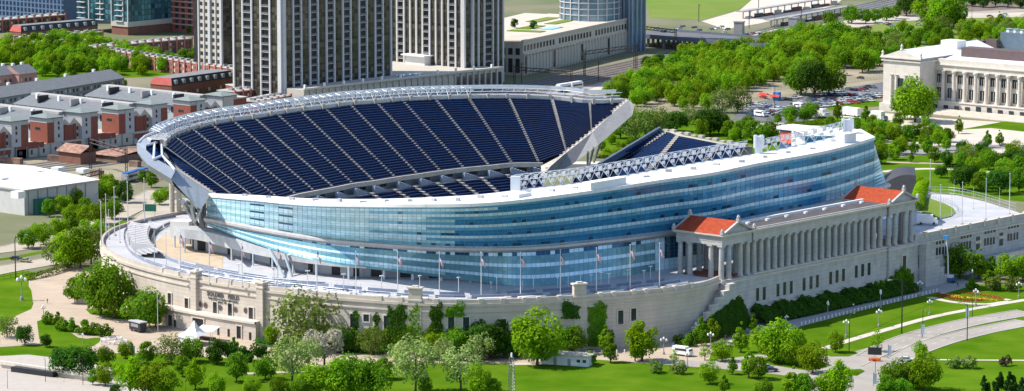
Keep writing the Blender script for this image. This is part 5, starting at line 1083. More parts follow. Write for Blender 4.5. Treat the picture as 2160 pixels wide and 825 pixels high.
CC = dict(silver=(.45, .46, .48), white=(.75, .75, .74), black=(.02, .02, .025), blue=(.03, .07, .22), red=(.40, .03, .03), grey=(.16, .17, .18), gold=(.38, .31, .2), yellow=(.75, .42, .02))
carp = {}
def put_car(px, py, rz, c, label, group, name='parked_car', z=.1):
    if c not in carp:
        b, ms = car_mesh('car_paint_'+c, CC[c]); o = b.build(name, ms); carp[c] = o; o['category'] = 'car'
    else: o = carp[c].copy(); sc.collection.objects.link(o); o.name = name
    p = at(px, py, z); o.location = p; o.rotation_euler = (0, 0, rz); o['label'] = label; o['group'] = group; return o
rr = random.Random(11); cnt = {}
L6 = lambda x, y: (1540+x/6, 150+y/6)
for k, (x, y, c) in enumerate([(270, 410, 'grey'), (330, 415, 'white'), (500, 460, 'blue'), (600, 465, 'silver'), (700, 470, 'white'), (750, 475, 'silver'), (800, 465, 'red'), (860, 450, 'white'), (690, 350, 'grey'), (740, 360, 'black'), (820, 335, 'silver'), (870, 325, 'white'), (420, 325, 'red'), (580, 335, 'red'), (900, 395, 'white'), (1010, 365, 'grey'), (1060, 370, 'blue'), (1110, 405, 'white'), (1160, 400, 'silver'), (1170, 360, 'silver'), (1210, 375, 'blue'), (1260, 385, 'blue'), (1310, 375, 'black'), (1350, 370, 'red'), (1400, 355, 'white'), (1450, 350, 'white'), (1500, 345, 'silver'), (1560, 345, 'blue'), (1620, 335, 'blue'), (1660, 330, 'blue'), (1120, 295, 'white'), (1180, 290, 'white'), (1240, 290, 'blue'), (1290, 300, 'blue'), (1340, 295, 'black'), (1380, 300, 'silver'), (1440, 300, 'black'), (1500, 290, 'white'), (1530, 300, 'red'), (1570, 300, 'blue'), (1640, 300, 'white'), (1700, 305, 'silver'), (1740, 310, 'grey'), (1790, 305, 'silver'), (1840, 300, 'white'), (1890, 298, 'white'), (1350, 245, 'white'), (1400, 240, 'silver'), (1500, 225, 'grey'), (1560, 235, 'black'), (1620, 235, 'red'), (1660, 225, 'red'), (1700, 215, 'black'), (1750, 195, 'black'), (1810, 200, 'grey'), (1650, 85, 'black'), (940, 190, 'black'), (1690, 275, 'silver'), (1750, 270, 'silver')]):
    px, py = L6(x, y+14); put_car(px, py, rr.choice([0, math.pi])+rr.uniform(-.05, .05)+(-.1), c, '%s car parked between the canopy and the museum' % c, 'cars in the museum parking lot')
for k in range(46):
    f = (k % 23)/23; y0 = 232-28*f+(0 if k < 23 else 9); put_car(1632+240*f+rr.uniform(-2, 2)-(0 if k < 23 else 26), y0+rr.uniform(-1, 1), math.pi/2*rr.choice([0, 2])+rr.uniform(-.1, .0), rr.choice(['silver', 'white', 'grey', 'blue', 'black', 'silver', 'white', 'red']), 'car in the long packed rows of the museum parking lot', 'cars packed in the museum lot rows')
for k in range(26):
    f = rr.random(); put_car(1600+560*f, 76-44*f+rr.uniform(-4, 5), .45+rr.uniform(-.1, .1)+rr.choice([0, math.pi]), rr.choice(['silver', 'white', 'grey', 'blue', 'black', 'red']), 'small car among the traffic on the wide far road', 'traffic on the wide far road', 'moving_car', .14)
for k in range(34):
    put_car(1572+165*rr.random(), 222+24*rr.random(), rr.choice([0, math.pi])+rr.uniform(-.12, .05), rr.choice(['silver', 'white', 'grey', 'blue', 'black', 'silver', 'white']), 'car in the near part of the museum parking lot', 'cars in the near part of the lot')
BR_ = Vector((at(1450, 70, 6.5)))
for k, (px, py, c) in enumerate([(1385, 62, 'grey'), (1400, 68, 'black'), (1440, 58, 'blue'), (1432, 62, 'silver'), (1465, 60, 'black'), (1475, 66, 'blue'), (1500, 64, 'grey'), (1512, 62, 'white'), (1522, 59, 'silver'), (1528, 70, 'white'), (1535, 64, 'black'), (1575, 75, 'black'), (1588, 73, 'red'), (1605, 79, 'grey')]):
    put_car(px, py, a+rr.choice([0, math.pi]), c, '%s car driving over the shaded road bridge' % c, 'cars on the shaded bridge', 'moving_car', 6.55)
for px, py, c, lb in ((1820, 62, 'black', 'dark car on the far road under the bright spreading trees'), (1832, 61, 'black', 'second dark car on the far road under the bright spreading trees'), (2088, 36, 'red', 'lone dark red car on the far pale road at the top right'), (1760, 66, 'silver', 'silver car on the far road beside the tree park'), (1800, 64, 'blue', 'blue car on the far road beside the tree park'), (1724, 70, 'grey', 'grey car on the far road left of the silver one'), (1496, 109, 'white', 'white car on the service road above the dense trees')): put_car(px, py, .5, c, lb, 'cars on the far road', 'moving_car')
put_car(2136, 312, .1, 'yellow', 'yellow taxi on the road in front of the museum', 'cars near the museum', 'moving_car'); put_car(2118, 309, .1, 'grey', 'grey car just behind the yellow taxi', 'cars near the museum', 'moving_car')
# =====================================================================  TREES AND PLANTING
def leafmat(name, c1, c2, tr=.35):
    m = bpy.data.materials.new(name); m.use_nodes = True; n = m.node_tree; L = n.links; n.nodes.remove(n.nodes['Principled BSDF']); out = n.nodes['Material Output']
    g = n.nodes.new('ShaderNodeNewGeometry'); oi = n.nodes.new('ShaderNodeObjectInfo'); rp = n.nodes.new('ShaderNodeValToRGB'); rp.color_ramp.elements[0].color = (*c1, 1); rp.color_ramp.elements[1].color = (*c2, 1)
    tc = n.nodes.new('ShaderNodeTexCoord'); nz = n.nodes.new('ShaderNodeTexNoise'); nz.inputs['Scale'].default_value = .35; nz.inputs['Detail'].default_value = 2; L.new(tc.outputs['Object'], nz.inputs['Vector'])
    ad = n.nodes.new('ShaderNodeMath'); ad.operation = 'MULTIPLY_ADD'; ad.inputs[1].default_value = .5; L.new(g.outputs['Random Per Island'], ad.inputs[0])
    s2 = n.nodes.new('ShaderNodeMath'); s2.operation = 'MULTIPLY_ADD'; s2.inputs[1].default_value = 1.1; s2.inputs[2].default_value = -.3; L.new(nz.outputs[0], s2.inputs[0]); L.new(s2.outputs[0], ad.inputs[2]); L.new(ad.outputs[0], rp.inputs[0])
    hs = n.nodes.new('ShaderNodeHueSaturation'); mr = n.nodes.new('ShaderNodeMapRange'); mr.inputs[3].default_value = .75; mr.inputs[4].default_value = 1.25; L.new(oi.outputs['Random'], mr.inputs[0]); L.new(mr.outputs[0], hs.inputs['Value'])
    mh = n.nodes.new('ShaderNodeMapRange'); mh.inputs[3].default_value = .485; mh.inputs[4].default_value = .512; L.new(oi.outputs['Random'], mh.inputs[0]); L.new(mh.outputs[0], hs.inputs['Hue']); L.new(rp.outputs[0], hs.inputs['Color'])
    d = n.nodes.new('ShaderNodeBsdfDiffuse'); t = n.nodes.new('ShaderNodeBsdfTranslucent'); mx = n.nodes.new('ShaderNodeMixShader'); mx.inputs[0].default_value = tr
    L.new(hs.outputs[0], d.inputs[0]); L.new(hs.outputs[0], t.inputs[0]); L.new(d.outputs[0], mx.inputs[1]); L.new(t.outputs[0], mx.inputs[2]); L.new(mx.outputs[0], out.inputs[0]); return m
LV = dict(bright=leafmat('bright_leaves', (.115, .26, .008), (.275, .43, .018), .42), green=leafmat('green_leaves', (.075, .195, .010), (.18, .33, .018), .42), dark=leafmat('dark_leaves', (.030, .095, .012), (.075, .17, .018), .38),
 yellow=leafmat('yellow_green_leaves', (.13, .28, .006), (.27, .42, .012), .42), olive=leafmat('olive_leaves', (.10, .17, .025), (.22, .29, .06), .4), bloom=leafmat('blossoming_leaves', (.15, .28, .04), (.46, .52, .20)), white=leafmat('white_blossom', (.42, .42, .28), (.70, .66, .52)),
 conifer=leafmat('conifer_needles', (.014, .042, .008), (.03, .075, .014), .2), plum=leafmat('plum_leaves', (.06, .035, .03), (.11, .07, .05)))
BARK = mat('bark', (.09, .07, .05), .95, var=.3, scale=2)
def crown_mb(rx, rz, zc, nl, nleaf, ls, seed, shape='round', fill=.8):
    r = random.Random(seed); b = MB(); lobes = []
    for k in range(nl):
        while True:
            v = Vector((r.uniform(-1, 1), r.uniform(-1, 1), r.uniform(-1, 1)))
            if v.length < 1: break
        v = v.normalized()*v.length**.5*fill; h = (v.z+1)/2
        f = 1.0 if shape == 'round' else (1.25-1.05*h if shape == 'cone' else 1.0-.35*abs(h-.35))
        lobes.append((Vector((v.x*rx*f, v.y*rx*f, zc+v.z*rz)), r.uniform(.30, .46)*rx*(max(.3, f))))
    nleaf = int(nleaf*.85)
    for k in range(nleaf):
        c, lr = lobes[k % nl]; th = r.uniform(0, 6.283); u = r.uniform(-.75, 1); q = math.sqrt(1-u*u); d = Vector((math.cos(th)*q, math.sin(th)*q, u)); p = c+d*lr*r.uniform(.72, 1.08); p.z += lr*.0
        n = (d*.8+Vector((r.uniform(-1, 1), r.uniform(-1, 1), r.uniform(-.2, 1.2)))*.7).normalized(); t = n.cross(Vector((r.uniform(-1, 1), r.uniform(-1, 1), .3))).normalized(); w = n.cross(t); s = ls*r.uniform(.6, 1.3)
        b.face([p-t*s, p-w*s*.7, p+t*s, p+w*s*.7])
    return b, lobes
def make_tree(species, shape, rx, rz, trunk, seed, nleaf=1500, ls=.34, nl=15, fill=.8, name='leafy_tree'):
    t = thing(name, 'tree', 'tree'); zc = trunk+rz*.92; b, lobes = crown_mb(rx, rz, zc, nl, nleaf, ls, seed, shape, fill); b.build('crown', LV[species], t)
    r = random.Random(seed+9); b = MB(); b.tube([(0, 0, -.2), (.1, .05, trunk), (0, .1, zc)], .30 if rx > 2 else .14, 7, r2=.12)
    for c, lr in lobes[:6]: b.tube([(0, 0, trunk*.75), (c.x*.4, c.y*.4, trunk+(c.z-trunk)*.5), c], .13, 4, r2=.04)
    b.build('trunk', BARK, t); t['H'] = zc+rz; return Proto(t), zc+rz
TP = {}
for k, a_ in dict(bright=[('bright', 'round', 4.7, 3.9, 1.2, 1, 4050, 0.30, 30), ('bright', 'round', 4.5, 4.3, 1.3, 2, 4050, 0.30, 28)], green=[('green', 'round', 4.5, 4.0, 1.2, 3, 3915, 0.30, 28), ('green', 'oval', 4.1, 4.4, 1.1, 4, 3915, 0.30, 28)],
  dark=[('dark', 'round', 4.4, 4.0, .8, 5, 3915, 0.29, 28), ('dark', 'oval', 3.9, 4.5, .8, 6, 3915, 0.29, 28)], yellow=[('yellow', 'oval', 3.8, 4.2, 1.4, 7, 3375, 0.28, 26)], olive=[('olive', 'round', 4.8, 3.9, 1.8, 8, 2000, .31, 26, .95)],
  bloom=[('bloom', 'round', 4.3, 4.1, 2.4, 9, 2300, .30, 24, .95)], white=[('white', 'round', 3.9, 4.0, 2.2, 10, 2600, .28, 20, .9)], cone=[('green', 'cone', 3.3, 4.8, .7, 12, 3510, 0.26, 28), ('bright', 'cone', 3.1, 4.8, .9, 13, 3375, 0.26, 28)],
  conifer=[('conifer', 'cone', 2.6, 5.2, .3, 14, 2600, .30, 26)], sparse=[('bright', 'round', 3.2, 3.5, 2.2, 15, 1000, .28, 16, 1.0)], shrub=[('green', 'round', 1.8, 1.35, .1, 16, 1100, .22, 12)], oshrub=[('olive', 'round', 1.9, 1.3, .1, 17, 900, .22, 12)], dshrub=[('dark', 'round', 1.8, 1.45, .1, 18, 1100, .22, 12)], pshrub=[('plum', 'round', 1.8, 1.3, .1, 19, 800, .2, 10)]).items():
    TP[k] = [make_tree(*q, name='shrub' if 'shrub' in k else 'conifer_tree' if k == 'conifer' else 'flowering_tree' if k in ('bloom', 'white') else 'young_tree' if k in ('cone', 'sparse') else 'leafy_tree') for q in a_]
    for pr_, _ in TP[k]: pr_.r['category'] = 'shrub' if 'shrub' in k else 'tree'
tr_ = random.Random(77)
DESC = dict(bright='bright green leafy tree', green='mid green leafy tree', dark='dark green leafy tree', yellow='yellow green tree', olive='airy pale olive green tree', bloom='creamy flowering green tree', white='white blossoming tree', cone='pointed green tree', conifer='dark pointed evergreen', sparse='thin sparse young tree', shrub='small round green shrub', oshrub='small olive green shrub', dshrub='small dark round shrub', pshrub='small reddish brown shrub')
def inside(x, y, P):
    c = False
    for i in range(len(P)):
        (x0, y0), (x1, y1) = P[i], P[i-1]
        if (y0 > y) != (y1 > y) and x < (x1-x0)*(y-y0)/(y1-y0)+x0: c = not c
    return c
REG = []
def plant(region, group, items):
    for kd, x, y, h in items: REG.append((region, group, kd, x, y, h))
plant('on the plaza', 'trees on the plaza', [('green', 212, 664, 124), ('green', 240, 672, 118), ('green', 306, 692, 88), ('bright', 328, 690, 62), ('green', 158, 640, 60)])
plant('on the plaza verge', 'young trees on the verge', [('shrub', 104, 684, 27), ('cone', 122, 690, 38), ('shrub', 136, 698, 28), ('shrub', 155, 700, 29), ('shrub', 175, 705, 31), ('shrub', 197, 706, 26), ('shrub', 222, 711, 27)])
plant('in the lower left thicket', 'lower left thicket', [('olive', 15, 712, 48), ('dark', 53, 728, 44), ('dark', 97, 733, 32), ('dark', 135, 794, 66), ('dark', 173, 797, 70), ('green', 224, 772, 45), ('bright', 222, 814, 52), ('bright', 265, 756, 40), ('yellow', 275, 832, 84), ('green', 310, 768, 52), ('bright', 318, 832, 76), ('olive', 361, 768, 64), ('green', 402, 764, 56), ('bright', 350, 836, 62), ('yellow', 412, 822, 66), ('dark', 458, 768, 60), ('dark', 480, 758, 44), ('cone', 494, 754, 50), ('green', 499, 806, 68), ('dshrub', 527, 762, 38), ('bright', 455, 834, 52), ('green', 385, 795, 48), ('green', 196, 812, 36), ('bright', 250, 800, 40), ('green', 290, 790, 40), ('dark', 245, 838, 30)])
plant('beside the highway', 'trees by the highway', [('green', 60, 524, 44), ('bright', 92, 516, 48), ('bright', 122, 504, 48), ('green', 150, 494, 50), ('bright', 178, 482, 50), ('bright', 206, 474, 50), ('green', 236, 462, 44), ('olive', 120, 560, 56), ('bright', 146, 566, 88), ('green', 170, 566, 92), ('olive', 192, 556, 80), ('bright', 196, 520, 62), ('green', 104, 458, 40), ('bright', 130, 450, 42), ('bright', 160, 440, 44), ('green', 190, 430, 44), ('bright', 215, 424, 48), ('green', 240, 420, 44), ('dark', 264, 428, 52), ('dark', 240, 446, 30), ('bright', 150, 470, 40), ('green', 180, 455, 40), ('green', 320, 396, 36), ('bright', 336, 432, 34), ('bright', 350, 420, 26), ('green', 300, 384, 26), ('bright', 225, 398, 34), ('bright', 75, 500, 30)])
plant('before the curved wall', 'trees before the curved wall', [('yellow', 573, 712, 52), ('olive', 642, 716, 126), ('olive', 704, 706, 62), ('dark', 725, 716, 50), ('olive', 784, 733, 60), ('dshrub', 553, 756, 30), ('dshrub', 585, 763, 32), ('bright', 916, 722, 60), ('green', 962, 743, 72), ('dark', 1008, 752, 74), ('dark', 1036, 757, 84), ('dark', 1062, 750, 60), ('bright', 1133, 771, 128), ('green', 1207, 738, 66), ('green', 1186, 738, 60), ('cone', 1278, 724, 66), ('cone', 1288, 765, 64), ('yellow', 1354, 762, 92), ('cone', 1340, 762, 66), ('dshrub', 1210, 764, 24), ('shrub', 1249, 768, 27), ('cone', 1480, 716, 72), ('cone', 1504, 708, 72), ('shrub', 1432, 712, 22), ('shrub', 1456, 708, 26), ('dark', 700, 742, 40), ('dshrub', 1086, 742, 36)])
plant('along the bottom lawn', 'trees along the bottom lawn', [('bloom', 616, 808, 102), ('white', 684, 774, 96), ('bloom', 652, 782, 72), ('bloom', 876, 828, 124), ('bloom', 840, 774, 56), ('bloom', 972, 824, 98), ('bloom', 1013, 764, 64), ('bloom', 938, 770, 60), ('green', 743, 838, 96), ('green', 784, 842, 92), ('bright', 712, 840, 84), ('bright', 664, 838, 76), ('green', 560, 800, 54), ('green', 590, 842, 50), ('bright', 1008, 838, 74), ('green', 1042, 838, 44), ('green', 810, 800, 50), ('green', 896, 832, 40), ('bright', 530, 838, 44), ('green', 630, 842, 50)])
plant('near the junction', 'trees by the junction', [('oshrub', 1382, 787, 28), ('oshrub', 1432, 788, 26), ('sparse', 1421, 768, 30), ('cone', 1563, 743, 74), ('cone', 1589, 704, 48), ('bright', 1523, 762, 48), ('sparse', 1487, 760, 36), ('cone', 1579, 797, 74), ('bright', 1497, 810, 52), ('cone', 1528, 830, 46), ('green', 1600, 800, 52), ('bright', 1650, 767, 100), ('bright', 1626, 762, 84), ('bright', 1674, 772, 70), ('bright', 1762, 744, 50), ('bright', 1714, 787, 70), ('sparse', 1851, 742, 48), ('cone', 1671, 840, 78), ('green', 1694, 842, 60), ('yellow', 1773, 842, 88), ('bright', 1748, 842, 60), ('bright', 1940, 758, 42), ('green', 1887, 817, 64), ('bright', 1950, 823, 86), ('green', 1926, 820, 60), ('green', 1869, 842, 56), ('green', 1905, 842, 46), ('cone', 1545, 790, 44), ('green', 1610, 838, 40)])
plant('on the lower right lawn', 'plants on the lower right lawn', [('conifer', 2078, 834, 56), ('conifer', 2106, 836, 68), ('conifer', 2132, 840, 74), ('conifer', 2158, 842, 60), ('oshrub', 2012, 776, 24), ('oshrub', 2042, 777, 26), ('pshrub', 2122, 772, 24)])
plant('before the north wing', 'trees by the north wing', [('green', 2025, 588, 78), ('cone', 2065, 588, 74), ('cone', 2091, 588, 58), ('bright', 2134, 592, 62), ('bright', 2158, 592, 58), ('shrub', 2053, 610, 24), ('oshrub', 2098, 612, 32), ('oshrub', 2134, 614, 30), ('shrub', 2088, 597, 27), ('green', 2110, 560, 36)])
plant('in the museum park', 'park trees before the museum', [('green', 1706, 250, 36), ('cone', 1766, 255, 46), ('cone', 1826, 257, 38), ('bright', 1930, 258, 96), ('green', 1908, 252, 70), ('cone', 1953, 272, 40), ('cone', 2022, 282, 42), ('green', 1895, 268, 32), ('cone', 1859, 328, 44), ('cone', 1890, 328, 42), ('cone', 1928, 326, 38), ('cone', 1957, 326, 42), ('cone', 1996, 318, 42), ('cone', 2083, 311, 40), ('cone', 2108, 307, 36), ('dark', 1996, 352, 38), ('olive', 2037, 352, 42), ('green', 2085, 358, 44), ('dark', 2124, 364, 44), ('dark', 2027, 400, 50), ('green', 2068, 404, 44), ('dark', 2108, 410, 52), ('green', 2149, 405, 54), ('green', 1838, 297, 40), ('green', 1862, 292, 38), ('bright', 1884, 300, 40), ('green', 1912, 298, 36), ('green', 1940, 292, 32), ('green', 1972, 288, 30), ('yellow', 1944, 418, 46), ('green', 2150, 372, 44), ('dark', 1985, 375, 26), ('green', 1850, 345, 40), ('green', 1980, 296, 30), ('green', 1998, 300, 30)])
plant('beyond the end stand', 'trees beyond the end stand', [('olive', 1340, 296, 68), ('green', 1309, 292, 50), ('olive', 1385, 286, 60), ('olive', 1362, 290, 55), ('dark', 1426, 278, 44), ('dark', 1410, 276, 40), ('bright', 1478, 288, 40), ('dark', 1498, 285, 58), ('dark', 1516, 284, 46), ('green', 1538, 292, 40), ('green', 1563, 298, 46), ('green', 1589, 302, 50), ('green', 1606, 304, 44), ('green', 1626, 302, 50), ('bright', 1548, 300, 30), ('bright', 1462, 228, 34), ('bright', 1492, 232, 38), ('olive', 1523, 238, 50), ('olive', 1556, 238, 56), ('bright', 1440, 232, 30), ('bright', 1290, 305, 26), ('bright', 1268, 318, 24), ('bright', 1310, 318, 22), ('green', 1330, 312, 26), ('bright', 1280, 330, 20), ('olive', 1455, 262, 38), ('green', 1580, 272, 30), ('green', 1640, 262, 24), ('green', 1668, 262, 22)])
plant('beside the museum parking lot', 'trees at the parking lot', [('dark', 1718, 205, 78), ('green', 1690, 200, 66), ('green', 1748, 200, 66), ('dark', 1700, 178, 50)])
plant('along the far pale road', 'trees on the far road', [('bright', 1960, 56, 66), ('bright', 1990, 60, 74), ('green', 2012, 60, 66), ('green', 1752, 56, 34), ('green', 1796, 50, 40), ('green', 1826, 50, 32), ('green', 1846, 48, 30), ('green', 1870, 44, 32), ('green', 1890, 40, 30), ('dark', 1912, 34, 40), ('dark', 1935, 30, 46), ('cone', 2108, 55, 34), ('bright', 1904, 70, 30), ('green', 1960, 78, 26), ('green', 2040, 78, 34), ('bright', 2066, 76, 32), ('bright', 2120, 74, 30), ('bright', 2150, 72, 30), ('green', 2090, 78, 28), ('dark', 2050, 14, 30), ('dark', 2074, 16, 34), ('dark', 2100, 14, 32), ('dark', 2126, 16, 32), ('dark', 2152, 18, 34), ('green', 2030, 12, 30), ('green', 2100, 2, 30), ('green', 2000, 8, 34)])
plant('between brick rows', 'garden trees among the rows', [('bright', 100, 205, 22), ('bright', 86, 203, 18), ('bright', 235, 184, 22), ('bright', 258, 186, 22), ('bright', 220, 182, 18), ('bright', 525, 213, 24), ('bright', 548, 214, 20), ('yellow', 300, 160, 26), ('bright', 28, 168, 22), ('bright', 60, 172, 20), ('bright', 410, 136, 18), ('bright', 432, 138, 18), ('green', 398, 72, 16), ('bright', 440, 150, 14), ('green', 230, 268, 12)])
plant('by the upper railway curve', 'dark trees by the tracks', [('dark', 1366, 148, 30), ('dark', 1392, 146, 34), ('green', 1420, 136, 28), ('dark', 1440, 132, 30), ('dark', 1085, 60, 22), ('dark', 1125, 62, 20)])
by = {}
for q in REG: by.setdefault((q[0], q[2]), []).append(q)
ORD = ['leftmost', 'second from the left', 'third from the left', 'fourth from the left', 'fifth from the left', 'sixth from the left', 'seventh from the left', 'eighth from the left', 'ninth from the left', 'tenth from the left', 'eleventh from the left', 'twelfth from the left', 'thirteenth from the left', 'fourteenth from the left', 'fifteenth from the left', 'sixteenth from the left', 'seventeenth from the left', 'eighteenth from the left', 'nineteenth from the left', 'twentieth from the left']
NUMW = {2: 'two', 3: 'three', 4: 'four', 5: 'five', 6: 'six', 7: 'seven', 8: 'eight', 9: 'nine'}
def grow(kd, p, hm, label, group, nm=None):
    pr0, hh = TP[kd][tr_.randrange(len(TP[kd]))]; s = hm/hh; wide = tr_.uniform(.84, 1.12)
    o = pr0.put(p, tr_.uniform(0, 6.28), s*wide, label, group, s)
    if nm: o.name = nm
    return o
for (region, kd), L_st in by.items():
    L_st.sort(key=lambda q: q[3])
    for k, (rg, grp, kd_, x, y, h) in enumerate(L_st):
        z = 0.; p = at(x, y, 0)
        if kd == 'dark' and y in (60, 62): p = at(x, y, 18); p.z = 18.2
        n = len(L_st); lab = DESC[kd]+' '+rg+('' if n == 1 else ', '+ORD[min(k, 19)])
        WALLP = WALLP if 'WALLP' in globals() else [(q_.x, q_.y) for q_ in off(ring, -5)]+[(60-60, 130)]
        while y > 380 and z == 0 and x < 1560 and (inside(p.x, p.y, WALLP) or (-32 < p.y < 3 and 0 < p.x < 15)): p = p+Vector((CAM.x-p.x, CAM.y-p.y, 0)).normalized()*1.0
        grow(kd, p, h/scl(p)*(.96 if y > 560 else 1), lab, grp)
def forest(poly, n, kinds, hpx, label, group, mind=6.5):
    got = []; tries = 0; xs_ = [p[0] for p in poly]; ys_ = [p[1] for p in poly]
    while len(got) < n and tries < 6000:
        tries += 1; x, y = tr_.uniform(min(xs_), max(xs_)), tr_.uniform(min(ys_), max(ys_))
        if not inside(x, y, poly): continue
        p = at(x, y, 0)
        if any((p-g).length < mind for g in got): continue
        got.append(p); kd = tr_.choice(kinds); grow(kd, p, tr_.uniform(*hpx)/scl(p), label, group, 'park_tree')
forest([(1290, 212), (1345, 172), (1400, 150), (1480, 128), (1570, 120), (1650, 98), (1720, 86), (1800, 92), (1870, 108), (1862, 148), (1780, 160), (1700, 172), (1600, 186), (1530, 204), (1440, 224), (1340, 226)], 150, ['bright', 'bright', 'bright', 'green', 'green', 'bright'], (38, 50), 'leafy tree in the dense belt between the tracks and the museum lot', 'dense belt of park trees', 7.5)
forest([(1880, 84), (1960, 70), (2180, 62), (2180, 112), (2040, 100), (1990, 104), (1880, 128)], 42, ['bright', 'green', 'bright', 'olive'], (30, 40), 'leafy tree in the group behind the museum roof', 'trees behind the museum', 8)
forest([(1600, 262), (1700, 268), (1830, 290), (1840, 330), (1870, 345), (1990, 350), (2000, 300), (1900, 285), (1800, 270), (1700, 256)], 26, ['bright', 'green', 'cone', 'green'], (28, 38), 'green tree in the scattered planting beyond the glass roof end', 'planting beyond the roof end', 7)
forest([(2010, 330), (2180, 335), (2180, 430), (2060, 400), (1990, 360)], 16, ['bright', 'green', 'dark'], (34, 46), 'leafy tree on the lawn between the museum and the raised drive', 'lawn trees by the museum', 8)
forest([(-10, 104), (190, 96), (225, 106), (330, 130), (420, 140), (320, 156), (262, 160), (180, 164), (80, 168), (-10, 130)], 80, ['bright', 'green', 'bright', 'bright', 'green'], (33, 42), 'leafy tree in the green belt behind the townhouses', 'green belt behind the townhouses', 8)
# ivy and hedges: one plant each
def foliage_sheet(name, label, cat, spots, mt, ls=.3):
    b = MB(); r = random.Random(len(spots))
    for p, n in spots:
        n = (n+Vector((r.uniform(-1, 1), r.uniform(-1, 1), r.uniform(-.3, 1)))*.6).normalized(); t = n.cross(Vector((r.uniform(-1, 1), r.uniform(-1, 1), .3))).normalized(); w = n.cross(t); s = ls*r.uniform(.6, 1.3); b.face([p-t*s, p-w*s, p+t*s, p+w*s])
    return tag(b.build(name, mt), label, cat)
def ivy(x0, x1, y0f, y1, label, dens=26, rag=7):
    spots = []; r = random.Random(int(x0)); 
    i0, i1 = ring_px(x1), ring_px(x0); n_ = int(dens*abs(x1-x0)*max(4, (y1-y0f))/60)
    ph = r.uniform(0, 6)
    for k in range(n_):
        f = r.uniform(i0, i1); i = int(f); p = ring[i].lerp(ring[min(219, i+1)], f-i); n = norm2(ring, i); zt = zat(p.x, p.y, y0f+rag*math.sin(f*2.1+ph)+r.uniform(0, rag)); zb = max(0, zat(p.x, p.y, y1)); 
        if zt <= zb: continue
        z = r.uniform(zb, zt); e_ = min(f-i0, i1-f); 
        if e_ < .28*(.5+.5*math.sin(z*1.7+ph*3))+.25*(z/T)*(.5+.5*math.sin(z*.9+ph)): continue
        q = p+n*r.uniform(.1, .75); spots.append((Vector((q.x, q.y, z)), n))
    return foliage_sheet('ivy', label, 'ivy', spots, LV['dark'] if x0 % 2 else LV['green'])
ivy(815, 864, 642, 716, 'ivy climbing the curved wall left of the tall block topped pier'); ivy(862, 897, 645, 716, 'ivy around the framed window under the left tall pier', 12); ivy(899, 941, 638, 706, 'dark ivy just right of the left tall pier')
ivy(938, 984, 640, 668, 'hanging ivy curtain below the parapet right of the left tall pier'); ivy(745, 766, 652, 716, 'narrow ivy column between two tall windows'); ivy(787, 806, 655, 716, 'slim ivy column further right between tall windows')
ivy(1183, 1228, 636, 672, 'bright ivy patch beside the right tall pier'); ivy(1238, 1281, 640, 730, 'dark ivy mass right of the right tall pier'); ivy(700, 1170, 692, 726, 'low ivy band running along the foot of the curved wall', 22, 6); ivy(985, 1070, 676, 720, 'broad dark ivy patch on the wall right of the hanging curtain', 14, 9); ivy(1281, 1296, 690, 730, 'small ivy tuft low on the wall by the paired windows', 12); ivy(590, 690, 706, 724, 'ivy strip at the wall foot behind the airy olive tree', 14, 4)
spots = []; r = random.Random(3)
for k in range(15000):
    y = r.uniform(13, 101); f = (y-13)/88; prof_ = 5.0-1.6*f+.7*math.sin(y*.5)+.5*math.sin(y*1.3); x = r.uniform(1.9, 8.6); h = prof_*(1-((x-1.9)/7.2)**2)+.4; z = h*r.uniform(.75, 1.02) if r.random() < .8 else h*r.random(); spots.append((Vector((x, y, max(.1, z))), Vector((.5, -.2, 1))))
foliage_sheet('hedge', 'long dark hedge bank along the foot of the colonnade base', 'hedge', spots, LV['dark'], .36)
spots = []
for k in range(9000):
    y = r.uniform(-27, 0); f = (y+27)/27; x = r.uniform(7.3, 13); z = (2+9.5*f)*(1-((x-7.3)/6.5)**1.6)*r.uniform(.7, 1)+.3+.25*math.sin(y*1.7+x*2); spots.append((Vector((x, y, z)), Vector((.6, -.6, .6))))
foliage_sheet('ivy', 'dark ivy slope spilling beside the left stepped stair wall', 'ivy', spots, LV['dark'], .36)
spots = []
for k in range(2600):
    f = r.random(); y = 82+f*22; x = r.uniform(1.8, 3.4); z = 2.5+r.random()*(1.5+3.5*math.exp(-((y-98)/5)**2)+1.2*math.sin(y*2)); spots.append((Vector((x, y, z)), Vector((1, 0, .2))))
foliage_sheet('ivy', 'ivy climbing the base below the far pavilion', 'ivy', spots, LV['green'], .34)
def hedge_line(cl, w_, h, label, kd='green', dens=40, z0=0., name='hedge'):
    C_ = spline([at(x, y, z0) for x, y in cl], 6); sp_ = []; r = random.Random(len(label))
    for a_, c_ in zip(C_, C_[1:]):
        for k in range(int((c_-a_).length*dens)):
            p = a_.lerp(c_, r.random()); n = Vector((-(c_-a_).y, (c_-a_).x, 0)).normalized(); o_ = r.uniform(-1, 1); z = h*(1-o_*o_*.5)*(r.uniform(.8, 1) if r.random() < .7 else r.random()); sp_.append((p+n*o_*w_/2+Z(z), Vector((0, 0, 1))+n*o_))
    return foliage_sheet(name, label, 'hedge', sp_, LV[kd], .3)
hedge_line([(52, 592), (100, 582), (150, 566)], 3, 2.4, 'hedge between the lower highway lane and the plaza', 'olive')
hedge_line([(540, 722), (620, 732), (720, 738), (860, 742)], 3, 1.6, 'low hedge along the foot of the lettered wall', 'dark', 34)
hedge_line([(690, 738), (760, 744), (860, 748), (960, 748), (1070, 745)], 4, 3.2, 'mixed green shrub bank against the foot of the curved wall', 'green', 70)
hedge_line([(1150, 738), (1200, 738), (1290, 730)], 3.5, 3, 'dark shrub bank at the wall foot behind the low white building', 'dark', 70)
hedge_line([(1270, 335), (1300, 322), (1340, 312)], 9, 2, 'bright low planting between the two stands', 'bright', 120)
hedge_line([(1660, 268), (1750, 262), (1850, 276), (1930, 292)], 5, 2.2, 'clipped hedge curving along the museum forecourt', 'green', 60)
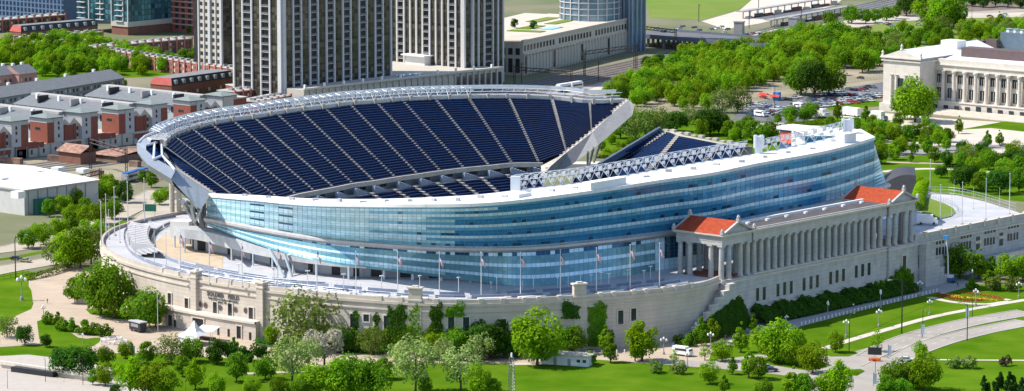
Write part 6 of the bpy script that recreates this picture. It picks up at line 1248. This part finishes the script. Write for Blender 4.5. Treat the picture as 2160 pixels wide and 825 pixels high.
hedge_line([(1945, 398), (1938, 420), (1934, 445)], 5, 3.5, 'yellow green hedge beside the raised drive', 'yellow', 120, T)
hedge_line([(1990, 352), (2060, 352)], 4, 1.5, 'low hedge line on the lawn before the museum', 'dark', 60)
isl = sheet('drive_lawn', [(1950, 414), (1990, 428), (2010, 438), (2016, 448), (2006, 456), (1975, 463), (1950, 462), (1942, 440)], T+.06, G_GR2, 'structure')
# =====================================================================  SMALL THINGS
FR, FW_, FB = mat('flag_red', (.45, .03, .04), .8), mat('flag_white', (.75, .73, .72), .8), mat('flag_blue', (.03, .05, .2), .8); POLE = mat('pale_pole', (.68, .69, .72), .35, .3, var=.04)
def make_flagpole(flag=True):
    t = thing('flagpole', 'pole', 'flagpole'); MB().tube([(0, 0, 0), (0, 0, 14)], .17, 8, r2=.09).build('pole', POLE, t); MB().cone(0, 0, [(.05, 14), (.2, 14.12), (.2, 14.3), (.05, 14.42)], 8).build('finial', POLE, t); MB().box((0, 0, 0), (.8, .8, .35)).build('footing', M['conc'], t)
    if flag:
        b = MB(); nx, nz = 10, 13; r = random.Random(5)
        def pt(i, j):
            u, v = i/nx, j/nz; d = 2.6*u; return Vector((d*.55+.2, .35*math.sin(u*7)*u+.2*u, 13.3-v*1.75-u*u*1.6-d*.25))
        for i in range(nx):
            for j in range(nz): b.face([pt(i, j), pt(i+1, j), pt(i+1, j+1), pt(i, j+1)], 2 if (i < 4 and j < 7) else j % 2)
        b.build('flag', [FR, FW_, FB], t)
    return Proto(t)
FPn, FPl = make_flagpole(True), make_flagpole(False)
o_ = ['leftmost', 'second', 'third', 'fourth', 'fifth', 'sixth', 'seventh', 'eighth', 'ninth', 'tenth', 'eleventh', 'twelfth', 'thirteenth', 'fourteenth', 'fifteenth', 'sixteenth']
fp = [(381, 586, 100), (442, 600, 100), (511, 606, 96), (586, 612, 96), (669, 617, 95), (751, 621, 93), (839, 625, 96), (927, 627, 97), (1015, 628, 98), (1098, 627, 97), (1182, 623, 98), (1258, 617, 96), (1329, 611, 97), (1391, 606, 95)]
for k, (x, y, h) in enumerate(fp):
    p = at(x, y, T); s = h/scl(p)/14.4; FPn.put(p, -.2+.15*math.sin(k*2.3), s, 'tall flagpole with a drooping American flag on the terrace edge, %s from the left' % o_[k], 'flagpoles along the terrace edge')
fb = [(214, 520, 96), (224, 500, 92), (230, 505, 64), (242, 497, 104), (253, 512, 64), (270, 482, 100), (286, 540, 66), (305, 470, 96), (326, 559, 80), (351, 572, 84)]
for k, (x, y, h) in enumerate(fb):
    p = at(x, y, T); FPl.put(p, 0, h/scl(p)/14.4, 'bare pale pole around the open south end, %s from the left' % o_[k], 'bare poles at the south end')
for k, (x, y, h) in enumerate([(1961.5, 405, 70), (1983, 466, 78), (2007, 455, 50), (2012, 412, 34), (2029, 473, 90), (2053, 440, 44), (2079, 463, 88), (2108, 436, 40), (2129, 452, 88)]):
    p = at(x, y, T); FPl.put(p, 0, h/scl(p)/14.4, 'bare pale pole on the raised north drive, %s from the left' % o_[k], 'bare poles on the north drive')
p = at(333, 700, 0); FPn.put(p, 1.0, 80/scl(p)/14.4, 'flagpole with an American flag on the plaza beside the food trailer', 'flagpoles on the plaza')
def make_tlamp():
    t = thing('terrace_lamp', 'lamp', 'lamp'); MB().tube([(0, 0, 0), (0, 0, 5.4)], .13, 6).build('pole', POLE, t); MB().box((0, 0, 5.4), (1.5, .45, .28)).build('lamp_head', M['white'], t); MB().box((0, 0, 0), (.5, .5, .3)).build('footing', M['conc'], t); return Proto(t)
TLm = make_tlamp(); Z6 = lambda x, y: (780+x/3.273, 440+y/3.273)
tl = [(504, 592, 36), (578, 602, 38), (649, 608, 38), (725, 611, 34)]+[(*Z6(x, y1), (y1-y0)/3.273) for x, y0, y1 in ((82, 460, 575), (345, 460, 560), (613, 470, 585), (837, 505, 582), (877, 470, 580), (1055, 500, 580), (1130, 465, 575), (1297, 475, 560), (1370, 450, 545), (1455, 445, 545), (1528, 455, 540), (1597, 437, 540), (1650, 445, 545), (1780, 420, 505), (1893, 425, 515), (1938, 395, 492))]
tl.sort()
o2 = o_+['seventeenth', 'eighteenth', 'nineteenth', 'twentieth']
for k, (x, y, h) in enumerate(tl):
    p = at(x, y, T); TLm.put(p, .5+k*.2, h/scl(p)/5.68, 'slim terrace lamp with a flat T shaped head below the glass, %s from the left' % o2[k], 'terrace lamps')
def make_globe():
    t = thing('park_lamp', 'lamp', 'lamp'); MB().tube([(0, 0, 0), (0, 0, 4.2)], .16, 8, r2=.1).build('pole', M['concd'], t); MB().cone(0, 0, [(.4, 0), (.35, .7), (.16, .9)], 10).build('base', M['concd'], t); MB().tube([(-.8, 0, 4.0), (.8, 0, 4.0)], .07, 5).build('arm', M['concd'], t)
    for x, z in ((-.8, 4.1), (.8, 4.1), (0, 4.6)): MB().cone(x, 0, [(.1, z-.1), (.3, z+.1), (.34, z+.35), (.2, z+.65), (.03, z+.75)], 10).build('lamp_globe', M['white'], t, smooth=True)
    return Proto(t)
PG = make_globe(); gl_ = sorted([(1746, 670, 36), (1857, 650, 40), (1940, 625, 34), (1854, 689, 38), (1785, 711, 38), (1961, 663, 32), (2058, 646, 38), (2051, 594, 26), (2149, 628, 34), (1468, 716, 38), (1499, 737, 38), (1400, 748, 38), (1450, 776, 34), (1236, 735, 30), (1121, 762, 18), (782, 733, 26), (92, 676, 34), (46, 634, 54), (1659, 690, 26), (175, 724, 22)])
for k, (x, y, h) in enumerate(gl_):
    p = at(x, y, 0); PG.put(p, .8+k, h/scl(p)/5.35, 'park lamp post with white globes at ground level, %s from the left' % o2[k], 'park lamps with white globes')
def make_street():
    t = thing('street_lamp', 'lamp', 'street lamp'); MB().tube([(0, 0, 0), (0, 0, 11), (.3, 0, 12)], .16, 6, r2=.09).build('pole', M['black'], t); MB().tube([(0, 0, 11.2), (1.2, 0, 12), (3, 0, 12.1)], .08, 5).build('arm', M['black'], t); MB().box((3.2, 0, 11.9), (1, .4, .2)).build('lamp_head', M['concd'], t); return Proto(t)
SL = make_street(); WH = [(1902, 704, 118), (2040, 719, 80), (2051, 668, 60), (1791, 742, 80), (1946, 712, 60), (1846, 808, 50), (33, 591, 95), (175, 812, 56), (290, 812, 50), (96, 806, 50), (16, 820, 40), (270, 420, 50), (1552, 245, 26), (1634, 232, 50), (2050, 40, 30), (1740, 60, 40), (1634, 62, 30), (1948, 300, 60), (2036, 340, 46), (392, 828, 30)]
for k, (x, y, h) in enumerate(sorted(WH)):
    p = at(x, y, 0); SL.put(p, k*1.3, h/scl(p)/12.1, 'dark street lamp with a single arm, %s from the left among the dark ones' % o2[k], 'dark street lamps')
for k, (x, y, h) in enumerate([(1943, 714, 30), (2037, 673, 26), (1873, 757, 28), (1842, 815, 26), (278, 752, 22)]):
    p = at(x, y, 0); t = thing('banner_post', 'white vertical banner on a post by the road, %s from the right' % (['second', 'rightmost', 'third', 'fourth', 'fifth'][k]).replace('rightmost', 'first'), 'banner', p, .6, 'banner posts'); MB().tube([(0, 0, 0), (0, 0, h/7+.6)], .1, 6).build('pole', M['concd'], t); MB().box((.55, 0, h/7-3), (.95, .08, 3.2)).build('banner', mat('banner_cloth', (.55, .62, .68), .6), t)
# bollards beside the promenade
b = MB(); b.cone(0, 0, [(.2, 0), (.2, .85), (.26, .9), (.22, 1.05), (.05, 1.15)], 8); B0 = b.build('bollard', M['white']); tag(B0, 'short white bollard in the long line between promenade and lawn', 'bollard', 'bollards along the promenade')
A, B = at(1691, 686), at(1976, 616)
for k in range(38):
    c = B0 if k == 0 else B0.copy()
    if k: sc.collection.objects.link(c)
    c.location = A.lerp(B, k/37); c.scale = (1, 1, 1)
for k, (x0, y0, x1, y1, n_) in enumerate([(1090, 752, 1350, 744, 16), (1400, 716, 1520, 706, 7)]):
    for j in range(n_): c = B0.copy(); sc.collection.objects.link(c); c.location = at(x0+(x1-x0)*j/n_, y0+(y1-y0)*j/n_); c['label'] = ('short white bollard on the wall foot walk', 'short white bollard near the little columned gate')[k]; c['group'] = ('bollards on the wall foot walk', 'bollards near the gate')[k]
# tent and canopies at the lettered entrance
t = thing('event_tent', 'white peaked tent before the lettered entrance', 'tent', at(410, 726, 0), .2); t.scale = (1.3, 1.3, 1.35); b = MB(); s = 2.8
for z0, z1, r0, r1 in ((2.4, 3.2, 1, .55), (3.2, 4.2, .55, .25), (4.2, 5.6, .25, .03)):
    for k in range(4):
        a0, a1 = math.pi/4+k*math.pi/2, math.pi/4+(k+1)*math.pi/2; P = lambda a_, r_, z: (s*1.41*r_*math.cos(a_), s*1.41*r_*math.sin(a_), z); b.face([P(a0, r0, z0), P(a1, r0, z0), P(a1, r1, z1), P(a0, r1, z1)])
b.build('canopy', M['white'], t); b = MB()
for sx, sy, a_ in ((0, -1, 0), (-1, 0, 1)): b.box((sx*s, sy*s, .1), (2*s if a_ == 0 else .06, .06 if a_ == 0 else 2*s, 2.35))
b.build('side_wall', M['white'], t)
for sx in (-1, 1):
    for sy in (-1, 1): MB().tube([(sx*s, sy*s, 0), (sx*s, sy*s, 2.5)], .06, 6).build('leg', M['steel'], t)
t = thing('event_tent', 'open white canopy over a counter right of the peaked tent', 'tent', at(438, 718, 0), .2); b = MB(); b.face([(-3.4, -2.2, 3.3), (3.4, -2.2, 3.3), (3.4, 2.2, 4.4), (-3.4, 2.2, 4.4)]); b.face([(-3.4, -2.2, 3.2), (-3.4, 2.2, 4.3), (3.4, 2.2, 4.3), (3.4, -2.2, 3.2)]); b.build('canopy', M['white'], t); MB().box((0, 0, 0), (5.4, 1.4, 1.1)).build('counter', M['dark'], t)
for sx in (-1, 1):
    for sy in (-1, 1): MB().tube([(sx*3.2, sy*2, 0), (sx*3.2, sy*2, 3.5+sy*.5)], .06, 6).build('leg', M['steel'], t)
def vehicle(name, label, cat, px, py, rz, L, W, H, cb, cab=None, cabc=None, win=True, group=None, z=.1):
    t = thing(name, label, cat, at(px, py, z), rz, group); b = MB(); x0 = -L/2; x1 = L/2-(cab or 0); b.box(((x0+x1)/2, 0, .55), (x1-x0, W, H-.55)); b.build('body', cb, t)
    if cab: b = MB(); pf = [(x1, .5), (L/2, .5), (L/2, 1.35), (L/2-.5, min(H-.2, 2.3)), (x1, min(H-.1, 2.4))]; b.face([(x, -W/2+.05, z_) for x, z_ in pf]); b.face([(x, W/2-.05, z_) for x, z_ in pf][::-1]); [b.face([(p0[0], -W/2+.05, p0[1]), (p0[0], W/2-.05, p0[1]), (p1[0], W/2-.05, p1[1]), (p1[0], -W/2+.05, p1[1])]) for p0, p1 in zip(pf, pf[1:]+pf[:1])]; b.build('cab', cabc or cb, t); MB().box((L/2-.35, 0, 1.4), (.3, W-.3, .75)).build('windscreen', M['win'], t)
    if win:
        for s in (-1, 1): MB().box((0 if not cab else -.1, s*(W/2), H*.58), (L*.62, .06, H*.22)).build('window', M['win'], t)
    for s in (-1, 1):
        for x in (-L*.3, L*.32): MB().tube([(x, s*(W/2-.2), .45), (x, s*(W/2+.02), .45)], .45, 12).build('wheel', M['black'], t)
    return t
t = vehicle('food_trailer', 'black food trailer with a pale roof parked on the plaza', 'trailer', 291, 699, -.15, 6.2, 2.5, 3.1, M['black'], None, None, False); MB().box((0, 0, 3.1), (6.6, 2.9, .35)).build('roof', M['deck'], t); MB().box((0, -1.3, 1.6), (4, .1, 1)).build('serving_hatch', M['concd'], t)
vehicle('delivery_van', 'white shuttle van on the driveway before the curved wall', 'van', 1440, 750, .12, 6.4, 2.3, 2.9, M['white'], 1.6)
t = vehicle('box_truck', 'white box truck parked on the raised north drive', 'truck', 1956, 473, .55, 7.4, 2.5, 3.5, M['white'], 1.8, M['white'], False, None, T+.05)
vehicle('semi_trailer', 'white truck and trailer behind a round tree at the museum forecourt', 'truck', 1733, 247, -.1, 8, 3, 4, M['white'], 2, M['white'], False, 'white trailers by the museum'); vehicle('semi_trailer', 'long white trailer between two pointed trees at the museum forecourt', 'truck', 1797, 245, -.1, 9.5, 3, 4.2, M['white'], None, None, False, 'white trailers by the museum'); t = vehicle('semi_trailer', 'white trailer with an orange mark nearest the museum corner', 'truck', 1855, 254, -.1, 8.5, 3, 4.4, M['white'], 2, M['concd'], False, 'white trailers by the museum'); MB().box((-1.5, -1.53, 2), (3.4, .06, .5)).build('orange_mark', mat('orange_paint', (.6, .17, .04), .6), t)
vehicle('camper', 'white camper at the left corner of the museum lot', 'camper', 1604, 246, -.1, 6.5, 2.4, 3, M['white'], 1.6); vehicle('pickup_truck', 'white pickup with tall box near the middle of the museum lot', 'truck', 1684, 228, -.1, 5.6, 2.2, 2.6, M['white'], 1.8)
t = thing('portable_kiosk', 'blue kiosk with a red canopy in the museum lot', 'kiosk', at(1639, 212, 0), .1); MB().box((0, 0, 0), (3, 2.6, 4.2)).build('booth', mat('kiosk_blue', (.04, .22, .5), .5), t); b = MB(); b.face([(-3.4, -2.6, 2), (2.4, -2.6, 2), (2.4, -1.3, 3), (-3.4, -1.3, 3)]); b.build('canopy', mat('canopy_red', (.5, .03, .02), .6), t); MB().tube([(-1.6, -1.5, 0), (-1.6, -1.5, 7)], .12, 6).build('pole', M['white'], t)
t = thing('market_canopy', 'low red canopy left of the blue kiosk', 'canopy', at(1611, 209, 0), 0); b = MB(); b.face([(-3, -1.6, 2), (3, -1.6, 2), (2.2, 0, 3.1), (-2.2, 0, 3.1)]); b.face([(3, 1.6, 2), (-3, 1.6, 2), (-2.2, 0, 3.1), (2.2, 0, 3.1)]); b.build('canopy', _m['canopy_red'], t)
for sx in (-2.8, 2.8): MB().tube([(sx, -1.4, 0), (sx, -1.4, 2)], .08, 5).build('leg', M['steel'], t)
put_car(54, 553, .35, 'gold', 'camouflage green and sand car on the lower highway lane', 'cars on the highway', 'moving_car'); put_car(34, 548, .35, 'black', 'black car just ahead of the camouflage car', 'cars on the highway', 'moving_car')
put_car(1626, 784, 1.0, 'blue', 'blue car beside the trees left of the junction', 'cars by the junction'); put_car(1617, 778, 1.0, 'silver', 'silver car behind the blue one left of the junction', 'cars by the junction'); put_car(1546, 730, 1.2, 'white', 'white car half hidden by pointed trees at the driveway', 'cars by the junction'); put_car(1912, 762, .6, 'white', 'white car waiting behind the orange sign cart', 'cars by the junction')
# orange cart with the dark message board
t = thing('message_board', 'dark message board on an orange cart at the junction', 'sign', at(1845, 762, 0), .5); MB().box((0, 0, .3), (3.6, 1.5, .7)).build('cart', mat('cart_orange', (.75, .14, .02), .5), t); MB().box((0, 0, 2), (4.2, .3, 2.3)).build('board', M['black'], t); MB().tube([(0, 0, .9), (0, 0, 2.1)], .15, 6).build('mast', M['steel'], t)
for s in (-1, 1): MB().tube([(0, s*.75, .35), (0, s*.95, .35)], .35, 10).build('wheel', M['black'], t)
# boom lift
t = thing('boom_lift', 'blue boom lift with a tall white boom at the foot of the north wing', 'lift', at(2003, 596, 0), .3); MB().box((0, 0, .6), (4.4, 2.4, 1.2)).build('chassis', mat('lift_blue', (.04, .12, .26), .5), t); MB().box((-.5, 0, 1.8), (3.4, 2.2, .9)).build('turntable', M['white'], t)
for x in (-1.5, 1.5):
    for s in (-1, 1): MB().tube([(x, s*1.1, .5), (x, s*1.45, .5)], .5, 12).build('wheel', M['black'], t)
MB().tube([(-.6, 0, 2.4), (-.8, .1, 9), (-1.6, .3, 15.4)], .3, 6, r2=.2).build('boom', M['white'], t); MB().box((-1.7, .3, 15.2), (1.8, 1, 1.1)).build('basket', mat('basket_blue', (.05, .25, .6), .5), t)
# little flat roofed building and sheds
t = thing('service_building', 'low white flat roofed building on the walk below the wall', 'building', at(1196, 768, 0), .38); MB().box((0, 0, 0), (15.5, 5, 3.1)).build('wall', mat('hut_wall', (.60, .62, .64), .7, var=.04), t); MB().box((0, 0, 3.1), (16.6, 6, .35), 0).build('roof', M['conc'], t)
for x in (-3, 1.5): MB().box((x, -2.52, 0), (1, .1, 2.1)).build('door', M['concd'], t)
for x in (-6, 4.5, 6.4): MB().box((x, -2.52, 1.2), (1.1, .1, .9)).build('window', M['win'], t)
t = thing('ticket_booth', 'small pale booth with a green awning near the big plaza trees', 'booth', at(180, 638, 0), .6); MB().box((0, 0, 0), (5.5, 3.6, 2.8)).build('wall', M['stone2'], t); b = MB(); b.face([(-3, -2.6, 2.4), (3, -2.6, 2.4), (3, 0, 3.9), (-3, 0, 3.9)]); b.face([(3, 2.3, 2.8), (-3, 2.3, 2.8), (-3, 0, 3.9), (3, 0, 3.9)]); b.build('awning', mat('awning_green', (.02, .25, .12), .6), t)
t = thing('columned_gate', 'little stone gate with columns at the foot of the stair wall', 'gate', at(1386, 722, 0), .5)
for x in (-1.8, -.6, .6, 1.8): MB().cone(x, 0, [(.28, 0), (.24, 3.2), (.3, 3.4)], 10).build('column', M['stone2'], t)
MB().box((0, 0, 3.4), (5, 1.4, .9)).build('lintel', M['stoneg'], t)
# lattice mast at the bottom edge
t = thing('lattice_mast', 'dark lattice mast rising from the bottom edge', 'mast', at(1079, 850, 0), .2); b = MB(); Hm = 13.5; rr_ = lambda z: 1.6-.9*z/Hm
for k in range(3):
    c = lambda z, k=k: Vector((rr_(z)*math.cos(k*2.094), rr_(z)*math.sin(k*2.094), z)); b.tube([c(0), c(Hm)], .09, 5)
    for j in range(14): z0, z1 = Hm*j/14, Hm*(j+1)/14; c2 = lambda z, k=k: Vector((rr_(z)*math.cos((k+1)*2.094), rr_(z)*math.sin((k+1)*2.094), z)); b.tube([c(z0), c2(z1)], .05, 4); b.tube([c(z1), c2(z1)], .05, 4)
b.build('lattice', mat('mast_steel', (.22, .23, .23), .5, .5), t); MB().box((0, 0, Hm), (.4, .4, 1.2)).build('beacon', M['white'], t)
# green road sign
t = thing('road_sign', 'green overhead road sign beside the highway', 'sign', at(316, 462, 0), .55)
for x in (-2, 2): MB().tube([(x, 0, 0), (x, 0, 3)], .12, 6).build('leg', M['steel'], t)
MB().box((0, 0, 3), (5.2, .2, 2.8)).build('panel', mat('sign_green', (.02, .16, .10), .5), t)
t = thing('round_sign', 'red round topped sign between the trees beyond the end stand', 'sign', at(1456, 262, 0), .6); MB().tube([(0, 0, 0), (0, 0, 2.6)], .1, 6).build('pole', M['white'], t); MB().box((0, 0, 2.2), (1.8, .15, 1.8)).build('panel', _m['canopy_red'], t)
# barricades on the plaza
b = MB(); b.box((0, 0, .75), (2.0, .1, .3)); b.box((-.9, 0, 0), (.1, .6, .8)); b.box((.9, 0, 0), (.1, .6, .8)); bb = b.build('barricade', M['white']); tag(bb, 'low white barricade in the cluster on the plaza by the verge', 'barricade', 'barricades on the plaza')
for k in range(14):
    c = bb if k == 0 else bb.copy()
    if k: sc.collection.objects.link(c)
    c.location = at(218+k*3.8+3*math.sin(k*5), 722+6*math.sin(k*2.1), 0.06); c.rotation_euler = (0, 0, k*.8)
# fences
def fence(label, cl, h, z=0., mt=M['rail'], name='metal_fence', sp=2.4, panel=True, group=None):
    C_ = spline([at(x, y, z) for x, y in cl], 6); L = sum((b-a).length for a, b in zip(C_, C_[1:])); P = resample(C_, max(3, int(L/sp))); t = thing(name, label, 'fence', (0, 0, 0), 0, group)
    for k, p in enumerate(P[:99]): MB().tube([p, p+Z(h)], .07, 4, cap=False).build('post', mt, t)
    b = MB()
    for hh in (h, .2, h*.6): b.tube([p+Z(hh) for p in P], .05, 4, cap=False)
    b.build('rail_wires', mt, t); return t
fence('metal fence on the outer edge of the raised north drive', [(1958, 407), (2017, 410), (2079, 424), (2143, 444)], 2.4, T)
fence('metal fence around the grass island on the raised drive', [(1958, 414), (1990, 426), (2014, 437), (2022, 448), (2012, 457), (1985, 465)], 1.8, T)
fence('dark fence between the lower highway lane and the lawn', [(-5, 592), (30, 586), (60, 580)], 2, 0, M['black'])
fence('iron fence along the museum lot beneath the trees', [(1640, 190), (1760, 178), (1862, 166)], 2.4, 0, M['conc'])
# freight of the service yard: pallets and heaps as loose containers
for k, (x, y, w_, c) in enumerate([(205, 372, 6, 'rust_wall'), (285, 352, 5, 'rust_wall'), (255, 334, 9, 'rust_wall'), (20, 345, 12, 'rust_roof'), (120, 340, 8, 'rust_wall'), (290, 334, 6, 'rust_roof')]):
    t = tag(MB().box((0, 0, 0), (w_, 2.6, 2.6), .1*k).build('freight_container', _m[c], None, None), ['brown container right of the warehouse', 'brown container behind the gantry mast', 'brown container between the rusty sheds', 'long rusty container at the left edge of the yard', 'brown container left of the brick ruin', 'rust red container beside the pointed stand end'][k], 'container', 'yard containers'); t.location = at(x, y, 0)
# low concrete underpass wall at the approach road
t = thing('retaining_wall', 'low concrete underpass wall at the lower left corner', 'wall'); A, B = at(30, 783), at(118, 795); d = B-A; a = math.atan2(d.y, d.x); c = (A+B)/2; MB().box((c.x, c.y, 0), (d.length, 3, 1.6), a).build('opening', M['dark'], t); A, B = at(-10, 778), at(215, 812); d = B-A; c = (A+B)/2; u = d.normalized(); n = Vector((-u.y, u.x, 0)); q = c+n*2.2; MB().box((q.x, q.y, 1.2), (d.length, 1.2, 1.0), math.atan2(u.y, u.x)).build('coping', M['stone2'], t); q = c+n*2.6; MB().box((q.x, q.y, 0), (d.length, .8, 1.3), math.atan2(u.y, u.x)).build('wall', M['stone'], t)
# people on the plaza and the promenade
def person_mesh(nm, shirt, pants, stride=.22):
    vs, ed, rad = [], [], []
    def V(x, y, z, r): vs.append((x, y, z)); rad.append(r); return len(vs)-1
    pe = V(0, 0, .95, .15); ch = V(0, 0, 1.25, .17); nk = V(0, 0, 1.48, .07); hd = V(0, .02, 1.63, .105); tp = V(0, .01, 1.72, .08)
    ed += [(pe, ch), (ch, nk), (nk, hd), (hd, tp)]
    for s in (-1, 1):
        h_ = V(s*.1, 0, .88, .1); kn = V(s*.11, s*stride*.6, .48, .07); an = V(s*.11, s*stride-.05, .08, .05); ft = V(s*.11, s*stride+.12, .04, .045); ed += [(pe, h_), (h_, kn), (kn, an), (an, ft)]
        sh = V(s*.19, 0, 1.4, .075); el = V(s*.25, -s*.08, 1.13, .055); wr = V(s*.25, -s*.02+.06, .88, .04); ha = V(s*.25, -s*.02+.08, .79, .04); ed += [(ch, sh), (sh, el), (el, wr), (wr, ha)]
    me = bpy.data.meshes.new(nm); me.from_pydata(vs, ed, []); o = bpy.data.objects.new(nm, me); sc.collection.objects.link(o); mo = o.modifiers.new('skin', 'SKIN')
    for k, sv in enumerate(me.skin_vertices[0].data): sv.radius = (rad[k], rad[k]); sv.use_root = k == 0
    o.modifiers.new('sub', 'SUBSURF').levels = 1; bpy.context.view_layer.update(); m2 = bpy.data.meshes.new_from_object(o.evaluated_get(bpy.context.evaluated_depsgraph_get())); bpy.data.objects.remove(o)
    for m_ in (shirt, pants, mat('skin', (.45, .28, .2), .6), mat('hair', (.05, .035, .025), .8)): m2.materials.append(m_)
    for p in m2.polygons: z = p.center.z; x = abs(p.center.x); p.material_index = 3 if z > 1.68 else 2 if (z > 1.47 or (x > .2 and z < 1.12)) else 1 if z < .95 else 0
    return m2
SHc = [('white', M['white']), ('red', _m['canopy_red']), ('blue', _m['kiosk_blue']), ('black', M['black'])]; PM = [person_mesh('person', s_, mat('denim', (.04, .06, .12), .8) if k % 2 else M['black'], .2+.05*k) for k, (_, s_) in enumerate(SHc)]
where = [(150, 600, 'on the wide plaza left of the big trees'), (100, 640, 'on the plaza near the left lawn'), (345, 715, 'beside the food trailer'), (372, 735, 'near the peaked tent'), (385, 740, 'near the peaked tent'), (1110, 752, 'on the walk below the curved wall'), (1420, 735, 'by the white shuttle van'), (1530, 718, 'near the stair wall foot'), (1800, 650, 'on the shaded promenade'), (1930, 618, 'at the far end of the promenade'), (1330, 745, 'on the walk below the curved wall'), (2020, 606, 'beside the boom lift')]
for k, (x, y, ww) in enumerate(where):
    o = bpy.data.objects.new('person', PM[k % 4]); sc.collection.objects.link(o); o.location = at(x, y, .1); o.rotation_euler = (0, 0, k*1.7); tag(o, 'person in a %s top %s' % (SHc[k % 4][0], ww), 'person', 'people walking about')
